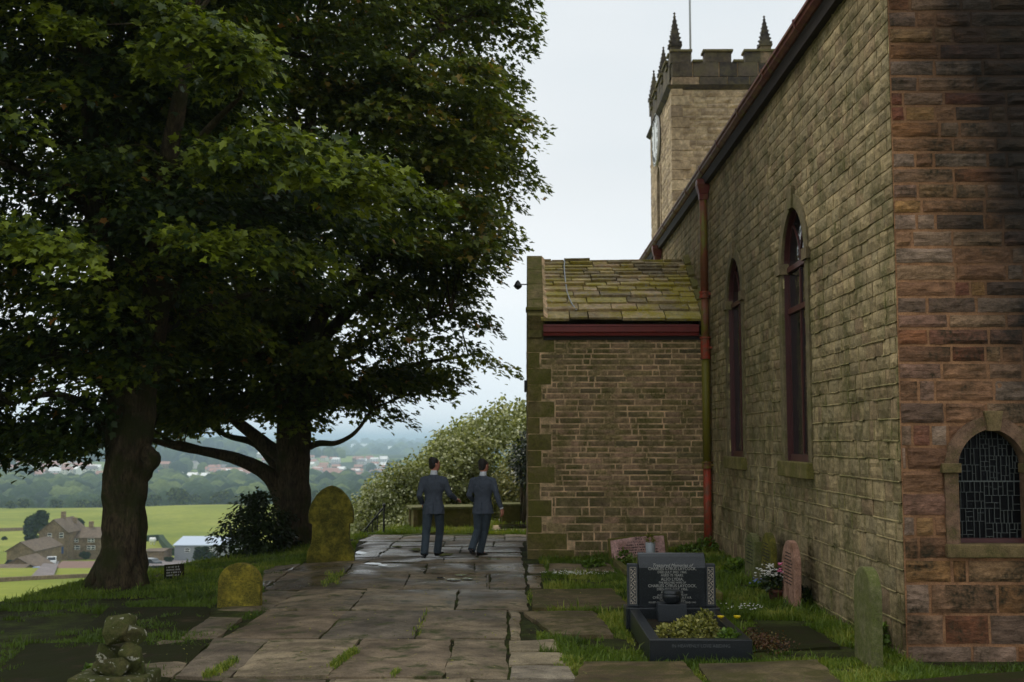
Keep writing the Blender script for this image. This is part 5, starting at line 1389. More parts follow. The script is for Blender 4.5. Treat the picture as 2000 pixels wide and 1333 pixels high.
# red leaves on the dirt, fallen bits on the paving
n = 1000; Xr = RG.normal(0, .11, n); Yr = RG.normal(0, .28, n); p = at_g(1488, 1262)
P_ = np.c_[p.x + Xr, p.y + Yr, ground_np(p.x + Xr, p.y + Yr) + .03 + RG.random(n) * .05]
o = leafcloud('red_ground_plant', P_, rndir(n), np.array([0, 0, 1.]) + RG.normal(size=(n, 3)) * .4, .022 * RG.uniform(.5, 1.4, n), RG.random(n), M['redleaf'], None, 'oval'); tag(o, 'reddish creeping plant beside the right corner of the black kerb', 'plant', kind='stuff')
n = 900; Yd = RG.uniform(8.3, 20, n); Xd = RG.uniform(-3.4, .9, n)
P_ = np.c_[Xd, Yd, ground_np(Xd, Yd) + .048]
o = leafcloud('leaf_litter', P_, RG.normal(size=(n, 3)) * [1, 1, .1], np.array([0, 0, 1.]) + RG.normal(size=(n, 3)) * .15, .022 * RG.uniform(.4, 1.5, n), RG.random(n), M['olive_leaf'], None, 'oval'); tag(o, 'small fallen leaves and debris on the paving', 'leaf litter', kind='stuff')
# weeds at the foot of the walls
for (px, py, r_, h_, lab) in ((1580, 1185, .16, .22, 'dark green weeds right of the pink headstone at the wall foot'), (1378, 1085, .22, .30, 'clump of weeds at the bottom of the red downpipe'), (1340, 1090, .2, .2, 'low weeds between the pink tablet and the downpipe'), (1440, 1125, .2, .25, 'tall grass weeds left of the grey headstone'), (1730, 1270, .18, .25, 'weeds between the mossy headstone and the wall corner'), (205, 1330, .2, .12, 'weeds round the foot of the broken stone monument'), (1160, 1110, .2, .12, 'low weeds at the foot of the porch wall')):
    p = at_g(px, py); p.x = min(p.x, 3.3); t = thing('weeds', lab, 'weeds', tuple(p)); bush(t, 'leaves', tuple(p), (r_, r_ * .7, h_), 260, .07, M['fern'] if px != 1580 else M['bush_leaf'])

# ================================================================== TREES
def limb(g, pts, r0, r1, n=12, wob=.12, seed=0, sub=4):
    """smooth tapering limb through pts"""
    P_ = [Vector(p) for p in pts]; out = []
    for i in range(len(P_) - 1):
        a, b, c, d = P_[max(0, i - 1)], P_[i], P_[i + 1], P_[min(len(P_) - 1, i + 2)]
        for k in range(sub):
            t = k / sub; out.append(.5 * ((2 * b) + (c - a) * t + (2 * a - 5 * b + 4 * c - d) * t * t + (3 * b - a - 3 * c + d) * t ** 3))
    out.append(P_[-1]); m = len(out)
    if isinstance(r0, (list, tuple)):
        rr = list(np.interp(np.linspace(0, len(r0) - 1, m), range(len(r0)), r0))
    else: rr = [r0 + (r1 - r0) * (i / (m - 1)) ** .8 for i in range(m)]
    g.tube(out, rr, n, True, wob, seed); return out
def edge_dist(X, Y, poly):
    d = np.full(len(X), 1e9)
    for i in range(len(poly)):
        ax, ay = poly[i]; bx, by = poly[(i + 1) % len(poly)]
        t = np.clip(((X - ax) * (bx - ax) + (Y - ay) * (by - ay)) / ((bx - ax) ** 2 + (by - ay) ** 2 + 1e-9), 0, 1); d = np.minimum(d, np.hypot(X - ax - t * (bx - ax), Y - ay - t * (by - ay)))
    return d
def crown_pads(outline, Yd, npads, rmin, rmax, thick, holes=(), edge_in=.3):
    """pads of leaves filling a crown whose side elevation is the outline (given as photo pixels at distance Yd)"""
    poly = [(at_Y(px, py, Yd).x, at_Y(px, py, Yd).z) for px, py in outline]
    xs = [p[0] for p in poly]; zs2 = [p[1] for p in poly]
    C, Rr, Tt = [], [], []
    while len(C) < npads:
        X = RG.uniform(min(xs), max(xs), 400); Zz = RG.uniform(min(zs2), max(zs2), 400); r_ = RG.uniform(rmin, rmax, 400)
        d = edge_dist(X, Zz, poly); ok = inpoly(X, Zz, poly) & (d > r_ * edge_in)
        T = np.minimum(thick, d * 1.5 + .3)
        u = RG.uniform(-1, 1, 400); u = np.sign(u) * np.abs(u) ** .6
        for i in np.where(ok)[0]:
            px, py = project((X[i], Yd, Zz[i]))
            e_ = r_[i] * FPX / Yd * .3
            if any(((px - a) / (ra + e_)) ** 2 + ((py - b) / (rb + e_ * .5)) ** 2 < 1 for a, b, ra, rb in holes): continue
            C.append((X[i], Yd + u[i] * T[i], Zz[i])); Rr.append(min(r_[i], d[i] * 1.6 + .25)); Tt.append(u[i])
            if len(C) >= npads: break
    return np.array(C), np.array(Rr)
def pad_leaves(C, Rr, axis, dens, size, droop=.45, thick=.09):
    P_, D_, N_, T_ = [], [], [], []
    for c, r_ in zip(C, Rr):
        n = max(6, int(dens * r_ * r_)); out = np.array([c[0] - axis[0], c[1] - axis[1], 0.0]); out /= np.linalg.norm(out) + 1e-6
        a = RG.uniform(0, 2 * np.pi, n); rho = r_ * np.sqrt(RG.random(n)); ux, uy = np.cos(a) * rho, np.sin(a) * rho
        el = np.array([out[0], out[1]]); along = ux * el[0] + uy * el[1]
        ex = 1.25; ux, uy = ux + el[0] * along * (ex - 1), uy + el[1] * along * (ex - 1)
        z = -droop * rho ** 2 / r_ - .30 * along + RG.normal(0, thick, n) + .05 * np.sin(ux * 9) * np.sin(uy * 8)
        P_.append(np.c_[c[0] + ux, c[1] + uy, c[2] + z])
        rad = np.c_[ux, uy, np.zeros(n)] / (rho[:, None] + .05)
        D_.append(rad * .8 + out * .6 + RG.normal(size=(n, 3)) * .45 + [0, 0, -.35])
        N_.append(np.array([0, 0, 1.0]) + out * .45 + rad * .3 + RG.normal(size=(n, 3)) * .33)
        T_.append(np.clip(RG.uniform(.1, .85) * .5 + RG.random(n) * .55, 0, .96) + (RG.random(n) < .02) * .5)
    P_, D_, N_, T_ = map(np.concatenate, (P_, D_, N_, T_))
    return P_, D_, N_, size * RG.uniform(.65, 1.25, len(P_)), np.clip(T_, 0, 1)
def twigs(g, C, limbs, prob, r=.014):
    L_ = [p for l in limbs for p in l]
    for c in C:
        if rnd.random() > prob: continue
        c = Vector(c); q_ = min(L_, key=lambda p: (p - c).length + max(0, p.z - c.z) * 1.5)
        m_ = q_.lerp(c, .55) + Vector((rnd.uniform(-.15, .15), rnd.uniform(-.15, .15), .18))
        ln = (c - q_).length; g.tube([q_, q_.lerp(m_, .5) + Vector((0, 0, .05)), m_, c], [r * (1 + ln * .35), r * (.9 + ln * .2), r * .9, r * .35], 5, False)
def Lp(pts, Y): return [at_Y(px, py, Y + dy) for px, py, dy in pts]
# -- left sycamore
T1 = 17.6
t1 = thing('sycamore_tree', 'big sycamore with the broad trunk at the left, its crown filling the upper left', 'tree', tuple(at_Y(232, 1140, T1)))
g = MB(); rnd.seed(1); ls = []
ls.append(limb(g, Lp([(232, 1165, 0), (236, 1130, 0), (241, 1050, 0), (244, 950, 0), (252, 850, 0), (262, 750, 0), (270, 690, 0)], T1), [.60, .40, .335, .315, .32, .34, .36, .38], 0, 36, .24, 1, 5))
for k, (a0, a1) in enumerate(((-55, 18), (40, 14), (-20, 22))):   # root flare
    b0 = at_Y(232 + a0, 1140, T1); limb(g, [at_Y(236 + a0 * .35, 1080, T1 - .1), at_Y(234 + a0 * .8, 1120, T1 - .15), at_Y(232 + a0 * 1.15, 1148, T1 - .2)], .16, .08, 10, .1, k)
tr = g.build('trunk', M['bark'], t1, smooth=True)
g = MB()
for k, (pts, r0, r1) in enumerate((
    ([(262, 740, 0), (225, 640, 0), (200, 520, -.3), (190, 380, -.6), (170, 180, -.6), (150, -80, -.5)], .26, .08),
    ([(272, 740, 0), (300, 620, -.2), (310, 500, -.8), (320, 360, -1.4), (350, 200, -1.8), (380, 40, -2.0)], .28, .08),
    ([(300, 620, -.2), (380, 520, -.6), (480, 430, -1.2), (580, 360, -1.6), (680, 330, -1.8)], .15, .03),
    ([(255, 800, 0), (200, 740, .1), (130, 700, .2), (60, 690, .4), (-60, 660, .6), (-200, 600, .8)], .17, .06),
    ([(248, 890, 0), (205, 830, 0), (165, 790, -.3), (100, 770, -.5), (20, 790, -.8)], .12, .03),
    ([(190, 430, -.5), (120, 360, -.8), (60, 340, -1), (-50, 300, -1.2)], .12, .04),
    ([(310, 500, -.8), (250, 380, 1.2), (230, 200, 2.4), (240, 0, 3)], .16, .05),
    ([(262, 740, 0), (240, 600, 1.5), (200, 480, 3.0), (160, 300, 4)], .2, .06),
    ([(320, 370, -1.4), (400, 260, -2.2), (470, 190, -2.8)], .09, .025),
    ([(285, 660, -.1), (360, 620, 1.0), (440, 590, 2), (540, 560, 2.4)], .13, .03))):
    ls.append(limb(g, Lp(pts, T1), r0, r1, 10, .1, k, 4))
# knot on the right of the trunk
limb(g, Lp([(276, 860, 0), (288, 885, -.05), (296, 902, -.05), (284, 925, 0), (270, 960, 0)], T1), [.05, .12, .13, .10, .04], 0, 14, .4, 7)
o1 = [(-700, 900), (-800, 300), (-700, -500), (-200, -900), (300, -850), (560, -500), (600, -120), (500, 20), (512, 90), (480, 150), (500, 175), (450, 240), (560, 262), (660, 285), (742, 330), (800, 360), (850, 385), (845, 412), (760, 430), (700, 470), (640, 500), (560, 560), (480, 640), (360, 690), (310, 700), (250, 760), (200, 900), (120, 890), (60, 905), (0, 895), (-200, 930)]
holes1 = [(70, 335, 22, 24), (20, 250, 34, 26), (8, 295, 16, 16), (80, 600, 24, 12), (170, 735, 26, 10), (140, 205, 22, 12), (215, 155, 16, 12), (190, 110, 14, 6), (240, 560, 120, 0.1)]
C1, R1 = crown_pads(o1, T1, 1100, .35, .95, 4.4, holes1)
low = C1[:, 2] < 4.4
P_, D_, N_, Z_, T_ = pad_leaves(C1, R1, (at_Y(250, 800, T1).x, T1), 430, .122)
# hero boughs, their sunlit look put into paler leaf colour
HB = []
def bough(pts, Y, w0, n, zs=.18):
    """a drooping bough of leaves along a curve"""
    out = [Vector(at_Y(px, py, Y + dy)) for px, py, dy in pts]
    for k in range(n):
        f = rnd.random() * (len(out) - 1); i = int(f); p = out[i].lerp(out[min(i + 1, len(out) - 1)], f - i); wd = w0 * (1 - .55 * f / (len(out) - 1))
        HB.append((p.x + rnd.gauss(0, .1), p.y + rnd.gauss(0, wd), p.z + rnd.gauss(0, zs * .5)))
bough([(270, 10, -3.2), (340, 20, -3.6), (420, 40, -3.8), (500, 82, -3.9)], T1, .5, 26)
bough([(300, 95, -3.4), (380, 85, -3.8), (450, 95, -4), (482, 110, -4)], T1, .4, 18)
bough([(400, 120, -3.6), (460, 135, -3.9), (495, 165, -4)], T1, .3, 12)
bough([(20, 15, -3), (90, 20, -3), (160, 50, -3.2)], T1, .5, 14)
bough([(480, 262, -3), (560, 275, -3.2), (650, 300, -3.4), (735, 335, -3.6)], T1, .5, 26)
bough([(470, 320, -3), (560, 330, -3.3), (640, 355, -3.5), (700, 370, -3.6)], T1, .45, 20)
bough([(640, 350, -2.4), (720, 360, -2.6), (800, 372, -2.6), (845, 400, -2.6)], T1, .4, 16)
bough([(340, 285, -2.6), (420, 300, -2.8), (470, 340, -3)], T1, .4, 14)
bough([(-20, 440, -3.8), (40, 455, -4), (110, 480, -4.2), (172, 520, -4.3)], T1, .5, 22)
bough([(330, 455, -2.8), (400, 470, -3), (470, 480, -3.2), (520, 500, -3.2)], T1, .4, 16)
bough([(500, 470, -2.6), (580, 480, -2.8), (620, 500, -2.8)], T1, .35, 10)
HB = np.array(HB)
P2, D2, N2, Z2, T2 = pad_leaves(HB, RG.uniform(.22, .42, len(HB)), (at_Y(250, 800, T1).x, T1), 400, .124, .5, .05)
T2 = np.clip(T2 + .25, 0, .97)  # raised tone paints the highlight into the bough leaves
leafcloud('crown', np.r_[P_, P2], np.r_[D_, D2], np.r_[N_, N2], np.r_[Z_, Z2], np.r_[T_, T2], M['leaf'], t1)
twigs(g, list(C1[::2]) + list(HB[::5]), ls, .6)
g.build('limbs', M['bark'], t1, smooth=True)
# -- right sycamore
T2Y = 25.2
t2 = thing('sycamore_tree', 'spreading sycamore behind the tall gothic headstone, with low crooked limbs', 'tree', tuple(at_Y(572, 1058, T2Y)))
g = MB(); rnd.seed(2); ls = []
ls.append(limb(g, Lp([(574, 1090, 0), (574, 1050, 0), (572, 1000, 0), (572, 930, 0), (572, 880, 0), (574, 820, 0), (572, 770, 0)], T2Y), [.55, .44, .38, .37, .38, .38, .36, .34], 0, 24, .15, 5, 5))
g.build('trunk', M['bark'], t2, smooth=True)
g = MB()
for k, (pts, r0, r1) in enumerate((
    ([(556, 985, 0), (535, 940, -.1), (500, 912, -.3), (450, 893, -.5), (400, 882, -.7), (340, 872, -.9), (290, 858, -1.1)], .24, .05),
    ([(400, 882, -.7), (360, 868, -.8), (330, 862, -1), (300, 840, -1.1)], .09, .02),
    ([(560, 900, 0), (520, 870, 0), (470, 830, .1), (420, 790, .2), (360, 740, .3), (300, 690, .4)], .19, .05),
    ([(552, 930, 0), (500, 868, .5), (440, 850, .8), (380, 810, 1.2)], .13, .03),
    ([(560, 800, 0), (520, 720, -.2), (470, 640, -.4), (420, 560, -.5), (390, 440, -.6)], .22, .05),
    ([(578, 800, 0), (600, 700, -.3), (630, 610, -.7), (680, 555, -1), (735, 500, -1.3), (770, 450, -1.5), (805, 432, -1.7)], .24, .06),
    ([(572, 780, 0), (580, 640, .4), (590, 480, .8), (600, 300, 1), (620, 120, 1.2), (640, -100, 1.2)], .28, .08),
    ([(600, 700, -.3), (690, 600, .4), (780, 540, 1), (860, 450, 1.4), (940, 380, 1.8), (1010, 330, 2)], .16, .03),
    ([(590, 480, .8), (660, 350, -.4), (700, 240, -1), (760, 150, -1.3), (860, 60, -1.6)], .16, .04),
    ([(606, 872, 0), (625, 866, -.1), (655, 866, -.2), (685, 852, -.3), (705, 832, -.4), (730, 800, -.5), (800, 770, -.6)], .085, .02),
    ([(582, 830, 0), (640, 780, .2), (720, 740, .4), (800, 715, .6), (880, 700, .8), (940, 690, 1)], .12, .02),
    ([(590, 760, 0), (680, 690, -.6), (780, 640, -1), (880, 610, -1.4)], .12, .02),
    ([(700, 240, -1), (640, 160, -1.6), (600, 80, -2)], .08, .02),
    ([(640, -100, 1.2), (760, -250, 1), (900, -350, .8)], .08, .03),
    ([(600, 300, 1), (540, 120, 2), (450, -100, 2.5)], .12, .04))):
    ls.append(limb(g, Lp(pts, T2Y), r0, r1, 10, .1, 20 + k, 4))
o2 = [(1040, -20), (1042, 10), (1020, 45), (1055, 70), (1040, 95), (1005, 108), (1018, 160), (998, 190), (1035, 235), (1085, 252), (1060, 290), (1032, 325), (1038, 352), (1018, 385), (1012, 415), (1030, 440), (1012, 470), (992, 500), (990, 520), (955, 560), (945, 580), (975, 605), (965, 640), (980, 685), (970, 712), (945, 738), (882, 775), (820, 772), (778, 788), (782, 825), (730, 845), (700, 815), (640, 800), (612, 830), (590, 850), (520, 830), (440, 830), (380, 850), (310, 862), (240, 820), (160, 600), (120, 200), (100, -300), (300, -700), (600, -850), (900, -600), (1020, -300)]
holes2 = [(440, 722, 24, 8), (395, 690, 9, 5), (480, 742, 20, 12), (545, 690, 16, 20), (620, 560, 18, 22), (690, 625, 20, 10), (850, 585, 34, 12), (800, 700, 46, 9), (640, 450, 12, 12), (420, 590, 24, 7), (470, 535, 12, 10), (700, 740, 26, 12), (530, 855, 22, 22), (890, 600, 30, 10), (760, 600, 16, 14), (700, 20, 24, 12), (560, 30, 26, 16), (730, 345, 12, 10), (530, 380, 14, 14)]
rnd.seed(71)
for _ in range(34): holes2.append((rnd.uniform(600, 950), rnd.uniform(430, 790), rnd.uniform(4, 15), rnd.uniform(2, 7)))
for _ in range(16): holes2.append((rnd.uniform(540, 960), rnd.uniform(0, 70), rnd.uniform(5, 14), rnd.uniform(3, 8)))
C2, R2 = crown_pads(o2, T2Y, 1650, .3, .8, 4.2, holes2, .5)
C3, R3 = crown_pads([(240, 560), (560, 560), (600, 700), (596, 800), (540, 812), (505, 790), (470, 800), (430, 800), (400, 838), (350, 852), (300, 850), (250, 800)], T2Y, 230, .25, .65, 3.2, [(438, 722, 20, 6), (476, 742, 12, 8), (545, 690, 10, 12), (530, 850, 24, 26)], .2)
C4, R4 = crown_pads([(600, 700), (760, 690), (900, 700), (960, 712), (880, 768), (780, 780), (700, 800), (640, 790), (604, 790)], T2Y, 70, .2, .45, 2.6, [(700, 738, 22, 6), (830, 712, 30, 4)], .7)
C5, R5 = crown_pads([(600, 480), (780, 440), (920, 460), (950, 540), (900, 640), (700, 660), (600, 620)], T2Y, 90, .2, .45, 3.0, [(700, 625, 18, 9), (850, 585, 28, 9), (640, 560, 14, 12), (760, 600, 14, 10), (900, 640, 14, 6), (800, 660, 14, 6)], .7)
C2 = np.concatenate([C2, C3, C4, C5]); R2 = np.concatenate([R2, R3, R4, R5])
P_, D_, N_, Z_, T_ = pad_leaves(C2, R2, (at_Y(572, 800, T2Y).x, T2Y), 350, .134, .4, .10)
HB = []
for pts in ([(840, 180), (790, 190), (745, 205)], [(700, 155), (640, 150), (560, 180)], [(860, 300), (920, 290), (980, 300)], [(900, 170), (960, 190), (1010, 220)], [(720, 430), (780, 440), (850, 470)], [(830, 120), (900, 110), (960, 130)], [(740, 130), (800, 120)], [(900, 480), (960, 470)], [(880, 380), (960, 400)], [(800, 250), (860, 240), (900, 260)]):
    bough([(a, b, -3.4) for a, b in pts], T2Y, .5, 12)
HB = np.array(HB)
P2, D2, N2, Z2, T2 = pad_leaves(HB, RG.uniform(.25, .5, len(HB)), (at_Y(572, 800, T2Y).x, T2Y), 300, .136, .5, .05)
leafcloud('crown', np.r_[P_, P2], np.r_[D_, D2], np.r_[N_, N2], np.r_[Z_, Z2], np.r_[T_, np.clip(T2 + .15, 0, .97)], M['leaf2'], t2)  # bough leaves toned paler here too, as painted highlights
twigs(g, C2[::2], ls, .55)
g.build('limbs', M['bark'], t2, smooth=True)
# canopy of more churchyard trees is outside the frame; dark bush between the trunks
b = at_Y(485, 1085, 24.0); t = thing('holly_bush', 'dark leafy bush at the foot of the right tree trunk', 'bush', tuple(b))
g = MB()
for k in range(7):
    a = at_Y(490 + rnd.uniform(-20, 20), 1080, 24.2); c_ = at_Y(440 + k * 16, 985 + rnd.uniform(-15, 25) + abs(k - 4) * 8, 24.2 + rnd.uniform(-.4, .4)); g.tube([a, a.lerp(c_, .5) + Vector((0, 0, .1)), c_], [.03, .02, .008], 5, False)
g.build('stems', M['bark'], t)
Cb, Rb = crown_pads([(425, 1075), (418, 1040), (440, 1010), (470, 985), (490, 958), (530, 962), (560, 1000), (565, 1060), (540, 1088), (470, 1088)], 24.2, 90, .12, .3, .6, (), .2)
P_, D_, N_, Z_, T_ = pad_leaves(Cb, Rb, (b.x, 24.2), 900, .095, .4, .06); leafcloud('foliage', P_, D_, N_, Z_, T_, M['bush_leaf'], t, 'oval')
# -- pale flowering shrubs at the end of the walk
def shrub(label, outline, Yd, n, mat, size=.11, dens=340, thick=1.6, tonebias=0.0, rmax=.55):
    cx = sum(p[0] for p in outline) / len(outline); cy = max(p[1] for p in outline); b = at_Y(cx, cy, Yd)
    gz_ = gz(b.x, Yd); t = thing('shrub', label, 'shrub', (b.x, Yd, gz_), group='shrubs beyond the end of the walk')
    C, Rr = crown_pads(outline, Yd, n, .2, rmax, thick, (), .2)
    g = MB()
    for k in range(9):
        c_ = C[rnd.randrange(len(C))]; g.tube([(b.x + rnd.uniform(-.1, .1), Yd, gz_ - .2), ((b.x + c_[0]) / 2, (Yd + c_[1]) / 2, (gz_ + c_[2]) / 2 + .2), tuple(c_)], [.09, .05, .015], 6, False)
    g.build('stems', M['bark'], t)
    P_, D_, N_, Z_, T_ = pad_leaves(C, Rr, (b.x, Yd), dens, size, .7, .12); N_ = N_ + np.array([0, -.7, 0]) + RG.normal(size=N_.shape) * .4
    T_ = np.clip(RG.random(len(P_)) ** 1.3 * .9 + tonebias, 0, 1)
    leafcloud('foliage', P_, D_, N_, Z_, T_, M[mat], t, 'oval')
shrub('tall silvery green shrub nearest the porch corner, highest of the hedge', [(895, 960), (880, 900), (890, 850), (905, 822), (930, 800), (965, 790), (985, 778), (1060, 775), (1120, 800), (1120, 1000), (960, 1010)], 37.5, 330, 'whitebeam', .13, 330, 2.2)
shrub('silvery green shrub rising behind the head of the left man', [(790, 1010), (795, 930), (815, 890), (845, 860), (860, 838), (895, 818), (930, 830), (950, 880), (950, 990), (900, 1020)], 36, 280, 'whitebeam', .12, 340, 1.8)
shrub('yellow green shrub lowest on the left behind the handrail', [(690, 1050), (690, 985), (712, 950), (735, 925), (780, 905), (830, 880), (850, 940), (850, 1040), (760, 1075)], 33.5, 330, 'whitebeam', .10, 420, 1.2, -.16, .45)
shrub('olive shrub between the right man and the porch', [(965, 1000), (960, 940), (985, 905), (1020, 895), (1080, 900), (1080, 1000)], 34.5, 120, 'olive_leaf', .11, 400, .9)
shrub('small pale shrub below the lid of the large tomb', [(745, 1055), (750, 1010), (790, 990), (820, 1000), (815, 1050)], 32.2, 90, 'whitebeam', .09, 500, .5, 0, .3)
shrub('dark ivy clump hanging beside the porch corner', [(1008, 925), (1006, 870), (1018, 845), (1050, 840), (1050, 940)], 31.5, 50, 'bush_leaf', .1, 500, .4, 0, .3)
# ================================================================== PEOPLE
def loft(bm, pts, rr, n=14, up=(0, 1, 0)):
    """closed tapering form through pts; rr = (half width across, half depth); up = the direction of the depth axis"""
    pts = [Vector(p) for p in pts]; rings = []
    for i, p in enumerate(pts):
        t = (pts[min(i + 1, len(pts) - 1)] - pts[max(i - 1, 0)]).normalized()
        f = Vector(up); f = (f - t * f.dot(t)); f = f.normalized() if f.length > 1e-4 else t.orthogonal().normalized(); s = t.cross(f)
        rx, ry = rr[i] if isinstance(rr[i], (tuple, list)) else (rr[i], rr[i])
        rings.append([bm.verts.new(p + s * math.cos(2 * math.pi * k / n) * rx + f * math.sin(2 * math.pi * k / n) * ry) for k in range(n)])
    for a, b in zip(rings, rings[1:]):
        for k in range(n): bm.faces.new((a[k], a[(k + 1) % n], b[(k + 1) % n], b[k]))
    bm.faces.new(rings[0][::-1]); bm.faces.new(rings[-1])
def fused(name, bm, vox, mat, parent, smooth=3):
    """union of overlapping forms turned into one continuous skin"""
    bmesh.ops.recalc_face_normals(bm, faces=bm.faces[:])
    me = bpy.data.meshes.new(name); bm.to_mesh(me); bm.free()
    o = bpy.data.objects.new(name, me); COL.objects.link(o)
    m = o.modifiers.new('r', 'REMESH'); m.mode = 'VOXEL'; m.voxel_size = vox; m.use_smooth_shade = True
    if smooth:
        m = o.modifiers.new('s', 'SMOOTH'); m.factor = .5; m.iterations = smooth
    bpy.context.view_layer.update()
    me2 = bpy.data.meshes.new_from_object(o.evaluated_get(bpy.context.evaluated_depsgraph_get()))
    o.modifiers.clear(); o.data = me2; me2.name = name; me2.materials.clear(); me2.materials.append(mat)
    me2.polygons.foreach_set('use_smooth', [True] * len(me2.polygons)); o.parent = parent
    return o
def hand(bm, wrist, dirv, back, s=1.0, thumb_side=1):
    w = Vector(wrist); d = Vector(dirv).normalized(); b = Vector(back); b = (b - d * b.dot(d)).normalized(); sd_ = d.cross(b)
    loft(bm, [w - d * .03, w + d * .02, w + d * .06, w + d * .095], [(.026, .019), (.034, .017), (.042, .016), (.040, .013)], 12, b)
    for k, ln in enumerate((.068, .078, .072, .056)):
        r0 = w + d * .085 + sd_ * ((k - 1.5) * .0205); c1 = r0 + d * ln * .45 - b * .010; c2 = r0 + d * ln * .8 - b * .030; c3 = r0 + d * ln * .95 - b * .050
        loft(bm, [r0 - d * .02, r0 + d * .01, c1, c2, c3], [.0095, .0098, .0092, .0085, .0065], 8, b)
    t0 = w + d * .025 - sd_ * thumb_side * .028
    loft(bm, [t0, t0 + d * .03 - sd_ * thumb_side * .022 - b * .006, t0 + d * .058 - sd_ * thumb_side * .028 - b * .018, t0 + d * .078 - sd_ * thumb_side * .026 - b * .026], [.014, .012, .0105, .0075], 8, b)
def person(label, px, py, hgt_px, heading, P):
    base = at_g(px, py, .045); k = hgt_px * base.y / FPX / 1.80
    t = thing('person', label, 'person', (base.x, base.y, base.z), heading); t.scale = (k, k, k); bpy.context.view_layer.update()
    J = {a: Vector(b) for a, b in P.items() if isinstance(b, tuple)}
    hd = P['head_turn']
    # body: one continuous surface (head, neck, trunk, arms, hands, legs, feet)
    bm = bmesh.new()
    loft(bm, [(0, 0, .86), (0, 0, .98), (0, .01, 1.12), (0, .01, 1.28), (0, 0, 1.42), (0, -.005, 1.48), (0, 0, 1.52)], [(.13, .09), (.155, .10), (.14, .09), (.165, .10), (.15, .09), (.08, .07), (.055, .058)], 16)
    nk = J['neck']; hc = J['head']
    loft(bm, [(0, -.005, 1.46), nk, hc + Vector((0, -.01, -.06))], [.062, .054, .055], 14)
    # head: skull and jaw turned to one side
    c_, s_ = math.cos(hd), math.sin(hd); f = Vector((-s_, c_, 0)); r_ = Vector((c_, s_, 0))
    loft(bm, [hc + f * .035 + Vector((0, 0, -.115)), hc + f * .03 + Vector((0, 0, -.10)), hc + f * .018 + Vector((0, 0, -.06)), hc + Vector((0, 0, 0)), hc - f * .006 + Vector((0, 0, .05)), hc - f * .008 + Vector((0, 0, .09)), hc - f * .006 + Vector((0, 0, .112))],
         [(.028, .030), (.048, .056), (.070, .086), (.083, .102), (.083, .102), (.064, .080), (.024, .032)], 18, f)
    loft(bm, [hc + f * .085 + Vector((0, 0, .025)), hc + f * .102 + Vector((0, 0, -.005)), hc + f * .106 + Vector((0, 0, -.022)), hc + f * .085 + Vector((0, 0, -.032))], [.008, .011, .014, .011], 8, f)   # nose
    loft(bm, [hc + f * .078 + Vector((0, 0, -.052)), hc + f * .086 + Vector((0, 0, -.060)), hc + f * .080 + Vector((0, 0, -.07))], [(.02, .006), (.024, .008), (.018, .006)], 8, f)          # lips
    loft(bm, [hc + f * .070 + Vector((0, 0, .028)), hc + f * .085 + Vector((0, 0, .034))], [(.045, .006), (.04, .006)], 8, (0, 0, 1))                                                      # brow
    for s in (-1, 1):
        e = hc + r_ * s * .084 - f * .006; loft(bm, [e + Vector((0, 0, -.03)), e + r_ * s * .010 + Vector((0, 0, -.012)), e + r_ * s * .014 - f * .006 + Vector((0, 0, .014)), e + r_ * s * .006 - f * .004 + Vector((0, 0, .03))], [(.006, .008), (.007, .014), (.008, .018), (.006, .010)], 8, f)
    for sd_, s in (('l', -1), ('r', 1)):
        sh, el, wr = J[sd_ + '_sh'], J[sd_ + '_el'], J[sd_ + '_wr']
        loft(bm, [sh + Vector((-s * .03, 0, .0)), sh.lerp(el, .25), el, el.lerp(wr, .35), wr], [.05, .047, .037, .038, .026], 12)
        hand(bm, wr, P[sd_ + '_hd'], P[sd_ + '_bk'], 1, s)
        hp, kn, an = J[sd_ + '_hp'], J[sd_ + '_kn'], J[sd_ + '_an']; tv = P[sd_ + '_toe']
        loft(bm, [hp + Vector((0, 0, .03)), hp.lerp(kn, .3), kn, kn.lerp(an, .3), an], [.085, .08, .055, .056, .036], 12)
        loft(bm, [an + Vector((0, 0, -.0)) - Vector(tv) * .04, an + Vector(tv) * .04 + Vector((0, 0, -.035)), an + Vector(tv) * .13 + Vector((0, 0, -.045))], [.03, .035, .03], 10)
    body = fused('body', bm, .0075, M['skin'], t, 2)
    # hair cap, short at the nape
    bm = bmesh.new()
    loft(bm, [hc - f * .066 + Vector((0, 0, -.075)), hc - f * .06 + Vector((0, 0, -.05)), hc - f * .035 + Vector((0, 0, -.01)), hc - f * .016 + Vector((0, 0, .04)), hc - f * .010 + Vector((0, 0, .085)), hc + f * .004 + Vector((0, 0, .115)), hc + f * .01 + Vector((0, 0, .128))],
         [(.05, .024), (.070, .040), (.083, .080), (.092, .098), (.084, .100), (.060, .076), (.026, .036)], 18, f)
    fused('hair', bm, .009, M['hair'], t, 1)
    # shirt collar
    bm = bmesh.new(); loft(bm, [(0, -.005, 1.485), nk + Vector((0, 0, -.005)), nk + Vector((0, 0, .022))], [(.07, .072), (.064, .066), (.060, .062)], 16); fused('shirt_collar', bm, .007, M['shirt'], t, 1)
    # trousers
    bm = bmesh.new()
    loft(bm, [(0, 0, .84), (0, 0, .92), (0, 0, 1.0), (0, 0, 1.08)], [(.15, .105), (.178, .125), (.17, .12), (.155, .11)], 16)
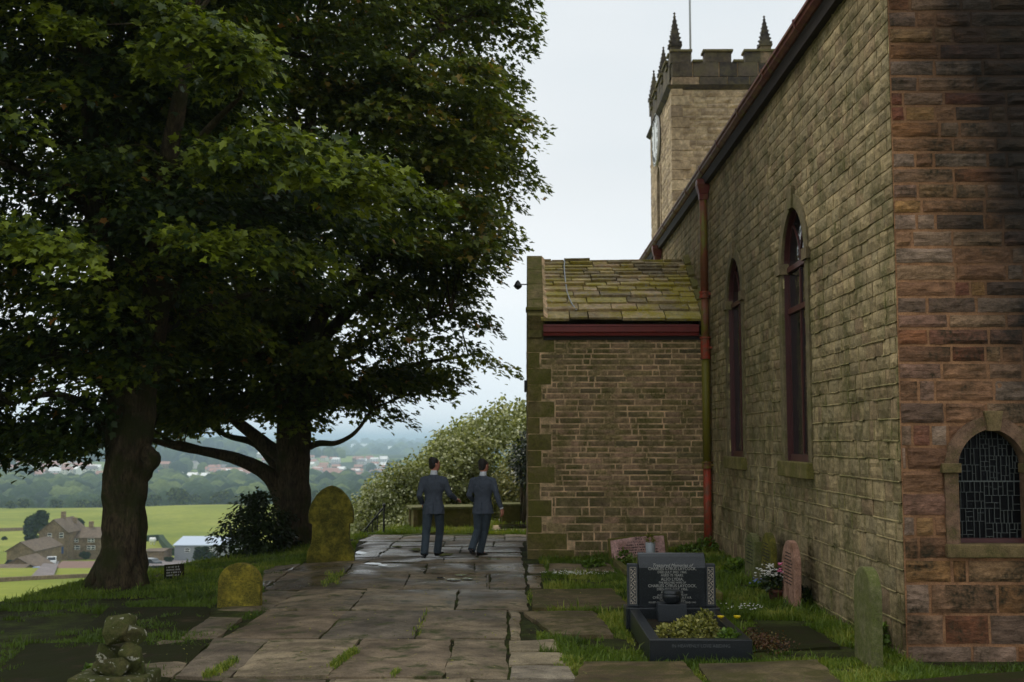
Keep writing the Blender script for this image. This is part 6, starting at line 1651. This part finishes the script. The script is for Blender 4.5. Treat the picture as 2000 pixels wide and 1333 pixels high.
    for sd_, s in (('l', -1), ('r', 1)):
        hp, kn, an = J[sd_ + '_hp'], J[sd_ + '_kn'], J[sd_ + '_an']; tv = Vector(P[sd_ + '_toe'])
        loft(bm, [hp + Vector((0, 0, .06)), hp.lerp(kn, .12), hp.lerp(kn, .5), kn + Vector((0, -.004, 0)), kn.lerp(an, .35), kn.lerp(an, .8) - Vector((0, .006, 0)), an + Vector((0, 0, -.02)) - tv * .01], [(.095, .11), (.10, .115), (.086, .098), (.074, .080), (.072, .080), (.070, .082), (.072, .090)], 16)
    o = fused('trousers', bm, .010, M['trouser'], t, 2)
    # jacket: back panel, sleeves, vented hem
    bm = bmesh.new(); hem = P.get('hem', .80)
    loft(bm, [(0, .0, hem), (0, .0, hem + .10), (0, 0, 1.04), (0, .004, 1.12), (0, .004, 1.24), (0, 0, 1.36), (0, -.004, 1.435), (0, -.006, 1.475), (0, -.006, 1.50)], [(.205, .158), (.192, .148), (.160, .122), (.160, .118), (.192, .132), (.196, .126), (.150, .100), (.105, .088), (.074, .078)], 22)
    loft(bm, [(-.165, -.004, 1.405), (-.09, -.006, 1.45), (0, -.006, 1.468), (.09, -.006, 1.45), (.165, -.004, 1.405)], [(.055, .045), (.06, .036), (.06, .03), (.06, .036), (.055, .045)], 12, (0, 0, 1))
    for sd_, s in (('l', -1), ('r', 1)):
        sh, el, wr = J[sd_ + '_sh'], J[sd_ + '_el'], J[sd_ + '_wr']
        loft(bm, [sh + Vector((-s * .06, 0, .02)), sh + Vector((0, 0, .005)), sh.lerp(el, .3), sh.lerp(el, .7), el, el.lerp(wr, .3), el.lerp(wr, .93)], [.058, .066, .064, .058, .054, .052, .042], 16)
    jk = fused('jacket', bm, .010, M['suit'], t, 3)
    g = MB(); g.prism([(-.004, -.150, hem + .22), (-.012, -.164, hem), (.004, -.166, hem)], (.006, .03, 0)); g.build('vent', M['trouser'], jk, local=True)
    for sd_, s in (('l', -1), ('r', 1)):
        wr = J[sd_ + '_wr']; el = J[sd_ + '_el']; bm = bmesh.new(); d = (wr - el).normalized(); loft(bm, [wr - d * .03, wr + d * .006], [.036, .035], 14); fused('shirt_cuff', bm, .006, M['shirt'], t, 0)
        an = J[sd_ + '_an']; tv = Vector(P[sd_ + '_toe']); bm = bmesh.new()
        loft(bm, [an - tv * .075 + Vector((0, 0, -.045)), an - tv * .02 + Vector((0, 0, -.035)), an + tv * .07 + Vector((0, 0, -.05)) + Vector((0, 0, P.get(sd_ + '_pitch', 0) * .5)), an + tv * .16 + Vector((0, 0, -.06 + P.get(sd_ + '_pitch', 0))), an + tv * .215 + Vector((0, 0, -.064 + P.get(sd_ + '_pitch', 0) * 1.3))],
             [(.030, .038), (.038, .048), (.046, .034), (.048, .024), (.026, .016)], 14, (0, 0, 1)); fused('shoe', bm, .006, M['shoe'], t, 1)
    return t
up_ = (0, 0, 1)
person('man in a charcoal suit, head turned right, right forearm held out, left of the two', 846, 1092, 194, R(4), dict(
    neck=(.004, .0, 1.555), head=(.012, .015, 1.675), head_turn=R(-62),
    l_sh=(-.185, 0, 1.405), l_el=(-.255, -.08, 1.13), l_wr=(-.20, .12, .98), l_hd=(.1, .6, -.75), l_bk=(-1, 0, .1),
    r_sh=(.185, 0, 1.405), r_el=(.29, -.03, 1.15), r_wr=(.40, .17, 1.06), r_hd=(.6, .7, -.2), r_bk=(.3, -.2, 1),
    l_hp=(-.095, 0, .90), l_kn=(-.125, -.02, .49), l_an=(-.155, -.16, .11), l_toe=(-.12, 1, -.08), 
    r_hp=(.095, 0, .90), r_kn=(.12, .16, .51), r_an=(.075, .24, .11), r_toe=(.45, .88, 0), r_pitch=.03))
person('man in a charcoal suit with his right arm hanging, nearer the porch', 943, 1089, 188, R(-8), dict(
    neck=(.004, 0, 1.555), head=(.008, .02, 1.672), head_turn=R(-38),
    l_sh=(-.185, 0, 1.405), l_el=(-.26, -.02, 1.14), l_wr=(-.20, .19, 1.02), l_hd=(.2, .8, -.5), l_bk=(-1, 0, .2),
    r_sh=(.185, 0, 1.405), r_el=(.275, -.08, 1.14), r_wr=(.36, -.06, .90), r_hd=(.15, .1, -1), r_bk=(.8, -.5, 0),
    l_hp=(-.09, 0, .90), l_kn=(-.10, .02, .49), l_an=(-.16, -.26, .17), l_toe=(.05, .95, -.1), l_pitch=-.03,
    r_hp=(.09, 0, .90), r_kn=(.02, .12, .50), r_an=(-.07, .10, .10), r_toe=(.45, .88, 0)))

# ================================================================== THE FARM IN THE VALLEY
def mtone(n, base, alt): return stone(n, [base, alt], None, 0, .5, .3, .2)
M['farm_wall'] = stone('farm_stone', [srgb(146, 126, 100), srgb(128, 110, 88)], None, 0, .5, .25, .2)
M['farm_roof'] = stone('farm_slate', [srgb(120, 104, 88), srgb(104, 92, 80)], None, 0, .4, .25, .2)
M['barn_metal'] = plain('pale_metal_sheet', srgb(176, 190, 206), .5, var=.06)
M['barn_wall'] = plain('grey_cladding', srgb(150, 154, 160), .7, var=.1)
M['red_roof'] = plain('brown_sheet_roof', srgb(120, 92, 80), .8, var=.15)
M['teal'] = plain('teal_boards', srgb(72, 98, 96), .7, var=.1)
M['white_paint'] = plain('white_paint', srgb(236, 236, 232), .6)
M['blue_door'] = plain('blue_door', srgb(40, 66, 116), .6)
M['dark_pane'] = plain('dark_pane', (.02, .025, .03, 1), .2)
M['tarmac'] = stone('farm_tarmac', [srgb(120, 112, 112)] * 2, None, 0, .5, .2, .2)
M['pale_render'] = plain('pale_render', srgb(222, 216, 206), .8)
M['pink_roof'] = plain('pinkish_roof', srgb(176, 128, 112), .8)
M['grey_roof'] = plain('grey_roof', srgb(124, 120, 122), .8)
M['car_white'] = plain('white_car_paint', srgb(226, 228, 230), .3, coat=.5)
M['car_blue'] = plain('blue_car_paint', srgb(42, 84, 150), .3, coat=.5)
M['car_dark'] = plain('dark_car_paint', srgb(36, 42, 50), .3, coat=.5)
M['tyre'] = plain('tyre', (.015, .015, .016, 1), .9)
def gabled(name, label, pxl, pxr, py_base, py_eave, py_ridge, Y, depth, gable_front=False, wall='farm_wall', roof='farm_roof', wins=(), door=None, chim=(), rz=0.0, cat='house', over=.3, group=None):
    """house from its outline in the photograph at distance Y; wins = (px, py, half w px, half h px)"""
    x0, x1 = at_Y(pxl, py_base, Y).x, at_Y(pxr, py_base, Y).x; z0, z1, z2 = at_Y(pxl, py_base, Y).z, at_Y(pxl, py_eave, Y).z, at_Y(pxl, py_ridge, Y + (0 if gable_front else depth / 2)).z
    xc = (x0 + x1) / 2; t = thing(name, label, cat, (xc, Y, z0), rz, group); hw_ = (x1 - x0) / 2; H = z1 - z0; HR = z2 - z0
    low = min(-1.0, gz(xc, Y + depth / 2) - z0 - 1.5)
    g = MB(); g.tone = .5; g.box((-hw_, 0, low), (hw_, depth, H))
    if gable_front:
        for y in (0.0, depth): g.poly([(-hw_, y, H), (hw_, y, H), (0, y, HR)])
    else:
        for x in (-hw_, hw_): g.poly([(x, 0, H), (x, depth, H), (x, depth / 2, HR)])
    g.build('wall', M[wall], t, local=True)
    g = MB(); th = .18
    if gable_front:
        for s in (-1, 1):
            e = Vector((s * (hw_ + over), 0, H - over * (HR - H) / hw_)); p = Vector((0, 0, HR))
            a, b = sorted((e, p), key=lambda v: v.x); o_ = Vector((0, 0, th))
            g.hexa([a + Vector((0, -over, 0)), b + Vector((0, -over, 0)), b + Vector((0, depth + over, 0)), a + Vector((0, depth + over, 0)), a + Vector((0, -over, th)), b + Vector((0, -over, th)), b + Vector((0, depth + over, th)), a + Vector((0, depth + over, th))])
    else:
        sl_ = (HR - H) / (depth / 2)
        for s in (0, 1):
            a, b = (Vector((0, -over, H - over * sl_)), Vector((0, depth / 2, HR))) if s == 0 else (Vector((0, depth / 2, HR)), Vector((0, depth + over, H - over * sl_)))
            X0, X1 = Vector((-hw_ - over, 0, 0)), Vector((hw_ + over, 0, 0)); Tz = Vector((0, 0, th))
            g.hexa([a + X0, a + X1, b + X1, b + X0, a + X0 + Tz, a + X1 + Tz, b + X1 + Tz, b + X0 + Tz])
    ro = g.build('roof', M[roof], t, local=True)
    for cpx, hh in chim:
        cx_ = at_Y(cpx, py_ridge, Y).x - xc; g = MB(); g.tone = .2; yy = depth / 2; g.box((cx_ - .45, yy - .4, HR - .8), (cx_ + .45, yy + .4, HR + hh)); g.build('chimney', M['farm_wall'], ro, local=True)
    for (wx, wy, ww, wh) in wins:
        a = at_Y(wx, wy, Y); cx_, cz_, sx, sz = a.x - xc, a.z - z0, ww * Y / FPX, wh * Y / FPX
        g = MB(); n_ = max(1, round(sx / .5)); g.box((cx_ - sx, -.06, cz_ - sz), (cx_ + sx, .05, cz_ + sz)); wo2 = g.build('window', M['white_paint'], t, local=True)
        g = MB()
        for i in range(n_):
            for j in range(2):
                u0 = cx_ - sx + (2 * sx) * i / n_ + .08; u1 = cx_ - sx + (2 * sx) * (i + 1) / n_ - .08; v0 = cz_ - sz + sz * j + .08; v1 = cz_ - sz + sz * (j + 1) - .08
                g.box((u0, -.08, v0), (u1, -.062, v1))
        g.build('panes', M['dark_pane'], wo2, local=True)
    if door:
        a = at_Y(door[0], door[1], Y); cx_, cz_ = a.x - xc, a.z - z0; g = MB(); g.box((cx_ - door[2] * Y / FPX, -.05, cz_ - door[3] * Y / FPX), (cx_ + door[2] * Y / FPX, .04, cz_ + door[3] * Y / FPX)); g.build('door', M['blue_door'], t, local=True)
    return t
YF = 262.0
gabled('farmhouse', 'tall stone farmhouse with a gable front and blue door left of the broad trunk', 75, 131, 1082, 1040, 1016, YF, 11, True, wins=((97, 1047, 4, 5), (120, 1046, 4, 5), (97, 1070, 4, 5)), door=(121, 1075, 3.2, 6.5), chim=((105, 1.6),))
gabled('farmhouse', 'long stone farmhouse with white windows joined to the right side of the tall one', 132, 205, 1077, 1051, 1031, YF + 4, 9, wins=((147, 1056, 6.5, 3.6), (178, 1056, 6.5, 3.6), (147, 1070, 9, 4), (178, 1070, 8, 4)), chim=((164, 1.5), (131, 2.4)))
gabled('stone_barn', 'stone barn with a gable front at the left edge of the farm', 12, 66, 1106, 1077, 1060, 238, 14, True, cat='barn')
gabled('stone_outbuilding', 'low stone outbuilding in front of the barn, roof just below its gable', 0, 68, 1130, 1110, 1091, 216, 8, True, cat='outbuilding')
gabled('stone_outbuilding', 'low outbuilding with dark doorways at the left border below the barn', -60, 38, 1136, 1118, 1104, 208, 7, cat='outbuilding', wins=())
gabled('timber_shed', 'long low shed with a brown sheet roof and teal boards by the farm lane', 104, 190, 1131, 1116, 1098, 205, 9, wall='teal', roof='red_roof', cat='shed')
tb = gabled('metal_barn', 'pale grey metal barn with a light sheet roof seen right of the broad trunk', 340, 452, 1104, 1066, 1049, 240, 14, wall='barn_wall', roof='barn_metal', cat='barn', wins=((366, 1075, 5, 4), (393, 1075, 4, 3.5), (412, 1074, 4, 3.5)))
gabled('stone_outbuilding', 'small stone outbuilding between the broad trunk and the metal barn', 283, 318, 1098, 1078, 1073, 236, 6, cat='outbuilding')
# quarry-stone arch roofed store in front of the metal barn
p = at_Y(373, 1106, 200); g = MB(); g.tone = .2; rad_ = 17 * 200 / FPX
g.prism([(p.x + rad_ * math.cos(math.pi * k / 14), p.y, p.z - 1.2 + rad_ * 1.15 * math.sin(math.pi * k / 14)) for k in range(15)], (0, 4, 0)); tag(g.build('round_topped_store', M['farm_wall']), 'low round topped stone store in front of the metal barn', 'store')
# lane and yard of the farm
def onland(name, pts, mat, lift=.12):
    g = MB(); q_ = [at_far(px, py) for px, py in pts]; g.poly([(v.x, v.y, gz(v.x, v.y) + lift) for v in q_]); o = g.build(name, mat); tag(o, kind='structure')
onland('lane', [(60, 1132), (104, 1132), (116, 1100), (92, 1096)], M['tarmac'], .35)
onland('farmyard', [(270, 1112), (400, 1108), (345, 1094), (290, 1094)], M['tarmac'], .5)
def boundary(name, label, pts, h, mat, cat='wall', th=.5):
    g = MB(); g.tone = .4
    q_ = [at_far(px, py) for px, py in pts]
    for a, b in zip(q_, q_[1:]):
        d = (b - a); n_ = Vector((-d.y, d.x, 0)).normalized() * th / 2; m_ = max(1, int(d.length / 6))
        for k in range(m_):
            p0, p1 = a.lerp(b, k / m_), a.lerp(b, (k + 1) / m_); z0_, z1_ = gz(p0.x, p0.y), gz(p1.x, p1.y); o_ = [Vector((p.x, p.y, 0)) for p in (p0, p1)]
            g.hexa([o_[0] - n_ + Vector((0, 0, z0_ - .5)), o_[1] - n_ + Vector((0, 0, z1_ - .5)), o_[1] + n_ + Vector((0, 0, z1_ - .5)), o_[0] + n_ + Vector((0, 0, z0_ - .5)), o_[0] - n_ + Vector((0, 0, z0_ + h)), o_[1] - n_ + Vector((0, 0, z1_ + h)), o_[1] + n_ + Vector((0, 0, z1_ + h)), o_[0] + n_ + Vector((0, 0, z0_ + h))])
    tag(g.build(name, M[mat]), label, cat)
boundary('field_wall', 'dark field wall running behind the farm at the left edge', [(-40, 1040), (50, 1037)], 1.2, 'farm_wall')
boundary('field_wall', 'stone wall along the top of the near meadow below the farm', [(-80, 1142), (60, 1134), (180, 1128)], .5, 'farm_wall')
boundary('hedge', 'clipped dark hedge round the garden between the trunk and the metal barn', [(282, 1058), (314, 1056), (322, 1070), (336, 1086)], 1.8, 'crowns', 'hedge', 1.5)
boundary('field_wall', 'garden wall in front of the two farmhouses', [(74, 1092), (190, 1088)], 1.4, 'farm_wall')
def car(label, px, py, Y, rz, paint, van=False):
    p = at_Y(px, py, Y); t = thing('parked_car', label, 'car', tuple(p), rz, None); k = 1.15 if van else 1
    g = MB(); prof = [(-2.1, .35), (-2.15, .75), (-1.95, .95), (-1.5, 1.0), (-.9, 1.42 * k), (.9, 1.46 * k), (1.6, 1.05), (2.05, .98), (2.15, .6), (2.1, .32)]
    g.prism([(x, -.85, z) for x, z in prof], (0, 1.7, 0)); b = g.build('body', M[paint], t, local=True, bevel=.08)
    g = MB(); g.prism([(-1.28, -.865, 1.04), (-.82, -.865, 1.36 * k), (.82, -.865, 1.38 * k), (1.42, -.865, 1.06)], (0, 1.73, 0)); g.build('side_windows', M['dark_pane'], t, local=True)
    g = MB(); g.hexa([(.98, -.72, 1.36 * k), (1.56, -.75, 1.07), (1.56, .75, 1.07), (.98, .72, 1.36 * k), (1.02, -.72, 1.42 * k), (1.62, -.75, 1.10), (1.62, .75, 1.10), (1.02, .72, 1.42 * k)]); g.build('windscreen', M['dark_pane'], t, local=True)
    for x in (-1.3, 1.3):
        for y in (-.9, .68):
            g = MB(); g.prism([(x + .33 * math.cos(a * math.pi / 8), y, .33 + .33 * math.sin(a * math.pi / 8)) for a in range(16)], (0, .22, 0)); w_ = g.build('wheel', M['tyre'], t, local=True)
            g = MB(); g.prism([(x + .2 * math.cos(a * math.pi / 6), y - .01 if y < 0 else y + .2, .33 + .2 * math.sin(a * math.pi / 6)) for a in range(12)], (0, .03, 0)); g.build('hub_cap', M['barn_metal'], w_, local=True)
    for y in (-.6, .6):
        g = MB(); g.lathe((2.12, y, .72), [(.02, -.08), (.1, 0), (.02, .08)], 8); g.build('headlight', M['white_paint'], t, local=True)
car('white car parked in the lane below the tall farmhouse', 101, 1104, 226, R(-70), 'car_white', True)
car('small blue car at the left side of the farm lane', 74, 1123, 212, R(20), 'car_blue')
car('dark car parked in the yard just right of the broad trunk', 294, 1106, 214, R(150), 'car_dark')
p = at_far(298, 1064); g = MB(); g.tube([(p.x - 1.0, p.y, p.z + 1.3), (p.x - .8, p.y, p.z + 1.3), (p.x + .8, p.y, p.z + 1.3), (p.x + 1.0, p.y, p.z + 1.3)], [.3, .8, .8, .3], 12); g.box((p.x - .6, p.y - .3, p.z - .2), (p.x - .4, p.y + .3, p.z + .7)); g.box((p.x + .4, p.y - .3, p.z - .2), (p.x + .6, p.y + .3, p.z + .7)); tag(g.build('oil_tank', M['white_paint'], smooth=False), 'small white tank standing on the lawn behind the farm hedge', 'tank')
# farm and field trees: trunk and crown of leaf clumps
def fartree(label, px, py, rpx, hpx, Y, tone=(0, 1), group=None, n=900, lay='crowns', name='broadleaf_tree'):
    p = at_Y(px, py, Y); gz_ = gz(p.x, Y); s = Y / FPX; r_ = rpx * s; h = hpx * s; zt = max(p.z, gz_) + h
    if zt - gz_ < h: zt = gz_ + h
    t = thing(name, label, 'tree', (p.x, Y, gz_), 0, group)
    g = MB(); g.tube([(p.x, Y, gz_ - .5), (p.x, Y, gz_ + h * .5)], [r_ * .12, r_ * .06], 6); g.build('trunk', M['bark'], t)
    P_, D_, N_, T_ = [], [], [], []
    for k in range(9):
        c = np.array([p.x + rnd.uniform(-.55, .55) * r_, Y + rnd.uniform(-.5, .5) * r_, zt - h * .42 + rnd.uniform(-.3, .3) * h]); d = rndir(n // 9); q_ = c + d * np.array([r_ * .5, r_ * .5, h * .27]) * RG.uniform(.75, 1.05, (n // 9, 1))
        P_.append(q_); D_.append(d + RG.normal(size=d.shape) * .5); N_.append(d + [0, 0, .5]); T_.append(RG.uniform(*tone, len(d)))
    P_, D_, N_, T_ = map(np.concatenate, (P_, D_, N_, T_))
    leafcloud('crown', P_, D_, N_, r_ * .28 * RG.uniform(.5, 1.3, len(P_)), T_, M[lay], t, 'quad', 0)
rnd.seed(18)
for (px, py, rp, hp, Y, lab) in ((70, 1045, 26, 42, 285, 'dark round tree behind the left end of the tall farmhouse'), (62, 1078, 14, 34, 258, 'small dark tree against the left wall of the tall farmhouse'), (146, 1040, 17, 24, 300, 'brownish tree behind the long farmhouse roof, right of the chimney'), (20, 1110, 10, 12, 230, 'small bush by the barn at the left edge'), (165, 1092, 10, 12, 245, 'small green tree in the long farmhouse garden'), (392, 1098, 16, 26, 205, 'light green tree in front of the metal barn'), (410, 1102, 12, 22, 204, 'darker green tree at the right end of the metal barn'), (330, 1100, 9, 10, 228, 'small bush in the farmyard'), (8, 1056, 5, 7, 300, 'tiny shrub in the field at the left border')):
    fartree(lab, px, py, rp, hp, Y, (0, .6), n=1300)
for k, (px, py, rp, hp, Y) in enumerate(((272, 992, 14, 16, 640), (300, 990, 20, 20, 660), (345, 986, 22, 26, 660), (430, 985, 18, 22, 690), (196, 1004, 16, 14, 640), (160, 1008, 15, 16, 630), (110, 1012, 14, 14, 620), (48, 1016, 14, 16, 610), (20, 1022, 12, 12, 600), (380, 983, 12, 14, 670), (465, 984, 14, 14, 680), (620, 984, 18, 22, 680), (240, 998, 14, 18, 650))):
    fartree('rounded green tree along the far edge of the pasture, %s' % ('right of the broad trunk' if px > 260 else 'left of the broad trunk'), px, py, rp, hp, Y, (.2, 1), 'trees along the far edge of the pasture', 700)
gabled('red_roofed_house', 'house with a reddish roof at the left border beyond the pasture', 0, 24, 1016, 1010, 1002, 590, 10, wall='pale_render', roof='pink_roof')
gabled('white_gabled_house', 'bright white gabled house beyond the pasture left of the broad trunk', 143, 158, 1007, 1004, 1000, 640, 10, True, wall='pale_render', roof='pale_render')
gabled('bungalow', 'long low house with a dark roof beside the white gabled house', 118, 143, 1008, 1004, 1000, 636, 9, wall='pale_render', roof='grey_roof')

# ================================================================== FAR WOODS AND VILLAGES
rng2 = np.random.default_rng(5)
def lump(seed):
    bm = bmesh.new(); bmesh.ops.create_icosphere(bm, subdivisions=2, radius=1)
    V = np.array([v.co[:] for v in bm.verts]); F = np.array([[v.index for v in f.verts] for f in bm.faces]); bm.free()
    k = np.array([1 + .30 * noise.noise(Vector(v) * 2.1 + Vector((seed, 0, 0))) + .16 * noise.noise(Vector(v) * 5 + Vector((0, seed, 0))) for v in V]); return V * k[:, None], F
LUMPS = [lump(i * 3.7) for i in range(6)]
def woods(name, label, pts, r0, r1, tone):
    Vs, Fs, Ts = [], [], []; off = 0
    for (x, y) in pts:
        V, F = LUMPS[rng2.integers(6)]; r_ = rng2.uniform(r0, r1); a = rng2.uniform(0, 6.28); c_, s_ = math.cos(a), math.sin(a)
        W_ = V * [r_, r_, r_ * rng2.uniform(.9, 1.25)]; W_ = np.c_[W_[:, 0] * c_ - W_[:, 1] * s_, W_[:, 0] * s_ + W_[:, 1] * c_, W_[:, 2]]
        Vs.append(W_ + [x, y, gz(x, y) + r_ * .75]); Fs.append(F + off); Ts.append(np.full(len(F), rng2.uniform(*tone))); off += len(V)
    V, F, T = np.concatenate(Vs), np.concatenate(Fs), np.concatenate(Ts)
    o = np_mesh(name, V, F.ravel(), np.arange(len(F)) * 3, np.full(len(F), 3), M['crowns'], T, smooth=True); tag(o, label, 'woodland', kind='stuff')
def clearing(x, y):
    return (vnoise(np.array([x + 9000.]), np.array([y * 1.6]), 1 / 220., 4)[0] > .62) or any(abs(x / y - a) < w_ and b < y < c_ for a, w_, b, c_ in CLEAR)
CLEAR = [(-.395, .04, 1300, 1750), (-.27, .03, 1350, 1600), (-.16, .05, 1450, 1700), (-.36, .06, 1500, 1800), (-.30, .05, 1900, 2350), (-.19, .055, 1750, 2300), (-.11, .05, 1900, 2400), (-.42, .06, 2000, 2400)]
spots = []
rnd.seed(44)
for (cpx, cpy, sx, sy, n, Y0) in ((68, 913, 14, 4, 4, 2150), (112, 916, 16, 5, 4, 2050), (155, 918, 12, 3, 4, 2050), (180, 926, 14, 4, 4, 1980), (322, 918, 4, 2, 1, 2080), (376, 917, 4, 2, 1, 2080), (420, 930, 22, 8, 12, 1950), (465, 930, 20, 6, 9, 1900), (500, 935, 12, 6, 5, 1880), (625, 929, 18, 5, 9, 1950), (655, 930, 14, 5, 6, 1950), (690, 932, 20, 5, 9, 1950), (730, 930, 10, 4, 4, 2000), (760, 917, 22, 5, 9, 2300), (700, 905, 30, 3, 5, 2500), (740, 905, 30, 3, 6, 2500), (350, 940, 60, 8, 8, 1750), (100, 930, 70, 8, 12, 1900), (600, 915, 90, 8, 16, 2200), (560, 900, 90, 4, 10, 2550), (700, 945, 70, 6, 10, 1750), (630, 975, 22, 3, 5, 1150)):
    for _ in range(n):
        px, py = cpx + rnd.gauss(0, sx * .6), cpy + rnd.gauss(0, sy * .6); p = at_far(px, py, 900.0)
        if 950 < p.y < 3600: spots.append((p, rnd.uniform(-.7, .7)))
HX = np.array([p.x / p.y for p, _ in spots]); HY = np.array([p.y for p, _ in spots]); HXX = HX * HY
def seen_house(x, y):
    return bool((((np.abs(x / y - HX) < 11.0 / HY) & (HY - y > -6) & (HY - y < 130)) | (np.hypot(x - HXX, y - HY) < 17)).any())
pts = []
while len(pts) < 3600:
    y = 900 + 1800 * rng2.random() ** 1.0; x = y * rng2.uniform(-.62, .12)
    if not clearing(x, y) and not seen_house(x, y): pts.append((x, y))
woods('woodland', 'hazy blue green wood covering the hillside across the valley', pts, 7, 13, (0, 1))
pts = [(y * rng2.uniform(-.6, .1), y) for y in rng2.uniform(700, 900, 500)]
woods('woodland', 'darker wood on the valley floor beyond the pasture', pts, 5, 9, (0, .6))
pts = []
while len(pts) < 1300:
    y = 3600 + 7000 * rng2.random() ** 1.4; x = y * rng2.uniform(-.5, .12)
    if vnoise(np.array([x + 9000.]), np.array([y]), 1 / 500., 7)[0] > .52: pts.append((x, y))
woods('woodland', 'faint blue woods on the plain towards the horizon', pts, 12, 30, (.2, .9))
def simple_house(seed, wall, roof, w_, d, h):
    g = MB(); g.box((-w_ / 2, -d / 2, -4), (w_ / 2, d / 2, h)); g.mi = 0
    for x in (-w_ / 2, w_ / 2): g.poly([(x, -d / 2, h), (x, d / 2, h), (x, 0, h + d * .4)])
    g.mi = 1; e = .4; t = .25
    g.hexa([(-w_ / 2 - e, -d / 2 - e, h - .2), (w_ / 2 + e, -d / 2 - e, h - .2), (w_ / 2 + e, 0, h + d * .4), (-w_ / 2 - e, 0, h + d * .4), (-w_ / 2 - e, -d / 2 - e, h + .1), (w_ / 2 + e, -d / 2 - e, h + .1), (w_ / 2 + e, 0, h + d * .4 + t), (-w_ / 2 - e, 0, h + d * .4 + t)])
    g.hexa([(-w_ / 2 - e, 0, h + d * .4), (w_ / 2 + e, 0, h + d * .4), (w_ / 2 + e, d / 2 + e, h - .2), (-w_ / 2 - e, d / 2 + e, h - .2), (-w_ / 2 - e, 0, h + d * .4 + t), (w_ / 2 + e, 0, h + d * .4 + t), (w_ / 2 + e, d / 2 + e, h + .1), (-w_ / 2 - e, d / 2 + e, h + .1)])
    g.mi = 2
    for i in range(3):
        for z in (1.2, 3.9):
            if z + 1.3 < h: g.box((-w_ / 2 + (i + .3) * w_ / 3, -d / 2 - .05, z), (-w_ / 2 + (i + .3) * w_ / 3 + 1.3, -d / 2 + .02, z + 1.3))
    o = g.build('village_house', [M[wall], M[roof], M['dark_pane']]); return o
kinds = [('pale_render', 'pink_roof', 'pale house with a pinkish roof in the village on the far hillside'), ('pale_render', 'grey_roof', 'pale house with a grey roof in the village on the far hillside'), ('white_paint', 'white_paint', 'bright white house in the village on the far hillside'), ('farm_wall', 'pink_roof', 'brownish house with a pink roof in the village on the far hillside')]
protos = []
for k, (wl, rf, lab) in enumerate(kinds):
    o = simple_house(k, wl, rf, 15, 9, 5.6); tag(o, lab, 'house', 'houses on the far hillside'); protos.append([o, False])
for p, a in spots:
    k = rnd.choice([0, 0, 1, 2, 3]); o, used = protos[k]
    if used:
        c2 = o.copy(); COL.objects.link(c2); o = c2
    protos[k][1] = True
    z = gz(p.x, p.y) + 1.5; o.location = (p.x, p.y, z); o.rotation_euler = (0, 0, a)
pp = simple_house(9, 'white_paint', 'white_paint', 60, 26, 9); pp.name = 'works_building'; tag(pp, 'long pale works building on the hazy plain near the horizon', 'building', 'works buildings on the plain')
first = True
for px, py, Y in ((632, 878, 5200), (680, 880, 5600), (705, 880, 5200), (728, 884, 4800), (745, 885, 4700), (762, 879, 5600), (715, 868, 9000), (650, 872, 8000)):
    o = pp if first else pp.copy()
    if not first: COL.objects.link(o)
    first = False; p = at_Y(px, py, Y); k = rnd.uniform(1.0, 1.8); o.scale = (k, k, k); o.location = (p.x, p.y, max(gz(p.x, p.y) + 1, min(p.z, gz(p.x, p.y) + 18)))

# ================================================================== HAZE
hb = MB(); hb.box((-16000, -70, -90), (16000, 29500, 62)); hz_ = hb.build('haze', plain('tmp', (1, 1, 1, 1)))
hm = bpy.data.materials.new('haze'); hm.use_nodes = True; nt2 = hm.node_tree; nt2.nodes.clear()
ho = nt2.nodes.new('ShaderNodeOutputMaterial'); pvv = nt2.nodes.new('ShaderNodeVolumePrincipled'); pvv.inputs['Density'].default_value = 0.00022; pvv.inputs['Color'].default_value = (.64, .83, 1.0, 1); pvv.inputs['Anisotropy'].default_value = .2
nt2.links.new(pvv.outputs[0], ho.inputs['Volume']); hz_.data.materials.clear(); hz_.data.materials.append(hm); tag(hz_, 'thin bluish summer haze over the valley', 'haze', kind='stuff')
